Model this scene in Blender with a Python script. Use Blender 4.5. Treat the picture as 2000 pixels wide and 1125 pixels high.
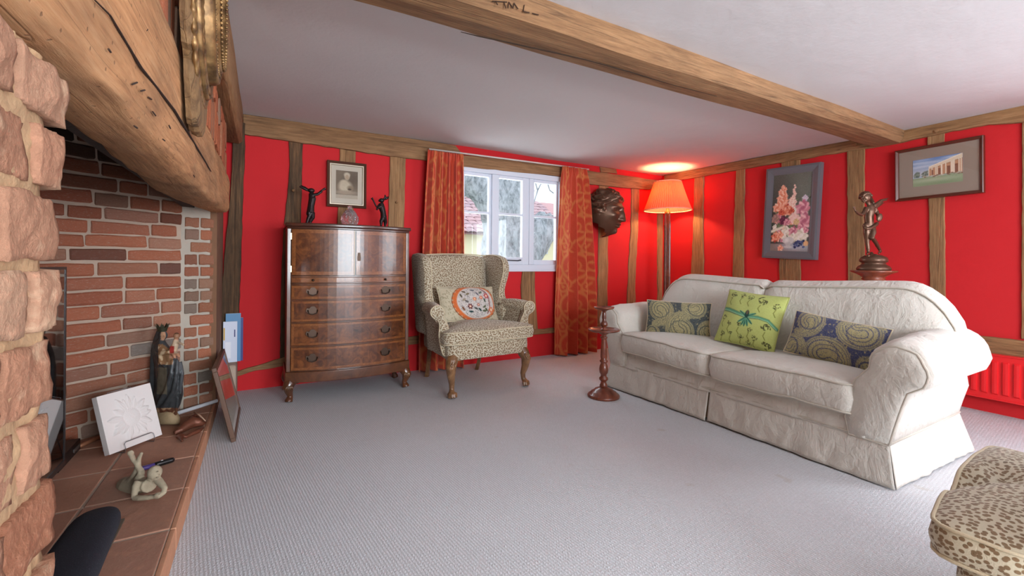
import bpy, bmesh, math, random
import numpy as np
from mathutils import Vector, Matrix, noise as mnoise
random.seed(7); np.random.seed(7)
for o in list(bpy.data.objects): bpy.data.objects.remove(o)
SC = bpy.context.scene; COL = SC.collection

# ------------------------------------------------------------------ camera
F = 866.0; PX0, PY0 = 1000.0, 512.0; PSI = math.radians(29.5); ROLL = 0.008; HC = 1.0
_s, _c = math.sin(PSI), math.cos(PSI)
cam = bpy.data.cameras.new('camera'); camo = bpy.data.objects.new('camera', cam); COL.objects.link(camo)
cam.sensor_width = 36.0; cam.lens = F / 2000.0 * 36.0; cam.shift_y = -(562.5 - PY0) / 2000.0
cam.clip_start = 0.02; cam.clip_end = 200
_R = Vector((_c, -_s, 0)); _U = Vector((0, 0, 1)); _Fw = Vector((_s, _c, 0))
_X = _R * math.cos(ROLL) + _U * math.sin(ROLL); _Y = -_R * math.sin(ROLL) + _U * math.cos(ROLL)
camo.matrix_world = Matrix(((_X.x, _Y.x, -_Fw.x, 0), (_X.y, _Y.y, -_Fw.y, 0), (_X.z, _Y.z, -_Fw.z, HC), (0, 0, 0, 1)))
SC.camera = camo

def ray(px, py):
    a = (px - PX0) / F; b = -(py - PY0) / F
    r = a * math.cos(ROLL) - b * math.sin(ROLL); u = a * math.sin(ROLL) + b * math.cos(ROLL)
    return Vector((_s + r * _c, _c - r * _s, u))
CAM = Vector((0, 0, HC))
def onP(px, py, p0, n):
    d = ray(px, py); t = (Vector(p0) - CAM).dot(n) / d.dot(n); return CAM + d * t
def at(px, py, dep): return CAM + ray(px, py) * dep
def onZ(px, py, z): return onP(px, py, (0, 0, z), Vector((0, 0, 1)))
def onY(px, py, y): return onP(px, py, (0, y, 0), Vector((0, 1, 0)))
def onX(px, py, x): return onP(px, py, (x, 0, 0), Vector((1, 0, 0)))

# ------------------------------------------------------------------ colour, world, lights
def s2l(v):
    v = v / 255.0
    return v / 12.92 if v <= 0.04045 else ((v + 0.055) / 1.055) ** 2.4
def L(r, g, b): return (s2l(r), s2l(g), s2l(b), 1.0)

SC.view_settings.view_transform = 'Standard'; SC.view_settings.look = 'None'
SC.view_settings.gamma = 1.0; SC.view_settings.use_curve_mapping = False
SC.view_settings.exposure = 0.78
W = bpy.data.worlds.new('sky'); SC.world = W; W.use_nodes = True
_bg = W.node_tree.nodes['Background']; _bg.inputs[0].default_value = (0.80, 0.90, 1.0, 1); _bg.inputs[1].default_value = 1.25

YB = 3.97            # back wall plane
YF = -2.8            # front wall behind the camera
XL = -0.20           # chimney breast plane
def XR(y): return 4.335 + (y - 0.87) * 0.03     # right wall plane
NR = Vector((1, -0.03, 0)).normalized()
def onR(px, py, off=0.0): return onP(px, py, Vector((XR(0), 0, 0)) - NR * off, NR)

def area(name, loc, rot, sx, sy, power, col):
    l = bpy.data.lights.new(name, 'AREA'); l.shape = 'RECTANGLE'; l.size = sx; l.size_y = sy
    l.energy = power; l.color = col
    o = bpy.data.objects.new(name, l); o.location = loc; o.rotation_euler = rot; COL.objects.link(o); return o
# daylight entering by the two windows of the wall behind the photographer
WIN2 = (-0.05, 2.55, 0.50, 1.97); WIN3 = (-2.3, 0.10, 0.65, 1.95)      # front wall (x range), right wall (y range)
area('daylight_front', ((WIN2[0]+WIN2[1])/2, YF - 0.30, (WIN2[2]+WIN2[3])/2), (math.radians(90), 0, 0), 2.5, 1.4, 172, (0.84, 0.935, 1.0))
area('daylight_side', (XR(-0.6) + 0.34, (WIN3[0]+WIN3[1])/2, (WIN3[2]+WIN3[3])/2), (math.radians(90), 0, math.radians(90)), 2.3, 1.25, 66, (0.86, 0.94, 1.0))
area('daylight_garden', (2.2, YB + 0.38, 1.45), (math.radians(-90), 0, 0), 1.2, 1.0, 14, (0.86, 0.93, 1.0))

# ------------------------------------------------------------------ node helper
class G:
    def __init__(s, name, rough=0.6, metal=0.0, spec=None):
        s.m = bpy.data.materials.new(name); s.m.use_nodes = True; s.nt = s.m.node_tree
        s.b = s.nt.nodes['Principled BSDF']; s.out = s.nt.nodes['Material Output']
        s.b.inputs['Roughness'].default_value = rough; s.b.inputs['Metallic'].default_value = metal
        if spec is not None: s.b.inputs['Specular IOR Level'].default_value = spec
    def n(s, t, ins=None, **props):
        nd = s.nt.nodes.new('ShaderNode' + t)
        for k, v in props.items(): setattr(nd, k, v)
        for k, v in (ins or {}).items(): s.put(nd.inputs[k], v)
        return nd
    def put(s, sock, v):
        if isinstance(v, bpy.types.NodeSocket): s.nt.links.new(v, sock)
        else: sock.default_value = v
    def co(s, scale=(1, 1, 1), kind='Object', rot=(0, 0, 0)):
        t = s.n('TexCoord').outputs[kind]
        return s.n('Mapping', {'Vector': t, 'Scale': scale, 'Rotation': rot}).outputs[0]
    def noise(s, vec, scale=5, detail=4, rough=0.55, dist=0.0, out='Fac'):
        return s.n('TexNoise', {'Vector': vec, 'Scale': scale, 'Detail': detail, 'Roughness': rough, 'Distortion': dist}).outputs[out]
    def vor(s, vec, scale=5, feature='F1', rnd=1.0, out='Distance'):
        return s.n('TexVoronoi', {'Vector': vec, 'Scale': scale, 'Randomness': rnd}, feature=feature).outputs[out]
    def wave(s, vec, scale=5, dist=0, detail=2, ds=1, axis='X', typ='BANDS'):
        nd = s.n('TexWave', {'Vector': vec, 'Scale': scale, 'Distortion': dist, 'Detail': detail, 'Detail Scale': ds}, wave_type=typ)
        if typ == 'BANDS': nd.bands_direction = axis
        return nd.outputs['Fac']
    def ramp(s, fac, stops, interp='LINEAR'):
        nd = s.n('ValToRGB', {'Fac': fac}); cr = nd.color_ramp; cr.interpolation = interp
        while len(cr.elements) < len(stops): cr.elements.new(0.5)
        for e, (p, c) in zip(cr.elements, stops):
            e.position = p; e.color = c if len(c) == 4 else (c[0], c[1], c[2], 1)
        return nd.outputs[0]
    def step(s, fac, a, b): return s.ramp(fac, [(a, (0, 0, 0, 1)), (b, (1, 1, 1, 1))])
    def mix(s, fac, a, b, mode='MIX'):
        nd = s.n('Mix', data_type='RGBA', blend_type=mode)
        s.put(nd.inputs[0], fac); s.put(nd.inputs[6], a); s.put(nd.inputs[7], b); return nd.outputs[2]
    def math(s, op, a, b=0.0):
        nd = s.n('Math', operation=op); s.put(nd.inputs[0], a); s.put(nd.inputs[1], b); return nd.outputs[0]
    def base(s, v): s.put(s.b.inputs['Base Color'], v); return s
    def rough(s, v): s.put(s.b.inputs['Roughness'], v); return s
    def bump(s, h, strength=0.3, dist=0.01):
        b = s.n('Bump', {'Height': h, 'Strength': strength, 'Distance': dist}); s.nt.links.new(b.outputs[0], s.b.inputs['Normal']); return s

def plain(name, rgb, rough=0.5, metal=0.0, bump=0, bscale=60, var=0.0, spec=None):
    g = G(name, rough, metal, spec); c = L(*rgb)
    if bump or var:
        v = g.co()
        nz = g.noise(v, bscale, 4)
        if var:
            n2 = g.noise(v, bscale * 0.2, 3)
            g.base(g.mix(n2, tuple(x * (1 - var) for x in c[:3]) + (1,), tuple(min(1, x * (1 + var)) for x in c[:3]) + (1,)))
        else: g.base(c)
        if bump: g.bump(nz, bump, 0.004)
    else: g.base(c)
    return g.m

def oldwood(name, axis, mid, dark, light, rough=0.8, fine=26.0, crack=0.5, blotch=0.5, worm=0.0, bumpd=0.012):
    """weathered oak: grain runs along axis (0,1,2) of the object"""
    g = G(name, rough); sc = [1.0, 1.0, 1.0]; sc[axis] = 0.06
    sb = [1.0, 1.0, 1.0]; sb[axis] = 0.22
    v = g.co(tuple(sc)); vb = g.co(tuple(sb)); vo = g.co()
    grain = g.noise(v, fine * 3.2, 6, 0.7, 0.12); g2 = g.noise(vb, 7, 5, 0.65, 0.5)
    base = g.ramp(g.math('ADD', g.math('MULTIPLY', grain, 0.65), g.math('MULTIPLY', g.noise(vb, 3.0, 4, 0.6), 0.35)), [(0.32, L(*dark)), (0.5, L(*mid)), (0.66, L(*light))])
    bl = g.step(g2, 0.42, 0.68)
    base = g.mix(g.math('MULTIPLY', bl, blotch), base, L(*[x * 0.55 for x in dark]))
    sk = [1.0, 1.0, 1.0]; sk[axis] = 0.016
    ck = g.noise(g.co(tuple(sk)), fine * 0.7, 2, 0.4, 0.0); ckm = g.step(g.math('ABSOLUTE', g.math('SUBTRACT', ck, 0.5)), 0.0, 0.012)
    ckm2 = g.math('MULTIPLY', g.math('SUBTRACT', 1.0, ckm), crack)
    base = g.mix(ckm2, base, L(38, 24, 14))
    h = g.math('SUBTRACT', grain, g.math('MULTIPLY', ckm2, 1.6))
    if worm:
        w = g.vor(vo, 48); wm = g.math('MULTIPLY', g.math('SUBTRACT', 1.0, g.step(w, 0.10, 0.16)), worm)
        base = g.mix(wm, base, L(40, 25, 14)); h = g.math('SUBTRACT', h, wm)
    g.base(base).bump(h, 0.4, bumpd); return g.m

MAT = {}
MAT['oak_x'] = oldwood('oak_beam_grain', 0, (146, 108, 72), (102, 70, 44), (172, 132, 92), crack=0.4, blotch=0.35)
MAT['oak_z'] = oldwood('oak_stud_grain', 2, (156, 116, 76), (112, 78, 48), (180, 140, 98), crack=0.4, blotch=0.35)
MAT['oak_y'] = oldwood('oak_plate_grain', 1, (156, 116, 76), (112, 78, 48), (182, 142, 100), crack=0.4, blotch=0.3)
MAT['bress'] = oldwood('bressumer_oak', 1, (188, 136, 90), (138, 92, 56), (208, 160, 114), fine=30, crack=0.3, blotch=0.55, worm=0.45, bumpd=0.008)
MAT['oak_dark'] = oldwood('dark_oak_stud', 2, (98, 70, 44), (56, 38, 22), (136, 100, 66), crack=0.5, blotch=0.7)

def red_mat():
    g = G('red_wall_paint', 0.75, spec=0.25); v = g.co()
    n1 = g.noise(v, 1.6, 3); n2 = g.noise(v, 90, 3)
    g.base(g.mix(n1, L(198, 32, 38), L(206, 42, 46))).bump(g.math('ADD', g.math('MULTIPLY', g.noise(v, 5, 3), 1.2), g.math('MULTIPLY', n2, 0.25)), 0.25, 0.01); return g.m
MAT['red'] = red_mat()
MAT['red_gloss'] = plain('red_gloss_paint', (226, 36, 40), 0.35)
def plaster():
    g = G('ceiling_plaster', 0.9, spec=0.1); v = g.co()
    g.base(g.mix(g.noise(v, 1.1, 4), L(208, 206, 207), L(216, 214, 214)))
    g.bump(g.math('ADD', g.noise(v, 3.5, 4, 0.5), g.math('MULTIPLY', g.noise(v, 60, 3), 0.12)), 0.35, 0.02); return g.m
MAT['ceil'] = plaster()
def carpet():
    g = G('wool_carpet', 0.95, spec=0.05); v = g.co(rot=(0, 0, math.radians(-7)))
    rib = g.wave(v, 28, 3.0, 2, 4.0, 'X'); cross = g.wave(v, 22, 5.0, 2, 6.0, 'Y')
    loop = g.math('MULTIPLY', g.math('MULTIPLY', rib, g.math('ADD', g.noise(v, 55, 2), 0.4)), g.math('ADD', g.math('MULTIPLY', cross, 0.6), 0.4))
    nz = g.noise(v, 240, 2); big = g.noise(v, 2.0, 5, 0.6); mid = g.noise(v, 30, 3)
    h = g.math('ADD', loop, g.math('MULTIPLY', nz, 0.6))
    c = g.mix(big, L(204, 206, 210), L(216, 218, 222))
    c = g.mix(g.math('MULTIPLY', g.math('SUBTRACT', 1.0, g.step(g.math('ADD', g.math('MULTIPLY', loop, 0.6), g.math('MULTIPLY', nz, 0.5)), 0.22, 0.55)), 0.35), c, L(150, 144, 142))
    spot = g.step(g.noise(g.co(), 5.5, 2), 0.70, 0.78)
    c = g.mix(g.math('MULTIPLY', spot, 0.28), c, L(170, 150, 120))
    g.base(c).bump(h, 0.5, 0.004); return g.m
MAT['carpet'] = carpet()
def brickmat(name, stops, mortar, smear=0.35, bscale=40, dist=0.012, big=9):
    g = G(name, 0.9, spec=0.15); oi = g.n('ObjectInfo'); v = g.co()
    vr = g.n('VectorMath', {0: v, 1: g.n('CombineXYZ', {0: g.math('MULTIPLY', oi.outputs['Random'], 37.0), 1: g.math('MULTIPLY', oi.outputs['Random'], 91.0), 2: 0.0}).outputs[0]}, operation='ADD').outputs[0]
    base = g.ramp(oi.outputs['Random'], stops)
    n1 = g.noise(vr, big, 4, 0.6); n2 = g.noise(vr, bscale, 5, 0.65)
    base = g.mix(g.math('MULTIPLY', n1, 0.5), base, g.mix(0.55, base, L(70, 40, 32)))
    base = g.mix(g.math('MULTIPLY', g.step(n2, 0.5, 0.75), 0.35), base, L(205, 150, 120))
    sm = g.math('MULTIPLY', g.step(g.noise(vr, 16, 4, 0.7), 0.56, 0.68), smear)
    base = g.mix(sm, base, mortar)
    base = g.mix(1.0, base, oi.outputs['Color'], 'MULTIPLY')
    g.base(base).bump(g.math('ADD', n2, g.math('MULTIPLY', n1, 0.8)), 0.7, dist); return g.m
BR = [(0.0, L(194, 118, 90)), (0.25, L(206, 130, 98)), (0.45, L(182, 108, 84)), (0.62, L(198, 138, 110)), (0.8, L(176, 136, 116)), (0.9, L(166, 142, 128)), (1.0, L(196, 116, 84))]
MAT['brick'] = brickmat('hearth_brick', BR, L(206, 188, 170), 0.45)
PB = [(0.0, L(150, 104, 80)), (0.3, L(162, 122, 98)), (0.6, L(146, 98, 74)), (0.8, L(164, 130, 106)), (1.0, L(154, 102, 78))]
MAT['pierbrick'] = brickmat('pier_brick', PB, L(186, 158, 130), 0.6, 110, 0.005, 18)
TB = [(0.0, L(186, 138, 114)), (0.35, L(176, 132, 112)), (0.7, L(194, 146, 120)), (1.0, L(172, 134, 116))]
MAT['tile'] = brickmat('terracotta_tile', TB, L(176, 140, 118), 0.18, 30, 0.004, 6)
IB = [(0.0, L(206, 116, 74)), (0.5, L(190, 104, 66)), (1.0, L(212, 132, 88))]
MAT['infill'] = brickmat('infill_brick', IB, L(214, 170, 130), 0.3, 50, 0.012, 12)
MAT['mortar'] = plain('lime_mortar', (180, 160, 142), 0.95, bump=0.7, bscale=45, var=0.18)
MAT['mortar_y'] = plain('sandy_mortar', (164, 132, 98), 0.95, bump=0.9, bscale=55, var=0.25)
MAT['white_paint'] = plain('white_window_paint', (214, 222, 234), 0.4)
MAT['plaster_w'] = plain('white_plaster_cast', (226, 218, 214), 0.85, bump=0.1, bscale=80)

def glassmat(name, tint=(1, 1, 1, 1), k=1.0, rough=0.0):
    g = G(name); nt = g.nt
    tr = g.n('BsdfTransparent', {'Color': tint}); gl = g.n('BsdfGlossy', {'Color': (1, 1, 1, 1), 'Roughness': rough})
    fr = g.n('Fresnel', {'IOR': 1.45}); mx = g.n('MixShader', {0: g.math('MULTIPLY', g.math('MULTIPLY', fr.outputs[0], k), g.math('SUBTRACT', 1.0, g.n('NewGeometry').outputs['Backfacing'])), 1: tr.outputs[0], 2: gl.outputs[0]})
    nt.links.new(mx.outputs[0], g.out.inputs['Surface']); nt.nodes.remove(g.b); return g.m
MAT['glass'] = glassmat('window_glass'); MAT['picglass'] = glassmat('picture_glass', (0.97, 0.97, 0.97, 1))

def leopard(name, scale, cream, spot, dark=1.0):
    g = G(name, 0.9, spec=0.1); v0 = g.co(kind='UV'); wob = g.noise(v0, 30, 2, out='Color')
    v = g.n('VectorMath', {0: v0, 1: g.n('VectorMath', {0: wob, 3: 0.004}, operation='SCALE').outputs[0]}, operation='ADD').outputs[0]
    d = g.n('TexVoronoi', {'Vector': v, 'Scale': scale, 'Randomness': 0.8}, feature='F1', voronoi_dimensions='2D').outputs['Distance']; m = g.step(d, 0.31, 0.41); nz = g.noise(v0, 300, 2)
    c = g.mix(m, g.mix(g.noise(v0, 12, 2), L(*spot), L(*[min(255, x * 1.3) for x in spot])), g.mix(g.noise(v0, 6, 3), L(*cream), L(*[x * 0.93 for x in cream])))
    g.base(c).bump(g.math('ADD', nz, g.math('MULTIPLY', m, -0.6)), 0.35, 0.003)
    g.b.inputs['Sheen Weight'].default_value = 0.25
    return g.m
MAT['leopard'] = leopard('spotted_chenille', 74, (200, 190, 166), (108, 88, 66))
MAT['leo_pipe'] = plain('beige_piping', (200, 186, 158), 0.9, bump=0.4, bscale=300)
def linen():
    g = G('cream_slipcover', 0.9, spec=0.08); v = g.co()
    w1 = g.noise(g.co((1, 1, 0.5)), 9, 5, 0.55, 1.0); w2 = g.noise(v, 26, 4, 0.6, 0.6); wv = g.noise(v, 420, 2)
    g.base(g.mix(g.noise(v, 3, 3), L(205, 199, 189), L(213, 208, 199)))
    g.bump(g.math('ADD', g.math('ADD', w1, g.math('MULTIPLY', w2, 0.45)), g.math('MULTIPLY', wv, 0.03)), 0.62, 0.022)
    g.b.inputs['Sheen Weight'].default_value = 0.15
    return g.m
MAT['linen'] = linen(); MAT['linen_pipe'] = plain('cream_piping', (196, 188, 175), 0.9)
def walnut(name, c1, c2, c3, rough=0.22, burl=14, lin=0.0):
    g = G(name, rough); v = g.co()
    n1 = g.noise(v, burl, 6, 0.65, 1.8); n2 = g.noise(v, burl * 0.35, 3, 0.5, 0.6)
    f = g.math('ADD', g.math('MULTIPLY', n1, 0.6), g.math('MULTIPLY', n2, 0.4))
    g.base(g.ramp(f, [(0.36, L(*c1)), (0.5, L(*c2)), (0.63, L(*c3))]))
    g.b.inputs['Coat Weight'].default_value = 0.5; g.b.inputs['Coat Roughness'].default_value = 0.12
    g.rough(0.35); return g.m
MAT['walnut'] = walnut('figured_walnut', (58, 28, 14), (94, 50, 24), (128, 74, 36))
MAT['walnut_m'] = walnut('plain_walnut', (70, 38, 20), (92, 52, 28), (112, 66, 36), burl=6)
MAT['walnut_band'] = walnut('crossbanded_walnut', (104, 56, 26), (128, 74, 36), (146, 90, 48), burl=30)
MAT['walnut_d'] = walnut('dark_walnut', (48, 22, 14), (66, 32, 20), (86, 44, 26), burl=8)
MAT['mahog'] = walnut('turned_mahogany', (84, 38, 24), (116, 58, 38), (142, 78, 52), burl=7)
MAT['chairleg'] = walnut('carved_leg_wood', (84, 56, 34), (116, 82, 52), (146, 108, 72), burl=9)
MAT['brass_d'] = plain('dark_bronze_handle', (62, 46, 36), 0.4, 0.75)
MAT['bronze'] = plain('bronze_patina', (104, 78, 62), 0.36, 0.6, bump=0.25, bscale=50, var=0.25)
MAT['bronze_blk'] = plain('black_bronze', (40, 30, 30), 0.4, 0.5, bump=0.25, bscale=90, var=0.2)
def goldmat():
    g = G('aged_gilding', 0.45, 0.6); v = g.co(); n1 = g.noise(v, 25, 4)
    g.base(g.ramp(n1, [(0.35, L(84, 60, 36)), (0.55, L(140, 108, 68)), (0.7, L(176, 140, 92))])).bump(n1, 0.3, 0.004); return g.m
MAT['gilt'] = goldmat()
MAT['black'] = plain('black_plastic', (18, 18, 20), 0.3); MAT['steel'] = plain('steel_wire', (150, 150, 152), 0.35, 0.9)
def vcol(name, rough=0.8, coat=0.0, bump=0.0, bscale=300, sheen=0.0):
    g = G(name, rough, spec=0.2); a = g.n('Attribute', attribute_name='col'); g.base(a.outputs['Color'])
    if coat: g.b.inputs['Coat Weight'].default_value = coat; g.b.inputs['Coat Roughness'].default_value = 0.05
    if bump: g.bump(g.noise(g.co(), bscale, 3), bump, 0.003)
    if sheen: g.b.inputs['Sheen Weight'].default_value = sheen
    return g.m
MAT['print'] = vcol('printed_paper', 0.7); MAT['canvas'] = vcol('oil_on_canvas', 0.5, bump=0.15, bscale=200)
MAT['fabric_print'] = vcol('printed_fabric', 0.85, bump=0.3, bscale=350, sheen=0.1)
MAT['damask'] = vcol('woven_damask', 0.55, bump=0.2, bscale=400, sheen=0.2)
MAT['sculpt'] = vcol('painted_statue', 0.25, bump=0.2, bscale=70)

# ------------------------------------------------------------------ mesh helper
def rotm(ax=0, ay=0, az=0): return Matrix.Rotation(az, 3, 'Z') @ Matrix.Rotation(ay, 3, 'Y') @ Matrix.Rotation(ax, 3, 'X')
class MB:
    def __init__(s): s.v = []; s.f = []; s.c = None
    def add(s, vs, fs):
        k = len(s.v); s.v += [Vector(p) for p in vs]; s.f += [tuple(i + k for i in f) for f in fs]; return s
    def box(s, x0, x1, y0, y1, z0, z1, R=None, c=None):
        vs = [Vector((x, y, z)) for x in (x0, x1) for y in (y0, y1) for z in (z0, z1)]
        if R is not None:
            ctr = Vector(c) if c is not None else Vector(((x0+x1)/2, (y0+y1)/2, (z0+z1)/2))
            vs = [ctr + R @ (p - ctr) for p in vs]
        return s.add(vs, [(0, 1, 3, 2), (4, 6, 7, 5), (0, 4, 5, 1), (2, 3, 7, 6), (0, 2, 6, 4), (1, 5, 7, 3)])
    def prism(s, a, b):
        """two matching polygons a (front) and b (back)"""
        n = len(a); fs = [tuple(range(n)), tuple(range(2 * n - 1, n - 1, -1))]
        fs += [(i, i + n, (i + 1) % n + n, (i + 1) % n) for i in range(n)]
        return s.add(list(a) + list(b), fs)
    def loft(s, rings, cap=True, closed=True):
        n = len(rings[0]); vs = [p for r in rings for p in r]; fs = []
        m = n if closed else n - 1
        for i in range(len(rings) - 1):
            for j in range(m):
                fs.append((i * n + j, i * n + (j + 1) % n, (i + 1) * n + (j + 1) % n, (i + 1) * n + j))
        if cap and closed:
            fs.append(tuple(range(n - 1, -1, -1))); k = (len(rings) - 1) * n; fs.append(tuple(range(k, k + n)))
        return s.add(vs, fs)
    def lathe(s, prof, n=24, c=(0, 0, 0), R=None):
        c = Vector(c); rings = []
        for r, z in prof:
            ring = [Vector((r * math.cos(2 * math.pi * i / n), r * math.sin(2 * math.pi * i / n), z)) for i in range(n)]
            rings.append([c + (R @ p if R is not None else p) for p in ring])
        return s.loft(rings)
    def tube(s, path, rad, n=8, cap=True, flat=1.0, up=None):
        path = [Vector(p) for p in path]; rings = []
        if not hasattr(rad, '__len__'): rad = [rad] * len(path)
        prev = None
        for i, p in enumerate(path):
            t = (path[min(i + 1, len(path) - 1)] - path[max(i - 1, 0)])
            if t.length < 1e-9: t = Vector((0, 0, 1))
            t.normalize()
            if prev is None:
                ref = Vector(up) if up is not None else (Vector((0, 0, 1)) if abs(t.z) < 0.9 else Vector((1, 0, 0)))
                a = ref.cross(t).normalized()
            else:
                a = prev - t * prev.dot(t); a.normalize()
            b = t.cross(a); prev = a
            rings.append([p + (a * math.cos(2 * math.pi * k / n) + b * math.sin(2 * math.pi * k / n) * flat) * rad[i] for k in range(n)])
        return s.loft(rings, cap)
    def ring(s, path, rad, n=6):
        """closed tube"""
        path = [Vector(p) for p in path]; m = len(path); rings = []; prev = None
        for i, p in enumerate(path):
            t = (path[(i + 1) % m] - path[i - 1]).normalized()
            if prev is None:
                ref = Vector((0, 0, 1)) if abs(t.z) < 0.9 else Vector((1, 0, 0)); a = ref.cross(t).normalized()
            else: a = (prev - t * prev.dot(t)).normalized()
            b = t.cross(a); prev = a
            rings.append([p + (a * math.cos(2 * math.pi * k / n) + b * math.sin(2 * math.pi * k / n)) * rad for k in range(n)])
        rings.append(rings[0]); return s.loft(rings, cap=False)
    def ell(s, c, r, R=None, nu=14, nv=9):
        c = Vector(c); rings = []
        if not hasattr(r, '__len__'): r = (r, r, r)
        vs = []; fs = []
        for j in range(1, nv):
            th = math.pi * j / nv
            for i in range(nu):
                ph = 2 * math.pi * i / nu
                vs.append(Vector((r[0] * math.sin(th) * math.cos(ph), r[1] * math.sin(th) * math.sin(ph), r[2] * math.cos(th))))
        vs += [Vector((0, 0, r[2])), Vector((0, 0, -r[2]))]; a = len(vs) - 2; b = a + 1
        for j in range(nv - 2):
            for i in range(nu): fs.append((j * nu + i, (j + 1) * nu + i, (j + 1) * nu + (i + 1) % nu, j * nu + (i + 1) % nu))
        for i in range(nu):
            fs.append((a, i, (i + 1) % nu)); k = (nv - 2) * nu; fs.append((b, k + (i + 1) % nu, k + i))
        return s.add([c + (R @ p if R is not None else p) for p in vs], fs)
    def grid(s, nu, nv, fn, closeu=False):
        vs = [fn(i / (nu - 1), j / (nv - 1)) for j in range(nv) for i in range(nu)]
        fs = [(j * nu + i, j * nu + i + 1, (j + 1) * nu + i + 1, (j + 1) * nu + i) for j in range(nv - 1) for i in range(nu - 1)]
        return s.add(vs, fs)
    def build(s, name, mat, parent=None, world=False, smooth=False, bevel=0.0, sub=0, colors=None, solid=0.0, origin=None, seg=2, angle=None, jitter=0.0, weld=False):
        """world=True: coordinates are world ones, parent's placement is taken off"""
        vs = s.v; loc = Vector((0, 0, 0))
        if parent is not None and world:
            mi = TR[parent.name].inverted(); vs = [mi @ p for p in vs]
        elif parent is None:
            if origin is None:
                xs = [p.x for p in vs]; ys = [p.y for p in vs]; zs = [p.z for p in vs]
                loc = Vector(((min(xs) + max(xs)) / 2, (min(ys) + max(ys)) / 2, min(zs)))
            else: loc = Vector(origin)
            vs = [p - loc for p in vs]
        if jitter: vs = [p + Vector((random.uniform(-jitter, jitter), random.uniform(-jitter, jitter), random.uniform(-jitter, jitter))) for p in vs]
        me = bpy.data.meshes.new(name); me.from_pydata([tuple(p) for p in vs], [], s.f); me.update()
        bm = bmesh.new(); bm.from_mesh(me)
        if weld: bmesh.ops.remove_doubles(bm, verts=bm.verts, dist=1e-5)
        bmesh.ops.recalc_face_normals(bm, faces=bm.faces); bm.to_mesh(me); bm.free()
        if colors is not None:
            at = me.color_attributes.new('col', 'FLOAT_COLOR', 'POINT')
            at.data.foreach_set('color', np.asarray(colors, dtype=np.float32).ravel())
        if mat == 'leopard':
            uv = me.uv_layers.new(name='UVMap'); dat = np.zeros(len(me.loops) * 2, np.float32); vc = me.vertices
            for p in me.polygons:
                nx, ny, nz = (abs(c) for c in p.normal); ax = 0 if nx > max(ny, nz) else (1 if ny > nz else 2)
                for li in p.loop_indices:
                    c = vc[me.loops[li].vertex_index].co
                    dat[2 * li], dat[2 * li + 1] = ((c.y, c.z + 3.3), (c.x + 7.1, c.z), (c.x, c.y + 5.7))[ax]
            uv.data.foreach_set('uv', dat)
        o = bpy.data.objects.new(name, me); COL.objects.link(o); o.location = loc
        if mat is not None: me.materials.append(MAT[mat] if isinstance(mat, str) else mat)
        if parent is not None: o.parent = parent
        TR[o.name] = (TR[parent.name] if parent is not None else Matrix()) @ Matrix.Translation(loc)
        if solid:
            m = o.modifiers.new('thickness', 'SOLIDIFY'); m.thickness = solid; m.offset = 0
        if bevel:
            m = o.modifiers.new('bevel', 'BEVEL'); m.width = bevel; m.segments = seg; m.limit_method = 'ANGLE'; m.angle_limit = math.radians(35)
        if sub:
            m = o.modifiers.new('subdivision', 'SUBSURF'); m.levels = sub; m.render_levels = sub
        if smooth or sub:
            for p in me.polygons: p.use_smooth = True
        elif bevel:
            for p in me.polygons: p.use_smooth = True
            wn = o.modifiers.new('weighted', 'WEIGHTED_NORMAL'); wn.keep_sharp = True
        return o
TR = {}
def empty(name, loc, rz=0.0, label=None, cat=None, group=None, kind=None):
    o = bpy.data.objects.new(name, None); COL.objects.link(o); o.location = loc; o.rotation_euler = (0, 0, rz); o.empty_display_size = 0.1
    TR[o.name] = Matrix.Translation(Vector(loc)) @ Matrix.Rotation(rz, 4, 'Z')
    return tag(o, label, cat, group, kind)
def tag(o, label=None, cat=None, group=None, kind=None):
    if label: o['label'] = label
    if cat: o['category'] = cat
    if group: o['group'] = group
    if kind: o['kind'] = kind
    return o
def blob(mb, name, mat, parent=None, world=False, voxel=0.006, smooth=4, colfn=None, origin=None):
    """unite overlapping forms into one continuous skin"""
    o = mb.build(name + '_tmp', None, None, origin=(0, 0, 0))
    m = o.modifiers.new('r', 'REMESH'); m.mode = 'VOXEL'; m.voxel_size = voxel
    if smooth:
        q = o.modifiers.new('s', 'SMOOTH'); q.iterations = smooth; q.factor = 0.5
    dg = bpy.context.evaluated_depsgraph_get(); dg.update(); me = bpy.data.meshes.new_from_object(o.evaluated_get(dg))
    nb = MB(); nb.v = [v.co.copy() for v in me.vertices]; nb.f = [tuple(p.vertices) for p in me.polygons]
    bpy.data.objects.remove(o); bpy.data.meshes.remove(me)
    cols = None
    if colfn: cols = [colfn(p) for p in nb.v]
    return nb.build(name, mat, parent, world, smooth=True, colors=cols, origin=origin)
def copytree(o, parent=None):
    c = o.copy(); COL.objects.link(c); c.parent = parent
    for ch in [x for x in bpy.data.objects if x.parent == o]: copytree(ch, c)
    return c

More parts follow.
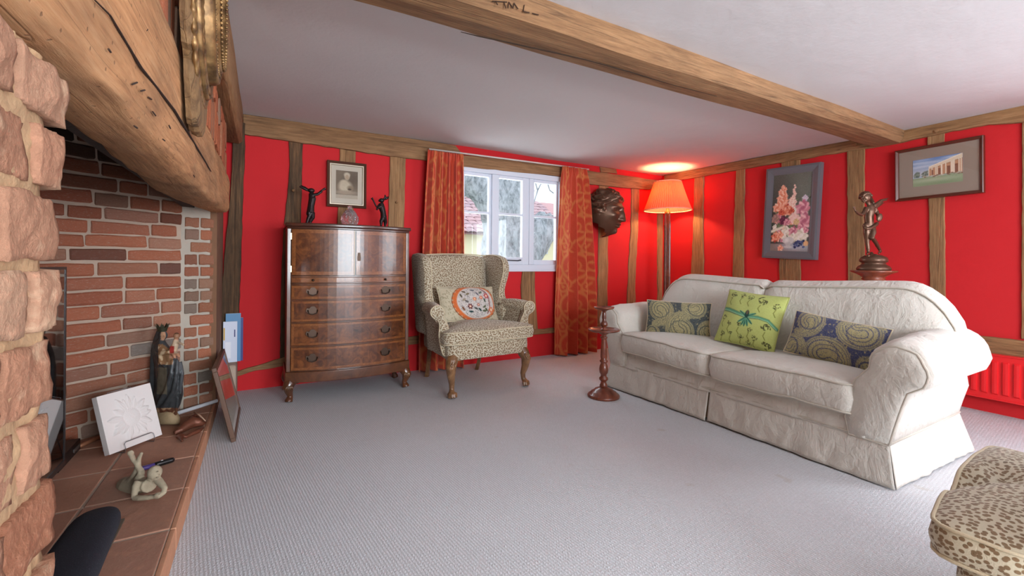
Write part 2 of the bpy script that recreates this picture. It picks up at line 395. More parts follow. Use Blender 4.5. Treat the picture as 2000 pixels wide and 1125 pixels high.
# ------------------------------------------------------------------ painting on vertex grids
class Paint:
    def __init__(s, w, h, aspect, bg):
        s.w, s.h, s.a = w, h, aspect
        s.y, s.x = np.mgrid[0:h, 0:w].astype(float); s.x /= (w - 1); s.y = s.y / (h - 1) * aspect
        s.im = np.zeros((h, w, 3)); s.im[:] = bg
    def blend(s, m, col):
        m = np.clip(m, 0, 1)[..., None]; s.im = s.im * (1 - m) + np.array(col, float) * m
    def disc(s, cx, cy, rx, ry, col, ang=0, soft=0.15, k=1.0, petals=0, pd=0.25, ph=0.0):
        dx = s.x - cx; dy = s.y - cy; ca, sa = math.cos(ang), math.sin(ang)
        u = (dx * ca + dy * sa) / rx; v = (-dx * sa + dy * ca) / ry; r = np.hypot(u, v)
        if petals: r = r / (1 - pd + pd * np.cos(petals * np.arctan2(v, u) + ph))
        s.blend(k * (1 - (r - 1 + soft) / (2 * soft)), col)
    def ringc(s, cx, cy, rx, ry, w, col, ang=0, k=1.0):
        dx = s.x - cx; dy = s.y - cy; ca, sa = math.cos(ang), math.sin(ang)
        r = np.hypot((dx * ca + dy * sa) / rx, (-dx * sa + dy * ca) / ry)
        s.blend(k * (1.5 - np.abs(r - 1) / w * 1.5), col)
    def stroke(s, pts, w, col, k=1.0, w2=None):
        m = np.zeros_like(s.x); n = max(1, len(pts) - 1)
        for i in range(len(pts) - 1):
            (x0, y0), (x1, y1) = pts[i], pts[i + 1]; dx, dy = x1 - x0, y1 - y0; l2 = dx * dx + dy * dy + 1e-12
            t = np.clip(((s.x - x0) * dx + (s.y - y0) * dy) / l2, 0, 1)
            ww = w if w2 is None else w + (w2 - w) * (i + 0.5) / n
            m = np.maximum(m, 1.5 - np.hypot(s.x - x0 - t * dx, s.y - y0 - t * dy) / ww)
        s.blend(m * k, col)
    def rect(s, x0, x1, y0, y1, col, k=1.0):
        s.blend(((s.x >= x0) & (s.x <= x1) & (s.y >= y0) & (s.y <= y1)) * k, col)
    def poly(s, pts, col, k=1.0):
        ins = np.zeros_like(s.x, bool); n = len(pts)
        for i in range(n):
            (x0, y0), (x1, y1) = pts[i], pts[(i + 1) % n]
            if y0 == y1: continue
            c = ((y0 > s.y) != (y1 > s.y)) & (s.x < (x1 - x0) * (s.y - y0) / (y1 - y0) + x0); ins ^= c
        s.blend(ins * k, col)
    def grain(s, amt, cell=1):
        h2, w2 = s.h // cell + 2, s.w // cell + 2; n = np.random.randn(h2, w2, 1)
        s.im = s.im + np.kron(n, np.ones((cell, cell, 1)))[:s.h, :s.w] * amt
    def sample(s, u, v):
        """u,v in 0..1 (v down) arrays -> linear rgba"""
        x = np.clip(np.asarray(u) * (s.w - 1), 0, s.w - 1.001); y = np.clip(np.asarray(v) * (s.h - 1), 0, s.h - 1.001)
        i, j = x.astype(int), y.astype(int); fx, fy = (x - i)[..., None], (y - j)[..., None]
        a = s.im[j, i] * (1 - fx) * (1 - fy) + s.im[j, i + 1] * fx * (1 - fy) + s.im[j + 1, i] * (1 - fx) * fy + s.im[j + 1, i + 1] * fx * fy
        a = np.clip(a, 0, 255) / 255; lin = np.where(a <= 0.04045, a / 12.92, ((a + 0.055) / 1.055) ** 2.4)
        return np.concatenate([lin, np.ones(lin.shape[:-1] + (1,))], -1)
def gridcols(paint, nu, nv, flipu=False):
    u, v = np.meshgrid(np.linspace(0, 1, nu), np.linspace(0, 1, nv))
    if flipu: u = 1 - u
    return paint.sample(u, v).reshape(-1, 4)
# ================================================================== SHELL
def zc(y): return 2.05 + 0.065 * min(1, max(0, (y - 1.5) / 2.47))
# floor
fl = MB().box(-2.3, 4.75, YF - 0.25, YB + 0.02, -0.12, 0.0).build('floor', 'carpet', origin=(0, 0, 0))
tag(fl, 'pale grey ribbed wool carpet covering the whole room floor', 'carpet', kind='structure')
# ceiling, gently sagging
def cfn(u, v):
    x = -1.6 + u * 6.4; y = YF - 0.25 + v * (YB + 0.3 - YF + 0.25)
    return Vector((x, y, zc(y) + 0.012 * (mnoise.noise(Vector((x * 0.8, y * 0.8, 3.1))))))
m = MB().grid(40, 40, cfn)
m.box(-1.6, 4.8, YF - 0.25, YB + 0.3, 2.20, 2.26)
ce = m.build('ceiling', 'ceil', smooth=False, origin=(0, 0, 0)); tag(ce, 'uneven off-white plastered ceiling', 'ceiling', kind='structure')
for p in ce.data.polygons: p.use_smooth = len(p.vertices) == 4 and p.index < 39 * 39

# window geometry on the back wall
bx = lambda px, py=430: onY(px, py, YB).x
WX1 = bx(1097); WM2 = bx(1036.5); WM1 = bx(966); WX0 = WM1 - (WX1 - WM2) * 0.98
WZ0, WZ1 = 0.925, 1.935
wall = MB()
x0, x1 = -1.6, XR(YB) + 0.3
wall.box(x0, WX0, YB, YB + 0.10, -0.1, 2.2); wall.box(WX1, x1, YB, YB + 0.10, -0.1, 2.2)
wall.box(WX0, WX1, YB, YB + 0.10, -0.1, WZ0); wall.box(WX0, WX1, YB, YB + 0.10, WZ1, 2.2)
wb = wall.build('wall_back', 'red', origin=(0, YB, 0)); tag(wb, 'red painted timber-framed wall with the window', 'wall', kind='structure')
wb.data.materials.append(plain('outside_render', (214, 210, 200), 0.9))
for p in wb.data.polygons:
    if p.normal.y > 0.9 or abs(p.normal.y) < 0.1: p.material_index = 1
def rw_box(m, ya, yb, za, zb, t=0.25):
    a = Vector((XR(ya), ya, 0)); b = Vector((XR(yb), yb, 0)); n = NR * t
    return m.prism([p + Vector((0, 0, za)) for p in (a, b, b + n, a + n)], [p + Vector((0, 0, zb)) for p in (a, b, b + n, a + n)])
m = MB(); rw_box(m, YF - 0.25, WIN3[0], -0.1, 2.2); rw_box(m, WIN3[1], YB + 0.28, -0.1, 2.2); rw_box(m, WIN3[0], WIN3[1], -0.1, WIN3[2]); rw_box(m, WIN3[0], WIN3[1], WIN3[3], 2.2)
wr = m.build('wall_right', 'red', origin=(XR(0), 0, 0))
tag(wr, 'red painted timber-framed wall behind the cream sofa', 'wall', kind='structure')
wf = MB(); ys = (YF - 0.25, YF)
wf.box(-1.6, WIN2[0], *ys, -0.1, 2.2).box(WIN2[1], 4.7, *ys, -0.1, 2.2).box(WIN2[0], WIN2[1], *ys, -0.1, WIN2[2]).box(WIN2[0], WIN2[1], *ys, WIN2[3], 2.2)
wfo = wf.build('wall_front', 'red', origin=(0, YF, 0)); tag(wfo, 'red painted wall behind the photographer', 'wall', kind='structure')
def plain_window(name, P_, w, label):
    root = empty(name, P_((w[0] + w[1]) / 2, 0, w[2]), label=label, cat='window', kind='structure'); t = 0.06
    def bxx(a, b, za, zb, d0=-0.04, d1=0.04): return MB().prism([P_(a, d0, za), P_(b, d0, za), P_(b, d1, za), P_(a, d1, za)], [P_(a, d0, zb), P_(b, d0, zb), P_(b, d1, zb), P_(a, d1, zb)])
    for q in ((w[0], w[0] + t, w[2], w[3]), (w[1] - t, w[1], w[2], w[3]), (w[0] + t, w[1] - t, w[2], w[2] + t), (w[0] + t, w[1] - t, w[3] - t, w[3])): bxx(*q).build('frame', 'white_paint', root, True)
    for q in (1, 2): xx = w[0] + (w[1] - w[0]) * q / 3; bxx(xx - 0.02, xx + 0.02, w[2] + t, w[3] - t).build('glazing_bar', 'white_paint', root, True)
    bxx(w[0] + t, w[1] - t, w[2] + t, w[3] - t, -0.002, 0.002).build('pane', 'glass', root, True)
plain_window('window_2', lambda u, d, z: Vector((u, YF - 0.1 + d, z)), WIN2, 'white painted window in the wall behind the photographer')
plain_window('window_3', lambda u, d, z: Vector((XR(u) + 0.1 + d, u, z)), WIN3, 'white painted window in the sofa wall, beyond the radiator')

# ---------------- timbers traced onto the wall faces
def densify(pts, step=14, jit=1.0):
    out = []; n = len(pts)
    for i in range(n):
        (x0, y0), (x1, y1) = pts[i], pts[(i + 1) % n]; d = math.hypot(x1 - x0, y1 - y0); k = max(1, int(d / step))
        for q in range(k):
            t = q / k; out.append((x0 + (x1 - x0) * t + (random.uniform(-jit, jit) if q else 0), y0 + (y1 - y0) * t + (random.uniform(-jit, jit) if q else 0)))
    return out
def timber(name, pts, wallname, mat, proud=0.012, jit=0.8, parent=None, floorclip=True):
    fr, bk = [], []
    for px, py in densify(pts, 14, jit):
        if wallname == 'back': p = onY(px, py, YB - proud); q = Vector((p.x, YB + 0.02, p.z))
        else: p = onR(px, py, proud); q = p + NR * (proud + 0.02)
        zt = zc(p.y) - 0.004; p.z = min(max(p.z, 0.002), zt); q.z = p.z
        fr.append(p); bk.append(q)
    o = MB().prism(fr, bk).build(name, mat, parent, True, bevel=0.004, seg=1)
    return o
B = 'back'
timber('wall_plate', [(474, 216), (622, 242), (753, 260), (832, 271), (890, 284), (905, 303), (1000, 312), (1096, 322), (1150, 333), (1215, 342), (1296, 354), (1296, 366), (1269, 370), (1205, 365), (1140, 358), (1096, 344), (1000, 335), (904, 325), (832, 313), (762, 305), (665, 290), (565, 275), (474, 261)], B, 'oak_x', 0.03, parent=wb)
timber('wall_plate', [(1172, 325), (1204, 330), (1206, 339), (1174, 337)], B, 'oak_x', 0.014, parent=wb)
timber('corner_post', [(454, 236), (479, 240), (478, 300), (474, 400), (471, 500), (467, 610), (462, 716), (452, 740), (430, 740), (432, 600), (438, 500), (446, 420), (453, 330)], B, 'oak_dark', 0.045, parent=wb)
timber('timber_stud', [(564, 276), (592, 280), (590, 350), (588, 430), (582, 520), (578, 700), (547, 705), (549, 560), (553, 460), (562, 370), (566, 320)], B, 'oak_dark', 0.016, parent=wb)
timber('timber_stud', [(664, 290), (695, 295), (693, 350), (690, 450), (684, 700), (655, 700), (659, 440)], B, 'oak_z', 0.014, parent=wb)
timber('timber_stud', [(762, 305), (793, 309), (791, 380), (789, 450), (780, 690), (748, 690), (758, 450)], B, 'oak_z', 0.016, parent=wb)
timber('timber_stud', [(1022, 524), (1045, 524), (1046, 580), (1049, 618), (1051, 644), (1023, 646), (1020, 600), (1018, 560)], B, 'oak_z', 0.016, parent=wb)
timber('timber_stud', [(955, 524), (972, 524), (977, 560), (976, 600), (972, 650), (950, 650)], B, 'oak_z', 0.016, parent=wb)
timber('timber_stud', [(1171, 362), (1189, 364), (1188, 470), (1187, 650), (1166, 650), (1169, 500)], B, 'oak_z', 0.014, parent=wb)
timber('timber_stud', [(1234, 368), (1249, 369), (1247, 450), (1243, 520), (1240, 640), (1224, 640), (1228, 520), (1233, 450)], B, 'oak_z', 0.014, parent=wb)
timber('corner_post', [(1285, 366), (1300, 366), (1300, 655), (1286, 655)], B, 'oak_z', 0.02, parent=wb)
timber('sill_rail', [(452, 728), (500, 715), (548, 700), (572, 693), (700, 672), (790, 660), (815, 656), (900, 650), (1000, 646), (1034, 644), (1090, 640), (1165, 633), (1290, 622), (1290, 632), (1165, 643), (1088, 650), (1034, 655), (1000, 658), (900, 664), (815, 672), (790, 675), (700, 690), (572, 712), (548, 716), (500, 724), (456, 737)], B, 'oak_x', 0.02, parent=wb)
Rw = 'right'
timber('wall_plate', [(1297, 339), (1420, 316), (1530, 297), (1656, 272), (1690, 264), (1761, 246), (1870, 226), (2004, 202), (2260, 156), (2260, 196), (2004, 238), (1928, 243), (1845, 259), (1813, 266), (1761, 278), (1690, 290), (1656, 295), (1528, 317), (1420, 335), (1356, 347), (1297, 357)], Rw, 'oak_y', 0.03, parent=wr)
timber('timber_stud', [(1356, 346), (1374, 344), (1373, 430), (1374, 540), (1374, 640), (1349, 640), (1349, 540), (1353, 450)], Rw, 'oak_z', 0.014, parent=wr)
timber('timber_stud', [(1437, 331), (1454, 328), (1453, 420), (1450, 640), (1428, 640), (1431, 500)], Rw, 'oak_z', 0.014, parent=wr)
timber('timber_stud', [(1526, 315), (1562, 309), (1562, 430), (1564, 690), (1520, 690), (1522, 500)], Rw, 'oak_z', 0.014, parent=wr)
timber('timber_stud', [(1654, 293), (1688, 287), (1687, 400), (1688, 720), (1656, 720), (1655, 450)], Rw, 'oak_z', 0.016, parent=wr)
timber('timber_stud', [(1811, 265), (1844, 258), (1844, 400), (1847, 650), (1817, 650), (1814, 450)], Rw, 'oak_z', 0.014, parent=wr)
timber('timber_stud', [(1996, 236), (2040, 228), (2040, 668), (1994, 662)], Rw, 'oak_z', 0.014, parent=wr)
timber('sill_rail', [(1700, 628), (1800, 642), (1889, 654), (2000, 666), (2240, 692), (2240, 734), (2000, 701), (1920, 688), (1800, 668), (1700, 650)], Rw, 'oak_y', 0.03, parent=wr)
# pale pegs in the frame
for (px, py, w_) in ((1672, 282, Rw), (1830, 256, Rw), (573, 372, B), (775, 395, B), (1281, 358, B)):
    p = onY(px, py, YB - 0.03) if w_ == B else onR(px, py, 0.03)
    R_ = rotm(math.radians(90), 0, 0) if w_ == B else rotm(0, math.radians(90), 0)
    MB().lathe([(0.011, -0.012), (0.011, 0.006), (0.008, 0.009)], 10, p, R_).build('oak_peg', 'oak_y', wb if w_ == B else wr, True, smooth=False)

# ---------------- ceiling beam
def beam_ring(x):
    k = 0.010; nz = lambda i: mnoise.noise(Vector((x * 1.3, i * 3.7, 1.0))) * k
    yn, yf = 1.475 + 0.004 * x, 1.705; zb = 1.945 + 0.004 * x; zt = 2.09
    return [Vector((x, yn + nz(1), zt)), Vector((x, yn + nz(2), zb + 0.030 + nz(3))), Vector((x, yn + 0.028 + nz(4), zb + nz(5))), Vector((x, (yn + yf) / 2, zb - 0.004 + nz(6))),
            Vector((x, yf - 0.008 + nz(7), zb + nz(8))), Vector((x, yf + nz(9), zb + 0.02 + nz(10))), Vector((x, yf + nz(11), zt))]
m = MB().loft([beam_ring(XL - 0.05 + i * (XR(1.6) + 0.03 - XL + 0.05) / 60) for i in range(61)])
bm_ = m.build('trim_1', 'oak_x', smooth=False); tag(bm_, 'heavy old oak beam running across the ceiling', 'ceiling beam', kind='structure')
for p in bm_.data.polygons: p.use_smooth = False
# long shake along the underside and carpenter marks cut in the face
def beam_pt(px, py, yy): return onY(px, py, yy)
ck = [onZ(px, py, 1.945) for px, py in ((900, 62), (933, 70), (1040, 93), (1142, 116), (1230, 140), (1316, 166), (1400, 188))]
MB().tube([p + Vector((0, 0, -0.001)) for p in ck], [0.002, 0.004, 0.0045, 0.004, 0.0045, 0.003, 0.0015], 5, flat=0.5).build('shake', plain('dark_split', (52, 34, 20), 0.9), bm_, True)
mk = plain('incised_mark', (60, 38, 22), 0.9)
for (a_, b_) in (((962, 2), (990, 4)), ((968, 2), (972, 10)), ((984, 3), (988, 16)), ((992, 16), (994, 4)), ((994, 4), (1002, 16)), ((1002, 16), (1004, 6)), ((1004, 6), (1012, 18)), ((1024, 10), (1022, 22)), ((1022, 22), (1034, 25)), ((1040, 26), (1052, 29))):
    p, q = onY(*a_, 1.474), onY(*b_, 1.474)
    MB().tube([p, q], 0.0022, 5).build('carpenter_mark', mk, bm_, True)

# ---------------- window in the back wall
root = empty('window_1', ((WX0 + WX1) / 2, YB + 0.04, WZ0), label='white painted three-light casement window looking onto the tree', cat='window', kind='structure')
fy = (YB - 0.018, YB + 0.085); wp = 'white_paint'
f = MB(); f.box(WX0, WX0 + 0.045, *fy, WZ0, WZ1).box(WX1 - 0.045, WX1, *fy, WZ0, WZ1).box(WX0 + 0.045, WX1 - 0.045, *fy, WZ1 - 0.055, WZ1).box(WX0 + 0.045, WX1 - 0.045, *fy, WZ0, WZ0 + 0.05)
f.build('frame', wp, root, True, bevel=0.004)
for x, w in ((WM1, 0.034), (WM2, 0.024)): MB().box(x - w, x + w, YB - 0.012, YB + 0.08, WZ0 + 0.05, WZ1 - 0.055).build('mullion', wp, root, True, bevel=0.005)
zin0, zin1 = WZ0 + 0.05, WZ1 - 0.055; zmid = 1.49
for i, (xa, xb, yo) in enumerate(((WX0 + 0.045, WM1 - 0.034, 0.0), (WM1 + 0.034, WM2 - 0.024, -0.014), (WM2 + 0.024, WX1 - 0.045, 0.0))):
    st = 0.042 if i == 1 else 0.024; ya, yb = YB + 0.010 + yo, YB + 0.055 + yo
    bot = 0.075 if i == 1 else 0.05
    c_ = MB().box(xa, xa + st * (0.3 if i == 1 else 1), ya, yb, zin0, zin1).box(xb - st * (1.9 if i == 1 else 1), xb, ya, yb, zin0, zin1)
    xa2, xb2 = xa + st * (0.3 if i == 1 else 1), xb - st * (1.9 if i == 1 else 1)
    c_.box(xa2, xb2, ya, yb, zin1 - 0.03, zin1).box(xa2, xb2, ya, yb, zin0, zin0 + bot)
    cs = c_.build('casement', wp, root, True, bevel=0.003)
    MB().box(xa2, xb2, ya + 0.008, yb - 0.008, zmid - 0.011, zmid + 0.011).build('glazing_bar', wp, cs, True)
    for za, zb in ((zin0 + bot, zmid - 0.011), (zmid + 0.011, zin1 - 0.03)):
        MB().box(xa2, xb2, ya + 0.02, ya + 0.024, za, zb).build('pane', 'glass', cs, True)
    if i == 1:
        hx = (xa2 + xb2) / 2; hz = zin0 + 0.045
        MB().tube([(hx - 0.11, ya - 0.004, hz + 0.012), (hx - 0.09, ya - 0.012, hz), (hx + 0.08, ya - 0.012, hz - 0.004), (hx + 0.12, ya - 0.006, hz + 0.002)], [0.005, 0.007, 0.007, 0.008], 6).build('casement_stay', plain('iron_grey', (84, 86, 92), 0.5, 0.6), cs, True, smooth=True)
MB().box(WX0, WX1, YB - 0.03, YB - 0.001, WZ0 - 0.022, WZ0 + 0.002).build('window_sill', wp, root, True, bevel=0.004)

# ---------------- garden outside
grd = MB().box(-8, 22, YB + 0.6, 30, -0.6, -0.5).build('garden_ground', plain('garden_grass', (120, 130, 96), 0.95, var=0.3, bscale=4), origin=(4, 10, -0.6)); tag(grd, 'garden ground outside the casement window', 'ground', kind='structure')
def bark():
    g = G('pale_bark', 0.95); v = g.co((1, 1, 0.35)); n1 = g.noise(v, 14, 10, 0.82, 0.6); n2 = g.vor(g.co((1, 1, 0.4)), 22)
    f = g.math('ADD', g.math('MULTIPLY', n1, 0.9), g.math('MULTIPLY', n2, 0.14))
    g.base(g.ramp(f, [(0.36, L(116, 122, 128)), (0.48, L(186, 192, 198)), (0.60, L(228, 232, 238))])).bump(f, 1.0, 0.06); return g.m
YT = 5.9
tree = empty('garden_tree', (onY(995, 500, YT).x, YT, -0.5), label='broad gnarled tree trunk with lopped limbs outside the window', cat='tree')
T = lambda px, py, dy=0.0: onY(px, py, YT + dy)
m = MB()
def tr(pts, rad): m.tube([T(*p) for p in pts], rad, 14)
tr([(1000, 640), (992, 540), (990, 470), (992, 420), (1000, 360), (1004, 300), (1005, 250)], [0.62, 0.44, 0.38, 0.36, 0.34, 0.30, 0.28])
tr([(985, 440), (968, 400), (945, 368), (915, 345), (870, 325), (830, 315)], [0.30, 0.27, 0.25, 0.24, 0.22, 0.20])
tr([(1000, 520), (1030, 478), (1055, 452), (1076, 436)], [0.34, 0.32, 0.27, 0.24])
tr([(1000, 380), (1015, 330), (1030, 270)], [0.25, 0.18, 0.15])
MAT['bark'] = bark()
tk = blob(m, 'trunk', 'bark', tree, True, voxel=0.05, smooth=3)
dsp = bpy.data.textures.new('bark_relief', 'CLOUDS'); dsp.noise_scale = 0.12; dm = tk.modifiers.new('relief', 'DISPLACE'); dm.texture = dsp; dm.strength = 0.10; dm.mid_level = 0.5
for pts in ([(1043, 395), (1050, 372), (1060, 352), (1068, 335)], [(1050, 372), (1044, 350), (1048, 335)], [(1085, 380), (1074, 372), (1070, 360)], [(1060, 352), (1074, 346), (1084, 348)], [(905, 385), (912, 378), (922, 370)]):
    MB().tube([T(*p, dy=0.4) for p in pts], 0.012, 5).build('twig', 'bark', tree, True)
hs = empty('garden_house', (7.0, 12.0, -0.5), label='cream rendered outbuilding with red tiled roof behind the tree', cat='house')
MB().box(1.5, 15, 12, 16, -0.5, 1.85).build('wall', plain('cream_render', (236, 226, 190), 0.9), hs, True)
ez, rz_ = 1.86, 3.35
MB().add([(1.2, 11.7, ez - 0.06), (15.3, 11.7, ez - 0.06), (15.3, 14.2, rz_ - 0.06), (1.2, 14.2, rz_ - 0.06), (15.3, 16.6, ez), (1.2, 16.6, ez)], [(0, 1, 2, 3), (3, 2, 4, 5), (0, 3, 5), (1, 4, 2), (0, 5, 4, 1)]).build('roof', plain('roof_underlay', (190, 150, 150), 0.9), hs, True)
rt = [o for o in bpy.data.objects if o.parent == hs and o.name.startswith('roof')][0]
sl = Vector((0, 2.5, rz_ - ez)).normalized()
MAT['rooftile'] = brickmat('roof_tile_clay', [(0, L(194, 164, 168)), (0.5, L(204, 174, 178)), (1, L(184, 158, 166))], L(206, 180, 172), 0.2)
tm = MB().loft([[Vector((0.13 * math.cos(math.pi * k / 6) , 0, 0.035 * math.sin(math.pi * k / 6))) + sl * s_ + Vector((0, 0, 0.03 * (1 - s_ / 0.3))) for k in range(7)] + [Vector((0.13 * math.cos(math.pi * k / 6), 0, 0.035 * math.sin(math.pi * k / 6) - 0.015)) + sl * s_ + Vector((0, 0, 0.03 * (1 - s_ / 0.3))) for k in range(6, -1, -1)] for s_ in (0, 0.3)])
t0 = None
for r in range(11):
    for c in range(17):
        if t0 is None: t0 = tm.build('roof_tile', 'rooftile', rt); o = t0
        else: o = t0.copy(); COL.objects.link(o)
        o.location = Vector((4.75 + c * 0.262 + (0.03 if r % 2 else 0), 11.62, ez - 0.03)) + sl * (r * 0.25) - hs.location
p0, p1 = onY(1047, 466, 11.97), onY(1069, 496, 11.97)
wn = MB().box(p0.x, p1.x, 11.94, 12.02, p1.z, p0.z).build('window', plain('grey_blue_frame', (206, 214, 222), 0.6), hs, True)
MB().box(p0.x + 0.06, (p0.x + p1.x) / 2 - 0.02, 11.93, 11.945, p1.z + 0.06, p0.z - 0.05).box((p0.x + p1.x) / 2 + 0.02, p1.x - 0.06, 11.93, 11.945, p1.z + 0.06, p0.z - 0.05).build('pane', plain('far_glass', (150, 176, 196), 0.15), wn, True)
# ================================================================== FIREPLACE (left side)
wl = empty('wall_left', (XL, 1.5, 0), label='inglenook fireplace wall of old red brick under an oak lintel', cat='fireplace wall', kind='structure')
def brick_var(k, bev=0.12, jit=0.035):
    bm = bmesh.new(); bmesh.ops.create_cube(bm, size=1.0)
    for v in bm.verts: v.co = Vector((v.co.x * 0.26, v.co.y * 0.09, v.co.z * 0.064))
    bmesh.ops.subdivide_edges(bm, edges=[e for e in bm.edges if abs((e.verts[0].co - e.verts[1].co).x) > 0.1], cuts=3)
    bmesh.ops.bevel(bm, geom=[e for e in bm.edges if e.calc_face_angle(0) > 0.5], offset=0.007, segments=1, affect='EDGES', clamp_overlap=True)
    rs = random.Random(k)
    for v in bm.verts:
        v.co += Vector((rs.uniform(-1, 1) * 0.003, rs.uniform(-1, 1) * 0.002, rs.uniform(-1, 1) * 0.0028)); v.co = Vector((v.co.x / 0.26, v.co.y / 0.09, v.co.z / 0.064))
    me = bpy.data.meshes.new('brick'); bm.to_mesh(me); bm.free(); me.materials.append(MAT['brick']); return me
BV = [brick_var(k) for k in range(8)]
def put_brick(me, ctr, R, size, tint=(1, 1, 1, 1), parent=wl, name='brick'):
    o = bpy.data.objects.new(name, me); COL.objects.link(o); o.parent = parent
    mi = TR[parent.name].inverted(); o.location = mi @ Vector(ctr); o.rotation_euler = R.to_euler(); o.scale = size; o.color = tint; return o

# --- splayed brick wall inside the fireplace
HZ = 0.085; YP = 0.665
A = onZ(352, 803, HZ); Bp = onZ(130, 868, HZ); du = (Bp - A); du.z = 0; du.normalize(); nw = Vector((-du.y, du.x, 0))
if nw.dot(-A) < 0: nw = -nw
WL = 1.55
ang = math.atan2(du.y, du.x); Rw_ = Matrix.Rotation(ang, 3, 'Z')
E_ = A + du * WL
core = MB(); c0 = A - nw * 0.006; c1 = E_ - nw * 0.006
core.prism([p + Vector((0, 0, 0)) for p in (c0, c1, c1 - nw * 0.25, c0 - nw * 0.25)], [p + Vector((0, 0, 2.0)) for p in (c0, c1, c1 - nw * 0.25, c0 - nw * 0.25)])
core.build('mortar_bed', 'mortar', wl, True)
row = 0; z = HZ + 0.002
while z < 1.80:
    h = random.uniform(0.060, 0.068); u = -random.choice([0.0, 0.11, 0.17]) ; pat = row % 2
    while u < WL - 0.05:
        ln = random.choice([0.255, 0.27, 0.285, 0.24]) if random.random() > 0.28 else random.uniform(0.12, 0.15)
        ua, ub = max(u, 0.0), min(u + ln, WL)
        if ub - ua > 0.05:
            c = A + du * ((ua + ub) / 2) - nw * (0.045 - random.uniform(0.0, 0.006)); c.z = z + h / 2 + random.uniform(-0.003, 0.003)
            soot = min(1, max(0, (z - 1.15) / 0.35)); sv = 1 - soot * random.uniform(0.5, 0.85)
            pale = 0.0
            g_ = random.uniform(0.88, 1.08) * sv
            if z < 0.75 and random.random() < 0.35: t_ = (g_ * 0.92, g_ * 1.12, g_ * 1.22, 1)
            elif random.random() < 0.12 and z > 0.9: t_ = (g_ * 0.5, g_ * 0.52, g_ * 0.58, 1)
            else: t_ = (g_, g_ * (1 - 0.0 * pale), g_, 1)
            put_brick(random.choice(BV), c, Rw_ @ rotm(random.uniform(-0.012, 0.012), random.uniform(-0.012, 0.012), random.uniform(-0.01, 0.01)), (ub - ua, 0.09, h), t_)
        u += ln + 0.011
    z += h + 0.011; row += 1
# --- narrow jamb return beside the splay, and the end of the breast
J1 = onZ(420, 786, HZ); J1.y = A.y + 0.10
dj = (J1 - A); dj.z = 0; JL = dj.length; dj.normalize(); nj = Vector((dj.y, -dj.x, 0))
if nj.dot(-A) < 0: nj = -nj
j0 = A - nj * 0.008; j1 = J1 - nj * 0.008
ZJ = 1.29
MB().prism([p for p in (j0, j1, j1 - nj * 0.16, j0 - nj * 0.16)], [p + Vector((0, 0, ZJ)) for p in (j0, j1, j1 - nj * 0.16, j0 - nj * 0.16)]).build('mortar_bed', plain('grey_lime_render', (176, 166, 152), 0.95, bump=0.9, bscale=30, var=0.25), wl, True)
z = HZ; aj = math.atan2(dj.y, dj.x); Rj = Matrix.Rotation(aj, 3, 'Z'); row = 0
while z < ZJ - 0.06:
    h = random.uniform(0.058, 0.066)
    segs = [(0.05, JL)] if row % 2 else [(0.02, JL * 0.45), (JL * 0.5, JL)]
    if random.random() < 0.3: segs = [(0.02, JL * 0.5), (JL * 0.55, JL)]
    for ua, ub in segs:
        c = A + dj * ((ua + ub) / 2) - nj * (0.045 - random.uniform(-0.004, 0.003)); c.z = z + h / 2
        g_ = random.uniform(0.85, 1.05); t_ = (g_, g_, g_, 1) if random.random() < 0.55 else (g_ * 0.8, g_ * 0.95, g_, 1)
        put_brick(random.choice(BV), c, Rj, (ub - ua, 0.09, h), t_)
    z += h + 0.013; row += 1
# plaster quoin edge and breast end wall running back to the corner post
MB().prism([(J1.x + 0.004, J1.y - 0.01, 0), (J1.x - 0.05, J1.y - 0.01, 0), (-0.60, YB + 0.01, 0), (-0.25, YB + 0.01, 0)], [(J1.x + 0.004, J1.y - 0.01, 2.12), (J1.x - 0.05, J1.y - 0.01, 2.12), (-0.60, YB + 0.01, 2.12), (-0.25, YB + 0.01, 2.12)]).build('breast_end', plain('old_brown_render', (128, 92, 68), 0.95, bump=0.6, bscale=30, var=0.3), wl, True)
# low plaster plinth in the corner
pl = MB().box(-0.30, -0.150, YB - 0.22, YB - 0.002, 0.0, 0.245).build('plinth', 'mortar', wl, True, bevel=0.02)
# closing faces of the chimney: back, near jamb inside, and an added light-blocking top
XC = E_.x + 0.02
MB().box(XC - 0.3, XC - 0.006, 0.3, E_.y + 0.25, -0.05, 2.02).build('chimney_back', 'mortar', wl, True)
z = HZ + 0.002; row = 0
while z < 1.60:
    h = random.uniform(0.060, 0.068); y_ = YP - random.choice([0.0, 0.1, 0.18])
    while y_ < E_.y + 0.02:
        ln = random.choice([0.255, 0.27, 0.285]) if random.random() > 0.25 else 0.13
        g_ = random.uniform(0.75, 1.0) * (1 - 0.6 * min(1, max(0, (z - 1.0) / 0.4)))
        put_brick(random.choice(BV), (XC - 0.044, y_ + ln / 2, z + h / 2), Matrix.Rotation(math.radians(90), 3, 'Z'), (ln, 0.09, h), (g_, g_ * 0.96, g_ * 0.94, 1)); y_ += ln + 0.011
    z += h + 0.011
MB().box(-2.3, XL - 0.25, -0.2, YB, 2.0, 2.04).build('chimney_light_stop', plain('soot', (40, 34, 30), 0.95), wl, True)  # unseen dark slab over the fireplace, added to keep light out
MB().box(-0.42, -0.36, 0.3, 3.35, 1.32, 2.02).build('flue_wall', plain('sooty_render', (60, 50, 44), 0.95, bump=0.5), wl, True)

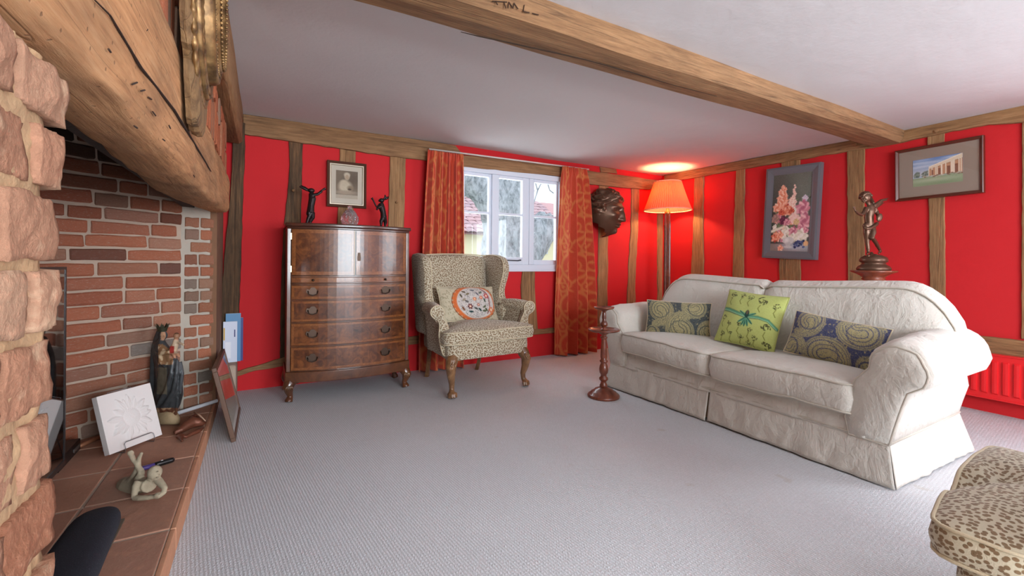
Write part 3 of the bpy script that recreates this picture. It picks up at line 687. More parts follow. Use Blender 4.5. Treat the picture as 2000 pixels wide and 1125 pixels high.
# --- near pier: rough bricks close to the lens
YP = 0.665
MB().box(-2.2, XL - 0.012, YF, YP - 0.02, 0.0, 2.02).build('pier_core', 'mortar_y', wl, True)
MB().box(-1.7, XL - 0.03, YF, -0.2, 0.0, 2.10).build('pier_core', 'mortar_y', wl, True)
def rough_block(name, ctr, size, mat, seed, n=(7, 9, 6), amp=0.006, tint=(1, 1, 1, 1), round_=0.12):
    """rounded lumpy block with its own relief"""
    sx, sy, sz = size; vs = []; idx = {}; fs = []
    def vert(i, j, k):
        if (i, j, k) in idx: return idx[(i, j, k)]
        p = Vector((i / n[0] * 2 - 1, j / n[1] * 2 - 1, k / n[2] * 2 - 1))
        q = Vector((p.x * math.sqrt(1 - round_ * (p.y**2 / 2 + p.z**2 / 2 - p.y**2 * p.z**2 / 3)), p.y * math.sqrt(1 - round_ * (p.x**2 / 2 + p.z**2 / 2 - p.x**2 * p.z**2 / 3)), p.z * math.sqrt(1 - round_ * (p.x**2 / 2 + p.y**2 / 2 - p.x**2 * p.y**2 / 3))))
        w = Vector((q.x * sx / 2, q.y * sy / 2, q.z * sz / 2)); s_ = Vector((seed * 7.1, seed * 3.3, 0))
        d = mnoise.noise(w * 22 + s_) * 1.0 + mnoise.noise(w * 55 + s_) * 0.6 + mnoise.noise(w * 130 + s_) * 0.3
        w += q.normalized() * d * amp
        idx[(i, j, k)] = len(vs); vs.append(Vector(ctr) + w); return idx[(i, j, k)]
    for a_ in range(3):
        b_, c_ = (a_ + 1) % 3, (a_ + 2) % 3
        for side in (0, n[a_]):
            for p in range(n[b_]):
                for q in range(n[c_]):
                    def ix(pp, qq):
                        t = [0, 0, 0]; t[a_] = side; t[b_] = pp; t[c_] = qq; return vert(*t)
                    fs.append((ix(p, q), ix(p + 1, q), ix(p + 1, q + 1), ix(p, q + 1)))
    mb = MB(); mb.add(vs, fs); o = mb.build(name, mat, wl, True, smooth=True); o.color = tint; return o
z = 0.0; row = 0
while z < 1.19:
    h = random.uniform(0.062, 0.070); h = min(h, 1.205 - z)
    edge = YP + random.uniform(-0.006, 0.012) + (0.028 if z > 1.06 else 0)
    cut = edge - (0.118 if row % 2 else 0.066) + random.uniform(-0.01, 0.01)
    for (ya, yb) in ((cut + 0.005, edge), (cut - 0.125, cut - 0.006), (cut - 0.36, cut - 0.135)):
        xo = random.uniform(-0.004, 0.006); g_ = random.uniform(0.92, 1.06)
        rough_block('brick', (XL - 0.075 + xo, (ya + yb) / 2, z + h / 2), (0.16, yb - ya, h), 'pierbrick', row * 5 + ya, n=(10, 16, 12), amp=0.0055, tint=(g_, g_, g_, 1))
    # inner return of the pier
    for xa in (-0.42, -0.70, -0.98):
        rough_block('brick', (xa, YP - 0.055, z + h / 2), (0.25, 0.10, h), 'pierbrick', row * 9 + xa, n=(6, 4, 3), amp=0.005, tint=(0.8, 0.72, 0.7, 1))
    z += h + 0.010; row += 1
# lumpy mortar filling between the pier bricks
def mfn(u, v):
    y = YP - 0.5 + u * 0.505; zz = v * 1.21
    x = XL - 0.002 + 0.006 * mnoise.noise(Vector((y * 30, zz * 30, 0))) + 0.004 * mnoise.noise(Vector((y * 90, zz * 90, 4)))
    if u > 0.97: x -= 0.10 * (u - 0.97) / 0.03
    return Vector((x, y, zz))
MB().grid(60, 150, mfn).build('mortar_joint', 'mortar_y', wl, True, smooth=True)
# wall above the pier and lintel: infill brick, core
MB().box(-0.36, XL - 0.02, YF, 3.36, 1.5, 2.1).build('infill_core', 'mortar_y', wl, True)
yy = 0.2; k = 0
while yy < 3.3:
    w_ = random.uniform(0.05, 0.062); zt = 1.80 + 0.02 * yy / 3; za = 1.545 + 0.02 * math.sin(yy * 3)
    zz = za
    while zz < zt:
        ln = random.uniform(0.12, 0.2); zb = min(zz + ln, zt + 0.02)
        if zb - zz > 0.03:
            g_ = random.uniform(0.85, 1.05)
            o = put_brick(BV[k % 8], (XL - 0.02 + random.uniform(-0.004, 0.004), yy + w_ / 2, (zz + zb) / 2), rotm(math.radians(random.uniform(-8, 2)), 0, 0), (0.05, w_, zb - zz), (g_ * 1.15, g_ * 1.0, g_ * 0.85, 1))
            k += 1
        zz = zb + 0.010
    yy += w_ + 0.010

# --- oak lintel (bressumer)
lint = []
NY = 90
for i in range(NY + 1):
    y = -0.75 + (3.36 + 0.75) * i / NY
    zb = 1.195 + 0.030 * max(0, y) + 0.008 * math.sin(y * 2.1); zt = 1.565 + 0.012 * math.sin(y * 1.7 + 1)
    xf = XL + 0.012; xb = -0.375 + 0.03 * math.sin(y * 1.9)
    prof = [(xf, zt), (xf + 0.006, zt - 0.06), (xf + 0.010, (zt + zb) / 2 + 0.06), (xf + 0.010, (zt + zb) / 2), (xf + 0.009, zb + 0.09), (xf + 0.006, zb + 0.022), (xf + 0.000, zb + 0.006), (xf - 0.022, zb - 0.002), ((xf + xb) / 2, zb - 0.002), (xb + 0.03, zb + 0.022), (xb, zb + 0.07), (xb, zt)]
    ring = []
    for j, (x, z) in enumerate(prof):
        q = Vector((y * 3.0, j * 0.9, 2.0)); d = mnoise.noise(q) * 0.010 + mnoise.noise(q * 3) * 0.006 + (mnoise.noise(Vector((y * 14, j * 2.3, 5))) * (0.010 if 5 <= j <= 9 else 0.003))
        ring.append(Vector((x + d * (1 if j < 7 else 0.4), y, z + d * (1.0 if 5 <= j <= 9 else 0.5))))
    lint.append(ring)
    if i == NY: lint.append([p + Vector((0, 0.004, 0)) for p in ring]); lint.append([p + Vector((0, 0.006, 0)) for p in ring])
lo = MB().loft(lint).build('trim_2', 'bress', smooth=False, sub=1); tag(lo, 'massive worm-eaten oak lintel beam over the brick fireplace', 'lintel beam', kind='structure')
# the long drying split
sp = [onX(px, py, XL + 0.024) for px, py in ((185, 0), (215, 30), (250, 90), (275, 132), (305, 170), (340, 215), (370, 265), (400, 315), (412, 335))]
MB().tube(sp, [0.0012, 0.0016, 0.0024, 0.003, 0.0032, 0.0036, 0.004, 0.004, 0.002], 5, flat=0.5).build('split', plain('deep_split', (48, 28, 16), 0.95), lo, True)
for (px, py, dx, dy) in ((253, 62, 5, -4), (285, 60, 3, -3), (258, 165, 10, -4), (275, 178, 8, -2), (290, 190, 6, 4), (298, 218, 6, 8), (330, 245, 3, 6), (212, 96, 4, 6), (262, 246, 6, 4), (318, 272, 4, 3), (378, 342, 2, 4)):
    MB().tube([onX(px, py, XL + 0.0215), onX(px + dx, py + dy, XL + 0.0215)], 0.0014, 5).build('tool_mark', plain('tool_cut', (50, 30, 18), 0.95), lo, True)
# timber under the ceiling along the breast
mp = MB(); rings = []
for i in range(41):
    y = YF + (YB - 0.05 - YF) * i / 40; zb = 1.76 + 0.030 * max(0, y) + 0.008 * math.sin(3 * y); zt = zc(y) + 0.03
    e = mnoise.noise(Vector((y * 2, 0, 9))) * 0.008
    rings.append([Vector((-0.128 + e, y, zt)), Vector((-0.132 + e, y, zb + 0.02)), Vector((-0.15, y, zb + e)), Vector((-0.30, y, zb + 0.01)), Vector((-0.30, y, zt))])
pt = mp.loft(rings).build('trim_3', 'oak_y', bevel=0.004); tag(pt, 'oak wall plate under the ceiling above the lintel', 'wall plate', kind='structure')

# --- hearth
hr = empty('hearth', (-0.7, 2.0, 0), label='raised hearth of square terracotta tiles in the fireplace', cat='hearth', kind='structure')
hx = -0.252; yh1 = J1.y - 0.005
MB().box(-2.0, hx - 0.012, YP - 0.05, yh1 + 0.01, 0.0, HZ - 0.003).build('hearth_bed', 'mortar', hr, True)
ty = [0.66, 0.93, 1.25, 1.565, 1.878, 2.19, 2.52, 2.86, 3.20, yh1]; tx = [hx, -0.568, -0.885, -1.2, -1.52, -1.84]
for j in range(len(ty) - 1):
    for i in range(len(tx) - 1):
        xa, xb = tx[i + 1] + 0.005, tx[i] - (0.005 if i else 0.013); ya, yb = ty[j] + 0.005, ty[j + 1] - 0.005
        cx, cy = (xa + xb) / 2, (ya + yb) / 2
        if (Vector((cx, cy, 0)) - A).dot(nw) < -0.05: continue
        g_ = random.uniform(0.92, 1.05)
        o = MB().box(xa, xb, ya, yb, HZ - 0.03, HZ + random.uniform(-0.0015, 0.0015)).build('floor_tile', 'tile', hr, True, bevel=0.004); o.color = (g_, g_, g_, 1)
for j in range(len(ty) - 1):
    o = MB().box(hx - 0.012, hx + 0.006, ty[j] + 0.004, ty[j + 1] - 0.004, 0.001, HZ - 0.002).build('edge_tile', 'tile', hr, True, bevel=0.004); o.color = (1.15, 1.1, 1.0, 1)
# ================================================================== WALNUT TALLBOY
cw, cd = 0.86, 0.37
fl_, fr_ = onZ(570, 783, 0), onZ(785, 755, 0)
ca = math.atan2(fr_.y - fl_.y, fr_.x - fl_.x)
cc = (fl_ + fr_) / 2 + Vector((-math.sin(ca), math.cos(ca), 0)) * (cd / 2 - 0.03)
cc.y = min(cc.y, YB - cd / 2 - 0.035)
cab = empty('tallboy_cabinet', (cc.x, cc.y, 0), ca, 'bow-fronted walnut tallboy with two doors and graduated drawers', 'cabinet')
def bow(x, amp=0.085): return -cd / 2 - amp * (1 - (2 * x / cw) ** 2)
def bowpanel(x0, x1, z0, z1, off, th, n=14, amp=0.085):
    m = MB(); A_ = []; B_ = []
    rings = []
    for i in range(n + 1):
        x = x0 + (x1 - x0) * i / n; y = bow(x, amp) - off
        rings.append([Vector((x, y, z0)), Vector((x, y, z1)), Vector((x, y + th, z1)), Vector((x, y + th, z0))])
    return m.loft(rings)
zb0 = 0.14
m = MB(); n = 16
pl_ = [Vector((cw / 2 * (2 * i / n - 1), bow(cw / 2 * (2 * i / n - 1)) + 0.012, 0)) for i in range(n + 1)] + [Vector((cw / 2, cd / 2, 0)), Vector((-cw / 2, cd / 2, 0))]
m.prism([p + Vector((0, 0, zb0 + 0.05)) for p in pl_], [p + Vector((0, 0, 1.225)) for p in pl_])
body = m.build('carcass', 'walnut_m', cab)
def slab(z0, z1, ov):
    w = cw / 2 + ov
    p = [Vector((w * (2 * i / n - 1), bow(cw / 2 * (2 * i / n - 1)) - ov, 0)) for i in range(n + 1)] + [Vector((w, cd / 2, 0)), Vector((-w, cd / 2, 0))]
    return MB().prism([q + Vector((0, 0, z0)) for q in p], [q + Vector((0, 0, z1)) for q in p])
slab(1.225, 1.24, 0.004).build('top_moulding', 'walnut_d', cab, bevel=0.003); slab(1.24, 1.265, 0.016).build('cornice', 'walnut_d', cab, bevel=0.006)
slab(zb0, 0.215, 0.012).build('plinth', 'walnut_m', cab, bevel=0.006)
for sx in (-1, 1):
    MB().box(sx * cw / 2 - 0.022, sx * cw / 2 + 0.022 if sx < 0 else cw / 2 + 0.004, bow(sx * cw / 2) - 0.006, bow(sx * cw / 2) + 0.03, 0.215, 1.225).build('corner_stile', 'walnut_m', cab, bevel=0.003) if sx > 0 else MB().box(-cw / 2 - 0.004, -cw / 2 + 0.022, bow(cw / 2) - 0.006, bow(cw / 2) + 0.03, 0.215, 1.225).build('corner_stile', 'walnut_m', cab, bevel=0.003)
def handle(parent, x, z, off, s=1.0):
    y = bow(x) - off; pr_ = MB()
    plate = [(-0.034, 0.0), (-0.030, 0.016), (-0.018, 0.012), (-0.008, 0.024), (0.008, 0.024), (0.018, 0.012), (0.030, 0.016), (0.034, 0.0), (0.024, -0.012), (0.010, -0.016), (0, -0.024), (-0.010, -0.016), (-0.024, -0.012)]
    pr_.prism([Vector((x + a_ * s, y - 0.004, z + b_ * s)) for a_, b_ in plate], [Vector((x + a_ * s, y, z + b_ * s)) for a_, b_ in plate])
    h = pr_.build('handle', 'brass_d', parent)
    return h
def bail(parent, x, z, off, s=1.0):
    y = bow(x) - off - 0.004
    pts = [(x - 0.024 * s, y, z + 0.004), (x - 0.024 * s, y - 0.012, z + 0.002), (x - 0.02 * s, y - 0.016, z - 0.014 * s), (x, y - 0.018, z - 0.02 * s), (x + 0.02 * s, y - 0.016, z - 0.014 * s), (x + 0.024 * s, y - 0.012, z + 0.002), (x + 0.024 * s, y, z + 0.004)]
    return MB().tube(pts, 0.0035, 6)
def drawer(z0, z1, name='drawer', fan=True):
    x0, x1 = -cw / 2 + 0.026, cw / 2 - 0.026
    d = bowpanel(x0, x1, z0, z1, 0.002, 0.02).build(name, 'walnut', cab)
    t = 0.017
    bnd = bowpanel(x0, x1, z0, z0 + t, 0.0035, 0.002); b2 = bowpanel(x0, x1, z1 - t, z1, 0.0035, 0.002)
    bnd.add(b2.v, b2.f)
    for a_, b_ in ((x0, x0 + t), (x1 - t, x1)):
        q = bowpanel(a_, b_, z0 + t, z1 - t, 0.0035, 0.002, 2); bnd.add(q.v, q.f)
    bnd.build('crossbanding', 'walnut_band', d)
    return d
for z0, z1 in ((0.225, 0.385), (0.40, 0.553), (0.568, 0.712), (0.727, 0.822)):
    d = drawer(z0, z1)
    for x in (-0.27, 0.235):
        h = handle(d, x, (z0 + z1) / 2 + 0.004, 0.0035, 1.3)
        b_ = bail(d, x, (z0 + z1) / 2 + 0.006, 0.0035, 1.3)
        h2 = b_.build('bail', 'brass_d', d, smooth=True)
    for zz in (z1 + 0.0035,):
        bowpanel(-cw / 2 + 0.022, cw / 2 - 0.022, z1 + 0.002, z1 + 0.013, 0.004, 0.02).build('drawer_divider', 'walnut_m', cab)
sl_ = bowpanel(-cw / 2 + 0.026, cw / 2 - 0.026, 0.84, 0.882, 0.002, 0.02).build('brushing_slide', 'walnut_band', cab)
for x in (-0.27, 0.235): MB().ell((x, bow(x) - 0.012, 0.861), 0.009).build('knob', 'brass_d', sl_, smooth=True)
for z0, z1 in ((0.836, 0.845), (0.878, 0.892)): bowpanel(-cw / 2 + 0.022, cw / 2 - 0.022, z0, z1, 0.007, 0.02).build('bead_moulding', 'walnut_m', cab, bevel=0.002)
# doors: left one flat and a little ajar, right one bowed
dz0, dz1 = 0.898, 1.218
def door(x0, x1, right):
    d = bowpanel(x0, x1, dz0, dz1, 0.006, 0.02).build('door', 'walnut', cab)
    t = 0.024; bnd = bowpanel(x0, x1, dz0, dz0 + t, 0.0075, 0.002); q = bowpanel(x0, x1, dz1 - t, dz1, 0.0075, 0.002); bnd.add(q.v, q.f)
    for a_, b_ in ((x0, x0 + t), (x1 - t, x1)): q = bowpanel(a_, b_, dz0 + t, dz1 - t, 0.0075, 0.002, 2); bnd.add(q.v, q.f)
    bnd.build('crossbanding', 'walnut_band', d); return d
dl = door(-cw / 2 + 0.026, 0.008, False); dr = door(0.016, cw / 2 - 0.026, True)
MB().box(0.0075, 0.0165, bow(0) - 0.004, bow(0) + 0.02, dz0, dz1).build('door_gap', 'black', cab)
MB().box(0.000, 0.0068, bow(0) - 0.0125, bow(0) - 0.008, dz0, dz1).build('door_bead', plain('pale_edge', (176, 150, 120), 0.3), dl)
h = MB().prism([Vector((0.036 + a_, bow(0.04) - 0.012, 1.03 + b_)) for a_, b_ in ((-0.010, -0.03), (0.010, -0.03), (0.013, -0.01), (0.008, 0.03), (-0.008, 0.03), (-0.013, -0.01))], [Vector((0.036 + a_, bow(0.04) - 0.006, 1.03 + b_)) for a_, b_ in ((-0.010, -0.03), (0.010, -0.03), (0.013, -0.01), (0.008, 0.03), (-0.008, 0.03), (-0.013, -0.01))]).build('escutcheon', 'brass_d', dr)
for z in (0.94, 1.17): MB().box(-cw / 2 + 0.018, -cw / 2 + 0.027, bow(cw / 2) - 0.0135, bow(cw / 2) - 0.004, z - 0.022, z + 0.022).build('hinge', plain('brass_hinge', (196, 176, 140), 0.3, 0.8), dl)
# cabriole feet
def cab_leg(sx, front):
    m = MB(); x = sx * (cw / 2 - 0.03); y = (bow(cw / 2) + 0.02) if front else cd / 2 - 0.05; dy = -1 if front else 0.4
    path = [(x, y, 0.16), (x + sx * 0.012, y + dy * 0.014, 0.13), (x + sx * 0.022, y + dy * 0.026, 0.10), (x + sx * 0.012, y + dy * 0.018, 0.065), (x + sx * 0.006, y + dy * 0.012, 0.04), (x + sx * 0.014, y + dy * 0.022, 0.018), (x + sx * 0.016, y + dy * 0.026, 0.004)]
    m.tube(path, [0.040, 0.040, 0.036, 0.024, 0.019, 0.026, 0.028], 12)
    m.tube([(x, y + dy * 0.01, 0.150), (x - sx * 0.045, y + dy * 0.012, 0.135), (x - sx * 0.06, y + dy * 0.012, 0.150)], [0.020, 0.014, 0.012], 8)
    lg = blob(m, 'leg', 'chairleg' if False else 'walnut_m', cab, voxel=0.006, smooth=3)
    if front:
        k = MB()
        for q in range(-2, 3):
            k.tube([(x + sx * 0.010, y + dy * 0.045, 0.135), (x + sx * (0.014 + 0.010 * q), y + dy * 0.058, 0.112), (x + sx * (0.016 + 0.012 * q), y + dy * 0.056, 0.085)], [0.003, 0.0055, 0.002], 6)
        k.build('knee_carving', 'chairleg', lg, smooth=True)
for sx in (-1, 1):
    for fr in (True, False): cab_leg(sx, fr)

# ------------------------------------------------------------------ things on the tallboy
ZT = 1.2655
ctop = lambda px: onY(px, 440, cc.y + 0.02)
def hare(px, label, pose):
    p = ctop(px); root = empty('hare_figurine', (p.x, cc.y + 0.02, ZT), 0, label, 'figurine'); s = 0.00445
    ox, oy = pose['o']
    def q(x, y, d=0.0): return Vector(((x - ox) * s, d * s, (oy - y) * s))
    m = MB()
    for path, rad in pose['t']: m.tube([q(*a_) for a_ in path], [r * s * 1.3 for r in rad], 8)
    for c_, r in pose['e']: m.ell(q(*c_), tuple(v * s * 1.12 for v in r))
    blob(m, 'body', 'bronze_blk', root, voxel=0.0032, smooth=2)
    MB().lathe([(0.030, 0.0), (0.030, 0.006), (0.026, 0.010)], 16).build('base', 'bronze_blk', root)
    return root
hare(606, 'black bronze hare figurine with both arms flung out, facing away', {'o': (606, 438.5), 't': [
    ([(607, 417), (603, 426, -2), (600, 436, -2), (597, 437, -5)], [3.6, 2.6, 1.7, 1.8]), ([(609, 416), (610, 425, 1), (606, 433, 2), (608, 438, 1)], [3.4, 2.6, 1.7, 1.8]),
    ([(606, 416), (607, 404), (609, 392), (607, 383)], [4.8, 4.2, 4.6, 3.2]),
    ([(602, 379, 0), (596, 376, 0), (589, 373, 0)], [1.5, 2.0, 1.3]), ([(603, 378, 1.5), (597, 374.5, 1.5), (591, 371.5, 1.5)], [1.4, 1.8, 1.1]),
    ([(611, 386), (618, 383), (625, 376), (630, 373)], [2.2, 1.6, 1.3, 1.8]), ([(609, 387, -3), (617, 385, -4), (624, 379, -5)], [2.0, 1.5, 1.4])],
    'e': [((607, 378.5), (5.2, 4.0, 3.6)), ((604, 418), (4.2, 5.0, 5.0))]})
hare(746, 'black bronze hare figurine with pricked ears and raised forepaw', {'o': (746, 440), 't': [
    ([(748, 420), (744, 427, -2), (744, 434, -2), (742, 439, -4)], [3.8, 2.7, 1.6, 1.7]), ([(750, 420), (753, 428, 2), (752, 434, 2), (754, 439, 1)], [3.6, 2.7, 1.6, 1.7]),
    ([(749, 420), (748, 410), (745, 400), (744, 393)], [4.4, 4.0, 4.6, 3.4]),
    ([(749, 385), (752, 381), (751, 377)], [1.2, 1.6, 0.8]), ([(750, 386, 1.5), (755, 383, 1.5), (758, 380, 1.5)], [1.3, 2.0, 1.0]),
    ([(742, 396), (736, 401), (733, 395), (729, 387), (727, 385)], [2.0, 1.5, 1.2, 1.2, 2.2]), ([(743, 399, -3), (738, 403, -4), (735, 406, -5)], [1.9, 1.4, 1.7])],
    'e': [((745, 388), (4.4, 3.6, 3.6)), ((741.5, 389), (2.4, 2.2, 2.0)), ((750, 418), (4.2, 4.6, 5.2))]})
# cut-glass scent bottle
p = ctop(681.5); gb = empty('glass_bottle', (p.x, cc.y - 0.02, ZT), 0, 'round cut-glass bottle with stopper between the two hares', 'bottle')
def cutglass():
    g = G('cut_crystal', 0.05); b = g.b
    b.inputs['Transmission Weight'].default_value = 0.9; b.inputs['IOR'].default_value = 1.45; b.inputs['Base Color'].default_value = L(236, 224, 226)
    v = g.co(); n1 = g.vor(v, 55); g.bump(n1, 0.9, 0.01); return g.m
MAT['crystal'] = cutglass()
MB().lathe([(0.0, 0.0), (0.040, 0.0), (0.055, 0.015), (0.068, 0.05), (0.066, 0.075), (0.050, 0.105), (0.034, 0.125), (0.036, 0.128), (0.022, 0.132), (0.018, 0.137)], 20).build('body', 'crystal', gb)
MB().lathe([(0.012, 0.137), (0.017, 0.146), (0.018, 0.158), (0.010, 0.166), (0, 0.167)], 10).build('stopper', 'crystal', gb)

# ------------------------------------------------------------------ framed pictures (generic)
def picture(name, corners, wallname, proud, fw, depth, fmat, label, paint, matw=None, matcol=None, glass=True, nu=90, nv=110, cmat='print', lipmat=None, cat='picture', lip=0.0):
    """corners: TL,TR,BR,BL pixels of the outer frame edge on its wall"""
    pts = [onY(*c_, YB - proud) if wallname == 'back' else onR(*c_, proud) for c_ in corners]
    ctr = sum(pts, Vector()) / 4; ex = ((pts[1] - pts[0]) + (pts[2] - pts[3])) / 2; w = ex.length; ex.normalize()
    ez = ((pts[0] - pts[3]) + (pts[1] - pts[2])) / 2; h = ez.length; ez = (ez - ex * ez.dot(ex)).normalized(); nn = ex.cross(ez).normalized()
    if nn.dot(CAM - ctr) < 0: nn = -nn
    root = empty(name, ctr - ez * h / 2, 0, label, cat)
    P_ = lambda x, z, d: ctr + ex * x + ez * z + nn * d
    # mitred frame pieces
    w2, h2 = w / 2, h / 2; o = [(-w2, h2), (w2, h2), (w2, -h2), (-w2, -h2)]
    prof = [(0.0, -depth), (0.0, -0.004), (0.25, 0.0), (0.5, -0.004), (0.8, -0.010), (1.0, -0.012), (1.0, -depth)]
    for k in range(4):
        a_, b_ = o[k], o[(k + 1) % 4]; rings = []
        for (cx, cz) in (a_, b_):
            rings.append([P_(cx - math.copysign(fw * t, cx), cz - math.copysign(fw * t, cz), d) for t, d in prof])
        MB().loft(rings).build('frame_moulding', fmat, root, True)
    iw, ih = w2 - fw, h2 - fw
    if lipmat:
        for k in range(4):
            oo = [(-iw, ih), (iw, ih), (iw, -ih), (-iw, -ih)]; a_, b_ = oo[k], oo[(k + 1) % 4]; rings = []
            for (cx, cz) in (a_, b_): rings.append([P_(cx - math.copysign(lip * t, cx), cz - math.copysign(lip * t, cz), d) for t, d in ((0, -0.02), (0, -0.009), (0.6, -0.009), (1, -0.014), (1, -0.02))])
            MB().loft(rings).build('frame_slip', lipmat, root, True)
    MB().prism([P_(x, z, -0.017) for x, z in ((-iw, ih), (iw, ih), (iw, -ih), (-iw, -ih))], [P_(x, z, -depth + 0.002) for x, z in ((-iw, ih), (iw, ih), (iw, -ih), (-iw, -ih))]).build('mount', plain(name + '_mount', matcol or (60, 50, 45), 0.8), root, True)
    mw = matw or (0, 0); pw, ph = iw - mw[0], ih - mw[1]
    g_ = MB().grid(nu, nv, lambda u, v: P_(-pw + 2 * pw * u, ph - 2 * ph * v, -0.0155))
    g_.build('artwork', cmat, root, True, colors=gridcols(paint, nu, nv))
    if glass: MB().prism([P_(x, z, -0.0125) for x, z in ((-iw, ih), (iw, ih), (iw, -ih), (-iw, -ih))], [P_(x, z, -0.0135) for x, z in ((-iw, ih), (iw, ih), (iw, -ih), (-iw, -ih))]).build('pane', 'picglass', root, True)
    return root
# sepia print of a seated child
P1 = Paint(90, 110, 1.18, (150, 136, 118))
P1.disc(0.5, 0.35, 0.9, 0.7, (124, 110, 94), soft=0.9); P1.disc(0.8, 0.3, 0.35, 0.3, (112, 98, 84), soft=0.8)
P1.disc(0.5, 0.24, 0.12, 0.15, (200, 184, 160), soft=0.25); P1.disc(0.5, 0.17, 0.14, 0.10, (206, 192, 170), soft=0.3); P1.disc(0.50, 0.27, 0.085, 0.10, (186, 164, 138), soft=0.25)
P1.disc(0.42, 0.68, 0.30, 0.26, (206, 192, 168), soft=0.3); P1.disc(0.36, 0.52, 0.17, 0.13, (202, 188, 164), soft=0.3); P1.disc(0.66, 0.72, 0.14, 0.10, (150, 132, 110), soft=0.4); P1.disc(0.62, 0.78, 0.08, 0.04, (96, 82, 70), soft=0.4)
P1.disc(0.45, 0.92, 0.45, 0.08, (170, 152, 130), soft=0.5); P1.rect(0, 1, 1.02, 1.18, (186, 172, 152)); P1.grain(4)
picture('framed_print', [(639, 312), (717, 320), (715, 407.5), (639, 402)], 'back', 0.045, 0.022, 0.04, plain('walnut_slim', (86, 56, 42), 0.4), 'small framed sepia print of a seated child in a cream mount', P1, (0.048, 0.052), (206, 196, 178), lipmat=plain('silver_slip', (178, 164, 144), 0.4, 0.4), lip=0.012)

# ================================================================== WING CHAIRS
def rounded_outline(pts, r=0.03, k=4):
    out = []; n = len(pts)
    for i in range(n):
        p = Vector(pts[i]); a_ = (Vector(pts[i - 1]) - p); b_ = (Vector(pts[(i + 1) % n]) - p); rr = min(r, a_.length * 0.45, b_.length * 0.45)
        A_ = p + a_.normalized() * rr; B_ = p + b_.normalized() * rr
        for t in range(k + 1):
            t /= k; out.append(A_ * (1 - t) ** 2 + p * 2 * t * (1 - t) + B_ * t * t)
    return out
def resample(poly, n):
    L_ = [0]; m = len(poly)
    for i in range(m): L_.append(L_[-1] + (poly[(i + 1) % m] - poly[i]).length)
    out = []; j = 0
    for q in range(n):
        d = L_[-1] * q / n
        while L_[j + 1] < d: j += 1
        t = (d - L_[j]) / max(1e-9, L_[j + 1] - L_[j]); out.append(poly[j] * (1 - t) + poly[(j + 1) % m] * t)
    return out
def pad(outline, z0, z1, crown=0.02, rnd=0.02, n=72, tilt=None, wob=0.004, puff=0.008):
    """upholstered pad over an outline (2-d); returns MB and its upper and lower seam paths"""
    ol = resample([Vector((p[0], p[1])) for p in outline], n); c = sum(ol, Vector((0, 0))) / n
    rings = []
    def ringat(s, z, off=0.0):
        r = []
        for i, p in enumerate(ol):
            d = p - c; nn = d.normalized(); q = c + d * s + nn * off
            zz = z + (tilt(q) if tilt else 0) + wob * mnoise.noise(Vector((q.x * 9, q.y * 9, z * 5)))
            r.append(Vector((q.x, q.y, zz)))
        return r
    for s in (0.12, 0.4, 0.7, 0.88): rings.append(ringat(s, z0 - crown * 0.35 * (1 - s * s)))
    rings += [ringat(1, z0, -rnd * 0.6), ringat(1, z0 + rnd * 0.3, -rnd * 0.1), ringat(1, z0 + rnd * 0.8, puff * 0.3), ringat(1, (z0 + z1) / 2, puff), ringat(1, z1 - rnd * 0.8, puff * 0.3), ringat(1, z1 - rnd * 0.3, -rnd * 0.1), ringat(1, z1, -rnd * 0.6)]
    for s in (0.88, 0.7, 0.4, 0.12): rings.append(ringat(s, z1 + crown * (1 - s ** 2.2)))
    m = MB().loft(rings)
    return m, ringat(1, z1 - rnd * 0.35, 0.001), ringat(1, z0 + rnd * 0.35, 0.001)
def seam(path, mat, parent, r=0.005, name='piping'): return MB().ring(path, r, 6).build(name, mat, parent, smooth=True)
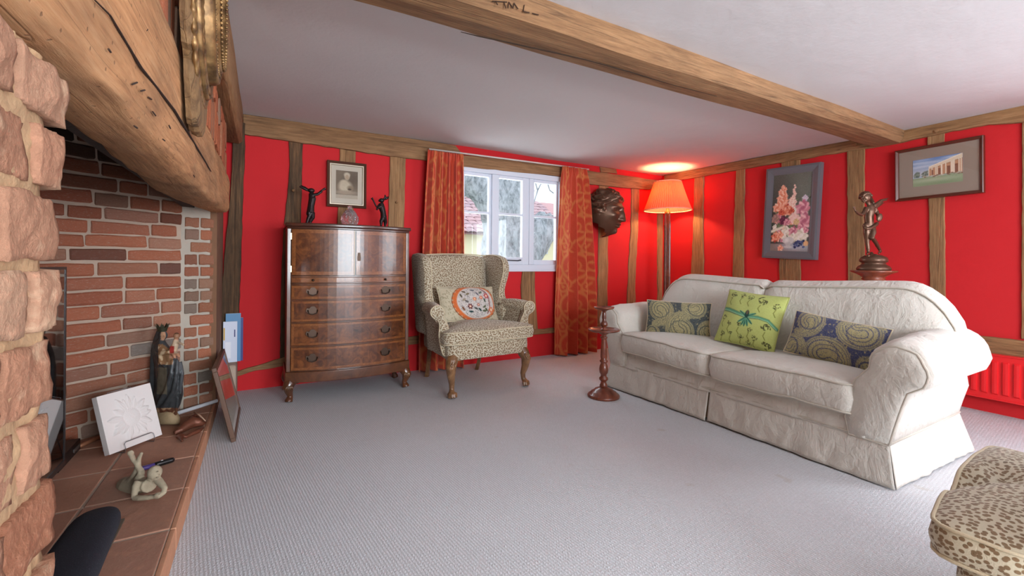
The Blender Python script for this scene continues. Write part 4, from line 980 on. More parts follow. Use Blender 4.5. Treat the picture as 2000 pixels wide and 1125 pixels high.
def wing_chair(loc, rz, label, crease=None, af=0.0):
    root = empty('wing_chair', loc, rz, label, 'armchair', 'pair of spotted wing chairs')
    LE, PI_ = 'leopard', 'leo_pipe'
    # seat rail with bowed front
    fo = [(-0.35, -0.30), (-0.345, -0.335), (-0.2, -0.352), (0, -0.36), (0.2, -0.352), (0.345, -0.335), (0.35, -0.30), (0.29, 0.32), (-0.29, 0.32)]
    m, up, lo_ = pad(rounded_outline([(x, y) for x, y in fo], 0.02), 0.275, 0.395, 0.0, 0.012, 72, puff=0.005)
    m.build('seat_rail', LE, root, smooth=True)
    # T-shaped cushion
    to = [(-0.385, -0.375), (-0.2, -0.39), (0.2, -0.39), (0.385, -0.375), (0.385, -0.215), (0.285, -0.20), (0.255, 0.20), (-0.255, 0.20), (-0.285, -0.20), (-0.385, -0.215)]
    tl = lambda p: -0.018 * max(0, min(1, (p.y + 0.39) / 0.6)) + 0.012 * p.x + (crease(p) if crease else 0)
    m, up, lo_ = pad(rounded_outline(to, 0.05), 0.395, 0.492, 0.045, 0.02, 96, tl, 0.006, 0.012)
    cu = m.build('seat_cushion', LE, root, smooth=True); seam(up, PI_, cu); seam(lo_, PI_, cu)
    # back
    rings = []
    for i in range(15):
        t = i / 14; z = 0.40 + 0.655 * t; y = 0.215 + 0.155 * t; w = 0.255 + 0.055 * t; th = 0.10 - 0.02 * t
        if i == 14: th *= 0.4; z -= 0.005; w -= 0.01
        if i == 13: th *= 0.85; z += 0.004
        bul = 0.022 * math.sin(math.pi * min(1, t * 1.1))
        ring = []
        for k in range(11):
            a_ = -1 + 2 * k / 10; ring.append(Vector((w * a_, y - th / 2 - bul * (1 - a_ ** 4), z + 0.012 * (1 - a_ * a_) * t)))
        for k in range(10, -1, -1):
            a_ = -1 + 2 * k / 10; ring.append(Vector((w * a_, y + th / 2, z + 0.012 * (1 - a_ * a_) * t)))
        rings.append(ring)
    bk = MB().loft(rings).build('backrest', LE, root, smooth=True)
    tp = [Vector((x_, 0.33 - 0.02, 1.056 + 0.012 * (1 - (x_ / 0.31) ** 2))) for x_ in [(-0.31 + 0.062 * q) for q in range(11)]]
    MB().tube(tp, 0.006, 6).build('piping', PI_, bk, smooth=True)
    for sx in (-1, 1):
        # wing: curved slab
        ol = [(0.39, 1.055), (0.30, 1.062), (0.16, 1.052), (0.085, 1.03), (0.045, 0.98), (0.035, 0.92), (0.05, 0.85), (0.075, 0.77), (0.07, 0.70), (0.03, 0.655), (-0.02, 0.62), (0.0, 0.50), (0.05, 0.41), (0.33, 0.41), (0.36, 0.70)]
        ol = rounded_outline(ol, 0.04, 3)
        def wx(y, z): return 0.315 + 0.055 * max(0, (z - 0.5) / 0.55) * (0.4 + 0.6 * (0.4 - y) / 0.4) + 0.01
        fa = [Vector((sx * (wx(p.x, p.y) - 0.034), p.x, p.y)) for p in ol]; fb = [Vector((sx * (wx(p.x, p.y) + 0.034), p.x, p.y)) for p in ol]
        mid = [Vector((sx * wx(p.x, p.y), p.x, p.y)) for p in ol]; cg = sum(mid, Vector()) / len(mid)
        ex = lambda P_, k: [cg + (p - cg) * 1.0 + (Vector((0, p.y - cg.y, p.z - cg.z)).normalized() * k) for p in P_]
        m = MB().loft([ex(fa, -0.012), ex([p + Vector((sx * 0.008, 0, 0)) for p in fa], 0.004), ex(mid, 0.012), ex([p - Vector((sx * 0.008, 0, 0)) for p in fb], 0.004), ex(fb, -0.012)])
        wg = m.build('wing', LE, root, smooth=True)
        MB().tube(ex([p + Vector((sx * 0.006, 0, 0)) for p in fa], 0.002)[:36], 0.0055, 6).build('piping', PI_, wg, smooth=True)
        # arm: panel, roll and scrolled front
        m = MB(); rings = []
        for i in range(12):
            t = i / 11; y = 0.06 - (0.30 - af) * t; fx = 0.335 + 0.055 * t ** 1.5; zt = 0.625 + 0.012 * math.sin(t * 3)
            r = 0.052 - 0.004 * t; ring = []
            for k in range(10):
                a_ = math.radians(-60 + 300 * k / 9); ring.append(Vector((sx * (fx + 0.02 + r * 1.12 * -math.cos(a_)), y, zt + r * math.sin(a_))))
            ring.append(Vector((sx * (0.375 - 0.01 * t), y, 0.50))); ring.append(Vector((sx * (0.360 - 0.006 * t), y, 0.30)))
            ring.append(Vector((sx * (0.30), y, 0.30))); ring.append(Vector((sx * (0.305 + 0.015 * t), y, 0.50)))
            rings.append(ring)
        ar = m.loft(rings).build('arm', LE, root, smooth=True, weld=True)
        fx = 0.39 + 0.02; yf = -0.243 + af
        sp_ = [(fx - 0.045, 0.595), (fx - 0.055, 0.63), (fx - 0.03, 0.668), (fx + 0.01, 0.678), (fx + 0.05, 0.655), (fx + 0.055, 0.615), (fx + 0.03, 0.585), (fx - 0.008, 0.57), (fx - 0.02, 0.53), (fx - 0.012, 0.46), (fx - 0.03, 0.36), (fx - 0.05, 0.30), (fx - 0.10, 0.30), (fx - 0.095, 0.42), (fx - 0.085, 0.52)]
        so = rounded_outline(sp_, 0.02, 3); cg2 = sum(so, Vector((0, 0))) / len(so)
        f1 = [Vector((sx * p.x, yf - 0.018, p.y)) for p in so]; f0 = [Vector((sx * (cg2.x + (p.x - cg2.x) * 0.85), yf - 0.026, cg2.y + (p.y - cg2.y) * 0.93)) for p in so]; f2 = [Vector((sx * p.x, yf + 0.03, p.y)) for p in so]
        fp = MB().loft([f0, f1, f2]).build('arm_facing', LE, ar, smooth=True)
        MB().ring([p + Vector((0, -0.002, 0)) for p in f1], 0.005, 6).build('arm_piping', PI_, ar, smooth=True)
    # legs
    for sx in (-1, 1):
        m = MB(); x, y = sx * 0.315, -0.315
        m.tube([(x - sx * 0.01, y + 0.015, 0.30), (x + sx * 0.004, y - 0.004, 0.265), (x + sx * 0.018, y - 0.020, 0.22), (x + sx * 0.012, y - 0.014, 0.16), (x, y, 0.10), (x + sx * 0.002, y - 0.004, 0.06), (x + sx * 0.012, y - 0.02, 0.03)], [0.046, 0.046, 0.040, 0.030, 0.022, 0.019, 0.024], 12)
        m.ell((x + sx * 0.014, y - 0.022, 0.026), (0.030, 0.032, 0.026))
        m.tube([(x - sx * 0.03, y + 0.01, 0.285), (x - sx * 0.075, y + 0.01, 0.272)], [0.026, 0.010], 8); m.tube([(x, y + 0.04, 0.285), (x, y + 0.08, 0.272)], [0.026, 0.010], 8)
        for q, (ax, ay) in enumerate(((-0.022, -0.042), (-0.004, -0.052), (0.016, -0.048), (0.034, -0.034))):
            m.tube([(x + sx * (0.012 + (ax - 0.012) * 0.2), y - 0.01, 0.045), (x + sx * (0.002 + ax * 0.9), y + ay * 0.9, 0.034), (x + sx * (0.004 + ax), y + ay * 1.12, 0.009)], [0.012, 0.0115, 0.007], 8)
        lg = blob(m, 'leg', 'chairleg', root, voxel=0.0045, smooth=2)
        k = MB()
        for (a_, b_, c_) in (((0.0, 0.27), (0.014, 0.245), (0.02, 0.215)), ((0.012, 0.275), (0.026, 0.25), (0.024, 0.21)), ((-0.012, 0.272), (-0.002, 0.245), (0.008, 0.205))):
            k.tube([(x + sx * a_[0], y - 0.042, a_[1]), (x + sx * b_[0], y - 0.054, b_[1]), (x + sx * c_[0], y - 0.052, c_[1])], [0.004, 0.008, 0.003], 6)
        k.build('knee_carving', 'chairleg', lg, smooth=True)
        xb, yb = sx * 0.25, 0.27
        MB().tube([(xb, yb, 0.30), (xb, yb + 0.01, 0.2), (xb - sx * 0.002, yb + 0.045, 0.08), (xb - sx * 0.004, yb + 0.075, 0.0)], [0.026, 0.023, 0.021, 0.024], 4).build('leg', 'chairleg', root, bevel=0.004)
    return root
wcA = wing_chair((1.525, 3.385, 0), math.radians(3.0), 'spotted wing chair beside the walnut tallboy, holding a floral cushion')
def crease_b(p):
    q = (p.x - 0.03) * 0.52 + (p.y + 0.36) * 0.85; r = math.hypot(p.x - 0.0, p.y + 0.36)
    return (-0.035 * math.exp(-(q / 0.03) ** 2) + (0.018 * min(1, -q / 0.04) if q < 0 and p.x < 0.05 else 0.0)) * max(0, 1 - r / 0.5)
wcB = wing_chair((1.768, 0.080, 0), math.radians(180 + 6.0), 'spotted armchair turned towards the window, near the sofa front', crease_b, 0.19)
wcB.scale = (1, 1, 0.835)

# ------------------------------------------------------------------ cushions
def cushion(name, label, ctr, ex, ey, w, h, th, paint, mat='fabric_print', nu=90, nv=60, cat='cushion', group=None, pipe=None, back=None, sag=0.0):
    """soft pad: ex along width, ey up the face; origin at the lowest point"""
    ex = Vector(ex).normalized(); ey = Vector(ey); ey = (ey - ex * ey.dot(ex)).normalized(); nn = ex.cross(ey)
    if nn.dot(CAM - Vector(ctr)) < 0: nn = -nn
    ctr = Vector(ctr)
    def fn(sgn):
        def f(u, v):
            a_ = 2 * u - 1; b_ = 1 - 2 * v
            pin = 0.05
            x = w / 2 * a_ * (1 - pin * (1 - a_ * a_) * 0 - pin * (1 - b_ ** 2) * abs(a_) ** 3); y = h / 2 * b_ * (1 - pin * (1 - a_ ** 2) * abs(b_) ** 3)
            t = th / 2 * max(0, (1 - abs(a_) ** 2.6) * (1 - abs(b_) ** 2.6)) ** 0.6
            wr_ = 0.004 * mnoise.noise(Vector((x * 14, y * 14, sgn * 3.0 + w))) * (1 - abs(a_ * b_))
            return ctr + ex * x + ey * (y - sag * (1 - a_ * a_) * (b_ + 1) / 2) + nn * (sgn * (t + wr_ * (t > 0.004)))
        return f
    front = MB().grid(nu, nv, fn(1)); cols = gridcols(paint, nu, nv)
    lowest = min(front.v, key=lambda p: p.z)
    root = empty(name, (ctr.x, ctr.y, lowest.z), 0, label, cat, group)
    front.build('front_panel', mat, root, True, smooth=True, colors=cols)
    MB().grid(30, 24, fn(-1)).build('back_panel', back or mat, root, True, smooth=True, colors=np.tile(cols.mean(0) if back is None else np.array([1, 1, 1, 1]), (720, 1)))
    f1 = fn(0.02); path = [f1(t / 20, 0) for t in range(20)] + [f1(1, t / 14) for t in range(14)] + [f1(1 - t / 20, 1) for t in range(20)] + [f1(0, 1 - t / 14) for t in range(14)]
    MB().ring(path, 0.004, 6).build('piping', pipe or 'leo_pipe', root, True, smooth=True)
    return root
# floral cushion on the wing chair
P2 = Paint(130, 78, 0.6, (196, 186, 160))
for i in range(260):
    x, y = random.random(), random.random() * 0.6
    P2.stroke([(x + 0.012 * math.cos(t * 0.9 + i), y + 0.012 * math.sin(t * 1.3 + i)) for t in range(4)], 0.004, (148, 138, 110), 0.8)
cx, cy = 0.58, 0.305
P2.disc(cx, cy, 0.41, 0.32, (206, 108, 58), soft=0.03, petals=26, pd=0.03); P2.ringc(cx, cy, 0.405, 0.315, 0.022, (120, 66, 40)); P2.disc(cx + 0.02, cy, 0.345, 0.275, (204, 198, 192), soft=0.03)
P2.blend((np.hypot((P2.x - cx) / 0.305, (P2.y - cy) / 0.258) < 1) * (np.random.rand(78, 130) < 0.22) * 0.6, (70, 66, 66))
P2.stroke([(0.72, 0.07), (0.80, 0.13), (0.85, 0.24), (0.84, 0.40), (0.78, 0.50)], 0.008, (120, 50, 46))
for (x, y, r, col) in ((0.47, 0.385, 0.05, (86, 20, 28)), (0.565, 0.26, 0.036, (214, 116, 50)), (0.69, 0.235, 0.034, (206, 100, 60)), (0.80, 0.20, 0.055, (178, 56, 70)), (0.86, 0.44, 0.06, (206, 110, 70)), (0.62, 0.36, 0.03, (150, 60, 50))):
    P2.disc(x, y, r, r, col, petals=6, pd=0.2); P2.disc(x, y, r * 0.4, r * 0.4, (232, 200, 170))
for (x, y, a_, c_) in ((0.40, 0.13, 0.3, (90, 80, 60)), (0.34, 0.20, 1.2, (86, 78, 60)), (0.46, 0.17, -0.4, (120, 108, 80)), (0.56, 0.10, 0.2, (100, 104, 108)), (0.63, 0.17, 0.9, (106, 104, 112)), (0.70, 0.14, -0.6, (90, 104, 90)), (0.42, 0.30, 0.5, (92, 88, 84)), (0.35, 0.42, 1.0, (120, 80, 56)), (0.48, 0.47, 0.1, (40, 66, 66)), (0.64, 0.44, 0.8, (44, 66, 62)), (0.73, 0.39, -0.5, (88, 92, 66)), (0.76, 0.44, 0.9, (84, 88, 62)), (0.72, 0.46, 0.0, (76, 82, 58)), (0.38, 0.27, -0.6, (150, 140, 120)), (0.57, 0.42, 0.4, (70, 74, 70)), (0.75, 0.28, 1.3, (60, 74, 62))):
    P2.disc(x, y, 0.036, 0.016, c_, ang=a_, soft=0.2)
P2.grain(5)
cA = wcA.matrix_basis if False else None
def chairpt(x, y, z): return TR[wcA.name] @ Vector((x, y, z))
cushion('floral_cushion', 'rectangular cushion embroidered with flowers in an orange ring, on the wing chair', chairpt(0.0, 0.055, 0.645), (1, 0.06, -0.03), (0.02, 0.42, 0.9), 0.53, 0.31, 0.13, P2, nu=130, nv=78)

# ================================================================== CURTAINS
def scroll_canvas():
    P_ = Paint(200, 400, 2.0, (194, 72, 48)); gold = (206, 118, 68)
    P_.im += (np.random.rand(400, 200, 1) - 0.5) * 10
    def spiral(cx, cy, r, d, ph, turns=1.6, w=0.020):
        pts = []
        for i in range(44):
            t = i / 43; a_ = ph + d * t * turns * 2 * math.pi; rr = r * (1 - 0.85 * t); pts.append((cx + rr * math.cos(a_), cy + rr * math.sin(a_)))
        P_.stroke(pts, w, gold, 0.9, w * 0.45)
        for q in (6, 12, 18, 25, 31):
            x, y = pts[q]; a_ = ph + d * q / 43 * turns * 2 * math.pi
            P_.disc(x + 0.03 * math.cos(a_ + 0.5 * d), y + 0.03 * math.sin(a_ + 0.5 * d), 0.036, 0.013, gold, ang=a_ + 0.9 * d, soft=0.25, k=0.85)
        P_.disc(pts[-1][0], pts[-1][1], 0.026, 0.026, gold, petals=5, pd=0.25, k=0.9)
    for row in range(5):
        y0 = 0.2 + row * 0.42
        for sx in (-1, 1):
            spiral(0.5 + sx * 0.21, y0, 0.155, sx, math.pi / 2 if sx > 0 else math.pi / 2, 1.5)
            spiral(0.5 + sx * 0.40, y0 + 0.20, 0.095, -sx, -math.pi / 2, 1.3, 0.016)
            spiral(0.5 + sx * 0.11, y0 - 0.19, 0.07, -sx, 0 if sx < 0 else math.pi, 1.2, 0.014)
            for a_ in (0.5, 1.0, 1.5): P_.disc(0.5 + sx * 0.05 * a_, y0 + 0.19 - 0.03 * a_, 0.06, 0.014, gold, ang=-sx * (0.5 + 0.5 * a_), soft=0.25, k=0.85)
        P_.stroke([(0.5, y0 - 0.2), (0.5, y0 + 0.22)], 0.010, gold, 0.8)
        P_.disc(0.5, y0 + 0.17, 0.03, 0.05, gold, petals=5, pd=0.3, k=0.9)
    return P_
PC = scroll_canvas()
def curtain(pxT, pxB, ytop, ybot_z, label, folds, amp, seed, repeat=1.35):
    yc = YB - 0.115
    x0t, x1t = onY(pxT[0], 310, yc).x, onY(pxT[1], 310, yc).x; x0b, x1b = onY(pxB[0], 600, yc).x, onY(pxB[1], 600, yc).x
    zt = onY((pxT[0] + pxT[1]) / 2, ytop, yc).z; nu, nv = 150, 170
    rs = random.Random(seed); ph = [rs.uniform(0, 6.28) for _ in range(4)]
    def fn(u, v):
        z = zt + (ybot_z - zt) * v; k = min(1, v * 1.3) ** 0.8
        xa, xb = x0t + (x0b - x0t) * k, x1t + (x1b - x1t) * k
        uu = u + 0.018 * math.sin(2 * math.pi * u * 2 + ph[0]) * v
        head = max(0, 1 - v / 0.06)
        d = amp * (0.55 + 0.45 * k) * (math.sin(2 * math.pi * folds * uu + ph[1] + 0.35 * math.sin(3 * v + ph[2])) + 0.35 * math.sin(2 * math.pi * folds * 2.1 * uu + ph[3] + 0.7 * v))
        d = d * (1 - 0.65 * head) + head * 0.010 * math.sin(2 * math.pi * 15 * u)
        zz = z + (0.004 * math.sin(2 * math.pi * 15 * u) if v == 0 else 0)
        return Vector((xa + (xb - xa) * uu + 0.4 * d * math.cos(2 * math.pi * folds * uu) * 0.5, yc + d, zz))
    u, v = np.meshgrid(np.linspace(0, 1, nu), np.linspace(0, 1, nv))
    cols = PC.sample((u * repeat + 0.1 * seed) % 1.0, (v * 1.0)).reshape(-1, 4)
    m = MB().grid(nu, nv, fn)
    o = m.build('curtain', 'damask', None, smooth=True, colors=cols, solid=0.003); tag(o, label, 'curtain', 'pair of damask curtains'); return o
curtain((836, 905), (818, 908), 297, 0.012, 'orange-red scroll damask curtain hanging behind the wing chair', 5.2, 0.050, 1)
curtain((1100, 1143), (1086, 1158), 327, 0.012, 'orange-red scroll damask curtain hanging beside the bronze face', 3.6, 0.052, 4)
p, q = onY(838, 291, YB - 0.075), onY(1150, 331, YB - 0.075)
ct = MB().tube([p, q], 0.008, 8).build('curtain_track', plain('white_track', (214, 204, 196), 0.5), smooth=True); tag(ct, 'thin pale curtain track above the casement window', 'curtain rail')
# ================================================================== SOFA
SX, SY = 2.455, 0.872; SL = 1.895; SD = 0.89
sofa = empty('sofa', (SX, SY, 0), 0, 'cream slipcovered three-seat sofa with rolled arms', 'sofa')   # local x = depth, y = length
LN, LP = 'linen', 'linen_pipe'
def wn_(p, k=7.0, a=0.006): return a * (mnoise.noise(p * k) + 0.5 * mnoise.noise(p * k * 2.7))
MB().box(0.06, 0.86, 0.10, SL - 0.10, 0.12, 0.30).build('base', LN, sofa, bevel=0.03)
# front apron under the cushions (loose cloth)
def apf(u, v):
    y = 0.12 + (SL - 0.24) * u; z = 0.315 - 0.13 * v; p = Vector((0.045 - 0.025 * v, y, z)); p.x += wn_(Vector((y * 0.5, z, 1)), 14, 0.010); return p
MB().grid(80, 12, apf).build('apron', LN, sofa, smooth=True, solid=0.004)
# skirt panels with pleats at corners and centre
def zseam(y): return 0.208 - 0.018 * max(0, 1 - y / 0.7)
def skirt(top, bot, nv=12, n=90, seed=0, name='skirt'):
    def along(pts, u):
        L_ = [0]
        for i in range(len(pts) - 1): L_.append(L_[-1] + (Vector(pts[i + 1]) - Vector(pts[i])).length)
        d = L_[-1] * u
        for i in range(len(pts) - 1):
            if d <= L_[i + 1] + 1e-9: return Vector(pts[i]).lerp(Vector(pts[i + 1]), (d - L_[i]) / (L_[i + 1] - L_[i]))
        return Vector(pts[-1])
    tdir = (Vector(top[-1]) - Vector(top[0])).normalized(); nn = Vector((tdir.y, -tdir.x, 0)).normalized()
    def fn(u, v):
        p, q = along(top, u), along(bot, u); r = p.lerp(q, v); k = v * min(1, u * 12, (1 - u) * 12)
        w = 0.016 * k * mnoise.noise(Vector((r.x * 5, r.y * 5, seed))) + 0.010 * k * mnoise.noise(Vector((r.x * 15, r.y * 15, r.z * 10 + seed)))
        r += nn * w; return r
    return MB().grid(n, nv, fn).build(name, LN, sofa, smooth=True, solid=0.004)
mid = 0.955
FU = 0.035; zs = zseam
skirt([(0.030, FU, zs(FU)), (0.028, 0.5, zs(0.5)), (0.028, mid - 0.004, zs(mid))], [(-0.012, -0.004, 0.006), (-0.012, 0.5, 0.010), (0.0, mid - 0.003, 0.012)], seed=1)
skirt([(0.028, mid + 0.006, zs(mid)), (0.026, SL - 0.035, zs(1))], [(-0.006, mid + 0.010, 0.008), (-0.012, 1.45, 0.012), (-0.012, SL + 0.004, 0.006)], seed=2)
skirt([(SD - 0.03, 0.030, 0.205), (0.45, 0.030, 0.195), (0.034, FU, zs(FU))], [(SD + 0.02, -0.02, 0.006), (0.45, -0.016, 0.010), (0.000, -0.006, 0.006)], seed=3)
skirt([(0.028, SL - 0.035, zs(1)), (SD - 0.03, SL - 0.03, 0.205)], [(-0.010, SL + 0.004, 0.006), (SD + 0.02, SL + 0.01, 0.006)], seed=4)
skirt([(SD - 0.03, SL - 0.03, 0.205), (SD - 0.03, 0.03, 0.205)], [(SD + 0.02, SL + 0.01, 0.006), (SD + 0.02, -0.02, 0.006)], seed=5)
# pleat inserts behind the gaps
MB().box(0.045, 0.05, mid - 0.05, mid + 0.05, 0.012, 0.19).build('pleat_insert', plain('pleat_shadow_cloth', (206, 180, 150), 0.9), sofa)
MB().tube([(0.026, y_, zseam(y_)) for y_ in [0.035 + (SL - 0.07) * q / 20 for q in range(21)]], 0.006, 6).build('piping', LP, sofa, smooth=True)
MB().tube([(0.030, FU - 0.004, zs(FU)), (0.45, 0.026, 0.195), (0.86, 0.026, 0.205)], 0.006, 6).build('piping', LP, sofa, smooth=True)
# rolled arms
def arm(near):
    S = (lambda y: y) if near else (lambda y: SL - y)
    rings = []; n = 26; front = None
    for i in range(n + 1):
        t = i / n; x = 0.035 + (SD - 0.075) * t; r = 0.122 + 0.020 * t; cy = 0.005 + 0.040 * t; cz = 0.528 + 0.01 * math.sin(t * 3)
        if i == 0: r -= 0.014
        if i == 1: r -= 0.003
        prof = []
        for k in range(17):
            a_ = math.radians(-5 + 215 * k / 16); prof.append((cy + r * math.cos(a_), cz + r * math.sin(a_)))
        prof += [(cy - r * 0.36, cz - r * 0.86), (-0.012, 0.36), (0.010, 0.27), (0.030, 0.18), (0.19, 0.18), (0.205, 0.26), (0.195, 0.36), (0.165, 0.45)]
        ring = []
        for (y, z) in prof:
            p = Vector((x, S(y), z)); d = wn_(Vector((x, y * 1.5, z * 1.5)), 9, 0.006); dv = Vector((0, S(y) - S(cy), z - cz)).normalized()
            gather = 0.004 * math.sin(34 * math.atan2(z - cz, y - cy)) * max(0, 1 - abs(t - 0.05) / 0.12) if z > cz - 0.05 else 0
            ring.append(p + dv * (d + gather))
        rings.append(ring)
    o = MB().loft(rings).build('arm', LN, sofa, smooth=True)
    fp = [p + Vector((-0.004, 0, 0)) for p in rings[0]]; c0 = sum(fp, Vector()) / len(fp)
    # padded facing
    f1 = [c0 + (p - c0) * 0.97 + Vector((-0.012, 0, 0)) for p in fp]; f2 = [c0 + (p - c0) * 0.80 + Vector((-0.022 + 0.004 * mnoise.noise(p * 20), 0, 0)) for p in fp]; f3 = [c0 + (p - c0) * 0.4 + Vector((-0.026 + 0.005 * mnoise.noise(p * 31), 0, 0)) for p in fp]
    MB().loft([fp, f1, f2, f3]).build('arm_facing', LN, o, smooth=True)
    MB().ring([c0 + (p - c0) * 0.985 + Vector((-0.008, 0, 0)) for p in fp], 0.006, 6).build('piping', LP, o, smooth=True)
    return o
arm(True); arm(False)
# seat cushions
def seatc(y0, y1, k):
    ol = rounded_outline([(-0.005, y0), (-0.02, (y0 + y1) / 2), (-0.005, y1), (0.64, y1), (0.64, y0)], 0.06, 5)
    m, up, lo_ = pad(ol, 0.295, 0.45, 0.022, 0.03, 110, lambda p: -0.015 * (p.x / 0.6) - 0.022 * max(0, 1 - (p.y - 0.3) / 0.8) + 0.01 * math.sin(p.y * 5), 0.007, 0.014)
    o = m.build('seat_cushion', LN, sofa, smooth=True); seam(up, LP, o, 0.005); seam(lo_, LP, o, 0.005)
seatc(0.165, mid - 0.006, 0); seatc(mid + 0.006, SL - 0.165, 1)
# back with two loose cushions
def backc(y0, y1, k):
    rings = []; n = 26
    for i in range(n + 1):
        t = i / n; y = y0 + (y1 - y0) * t
        outer = (y + 0.052) / 0.27 if k == 0 else (SL + 0.042 - y) / 0.27
        o_ = max(0, min(1, outer)); rd = math.sqrt(max(0.0, 1 - (1 - o_) ** 2))
        inner = (y1 - y) / 0.05 if k == 0 else (y - y0) / 0.05
        ri = math.sqrt(max(0.0, 1 - (1 - min(1, max(0.0, inner))) ** 2))
        top = 0.50 + (0.400 + 0.012 * math.sin(y * 4 + 1)) * rd; top -= 0.022 * (1 - ri)
        th = (0.10 + 0.10 * rd) * (0.82 + 0.18 * ri)
        prof = [(0.56, 0.40), (0.575 - 0.03 * ri, 0.50), (0.60 - 0.035 * ri, 0.62), (0.64 - 0.03 * ri, top - 0.12), (0.675 - 0.02, top - 0.045), (0.71, top - 0.008), (0.75, top), (0.79, top - 0.012), (0.82, top - 0.05), (0.85, top - 0.16), (0.865, 0.45), (0.86, 0.15), (0.70, 0.15)]
        if y < 0.05 or y > SL - 0.05: prof = [(x, max(z, 0.47)) for x, z in prof]
        if top < 0.56: prof = [(x, min(z, top)) for x, z in prof]
        ring = []
        for (x, z) in prof:
            d = 0.007 * mnoise.noise(Vector((y * 11, z * 3.5, k * 4.0))) + 0.004 * mnoise.noise(Vector((y * 26, z * 9, 2)))
            ring.append(Vector((x - d * (1 if x < 0.75 else 0.3), y, z)))
        rings.append(ring)
    o = MB().loft(rings).build('back_cushion', LN, sofa, smooth=True)
    MB().tube([r[4] + Vector((-0.004, 0, 0.006)) for r in rings], 0.005, 6).build('piping', LP, o, smooth=True)
backc(-0.050, mid + 0.02, 0); backc(mid + 0.026, SL + 0.040, 1)

# ---------------- scatter cushions
def paisley(seed, base, gold, flip=False):
    rs = random.Random(seed); P_ = Paint(150, 84, 0.56, base)
    def pais(cx, cy, r, a_):
        for q, (k, c_) in enumerate(((1.0, gold), (0.92, base), (0.89, gold), (0.76, base), (0.73, gold), (0.52, base), (0.48, gold), (0.30, base), (0.25, gold))):
            for t in np.linspace(0, 1, 9):
                rr = r * k * (1 - 0.75 * t ** 1.3); aa = a_ + 1.5 * t ** 1.5; d = r * 1.35 * t
                P_.disc(cx + d * math.cos(aa), cy + d * math.sin(aa), rr, rr, c_, soft=0.04)
        for q in range(46):
            t = q / 46 * 6.283; P_.disc(cx + r * 0.78 * math.cos(t), cy + r * 0.78 * math.sin(t), 0.008, 0.008, base, soft=0.4, k=0.9)
    for i in range(150):
        x, y = rs.random(), rs.random() * 0.56; P_.disc(x, y, 0.018, 0.010, gold, ang=rs.random() * 6, soft=0.25, k=0.9, petals=3, pd=0.3)
    for (cx, cy, r, a_) in ((0.22, 0.14, 0.19, 0.4), (0.55, 0.48, 0.21, -2.6), (0.78, 0.10, 0.16, 2.4), (0.95, 0.48, 0.15, -1.9), (0.10, 0.52, 0.10, -0.6)): pais(1 - cx if flip else cx, cy, r, math.pi - a_ if flip else a_)
    sp_ = np.random.RandomState(seed).rand(84, 150); P_.blend((sp_ < 0.16) * 0.55, base); P_.blend((sp_ > 0.9) * 0.4, gold)
    P_.grain(6); return P_
cg = 'paisley cushions on the sofa'
olive = (164, 154, 114)
cushion('paisley_cushion', 'olive and blue paisley cushion tucked into the sofa corner by the candle stand', (2.800, 2.345, 0.572), (0.27, -0.36, -0.01), (0.20, 0.10, 0.93), 0.47, 0.27, 0.11, paisley(3, (72, 78, 80), olive), nu=150, nv=84)
cushion('paisley_cushion', 'olive and blue paisley cushion leaning beside the rolled arm, right of the green cushion', (2.86, 1.300, 0.562), (0.03, -0.44, -0.055), (0.34, -0.06, 0.90), 0.475, 0.265, 0.12, paisley(9, (70, 74, 104), olive, True), nu=150, nv=84)
PG = Paint(120, 120, 1.0, (172, 182, 104))
PG.disc(0.5, 0.5, 0.9, 0.9, (182, 190, 112), soft=0.8)
rs = random.Random(5)
for (x, y, r) in ((0.14, 0.12, 0.07), (0.32, 0.10, 0.055), (0.46, 0.12, 0.055), (0.66, 0.16, 0.09), (0.90, 0.22, 0.06), (0.10, 0.56, 0.05), (0.24, 0.66, 0.05), (0.42, 0.66, 0.05), (0.60, 0.72, 0.05), (0.84, 0.62, 0.08), (0.70, 0.84, 0.05), (0.90, 0.90, 0.08), (0.14, 0.86, 0.06), (0.30, 0.84, 0.045), (0.48, 0.86, 0.05), (0.62, 0.95, 0.05)):
    for q in range(16):
        a_ = rs.random() * 6.28; rr = r * rs.uniform(0.2, 0.95); PG.disc(x + rr * math.cos(a_), y + rr * math.sin(a_), r * 0.24, r * 0.10, (66, 66, 40), ang=a_ + 1.2, soft=0.4, k=0.9)
    PG.stroke([(x, y + r), (x - 0.02, y + r + 0.07), (x + 0.02, y + r + 0.13)], 0.006, (110, 112, 50), 0.8)
teal = (96, 156, 122); dk = (34, 70, 62)
for off, c_, w in ((0.0, dk, 0.034), (-0.004, teal, 0.024), (0.012, (150, 190, 150), 0.007)):
    PG.stroke([(0.02, 0.40 + off), (0.16, 0.42 + off), (0.32, 0.46 + off), (0.5, 0.50 + off), (0.68, 0.48 + off), (0.84, 0.50 + off), (0.98, 0.60 + off)], w, c_, 0.95, w * 0.6)
for a_ in (-2.4, -1.9, -1.57, -1.2, -0.7, 0.5, 2.6): PG.disc(0.5 + 0.07 * math.cos(a_), 0.50 - 0.09 * math.sin(a_), 0.085, 0.022, teal, ang=-a_, soft=0.2); PG.stroke([(0.5, 0.5), (0.5 + 0.15 * math.cos(a_), 0.50 - 0.17 * math.sin(a_))], 0.006, dk)
PG.disc(0.5, 0.45, 0.035, 0.07, dk); PG.disc(0.5, 0.42, 0.018, 0.04, (110, 90, 70)); PG.grain(3)
cushion('beetle_cushion', 'square lime green cushion printed with a winged beetle and poppies', (2.90, 1.825, 0.622), (0.04, -0.44, -0.035), (0.34, -0.08, 0.78), 0.40, 0.385, 0.13, PG, nu=120, nv=120, pipe=plain('green_edge', (170, 178, 104), 0.9))

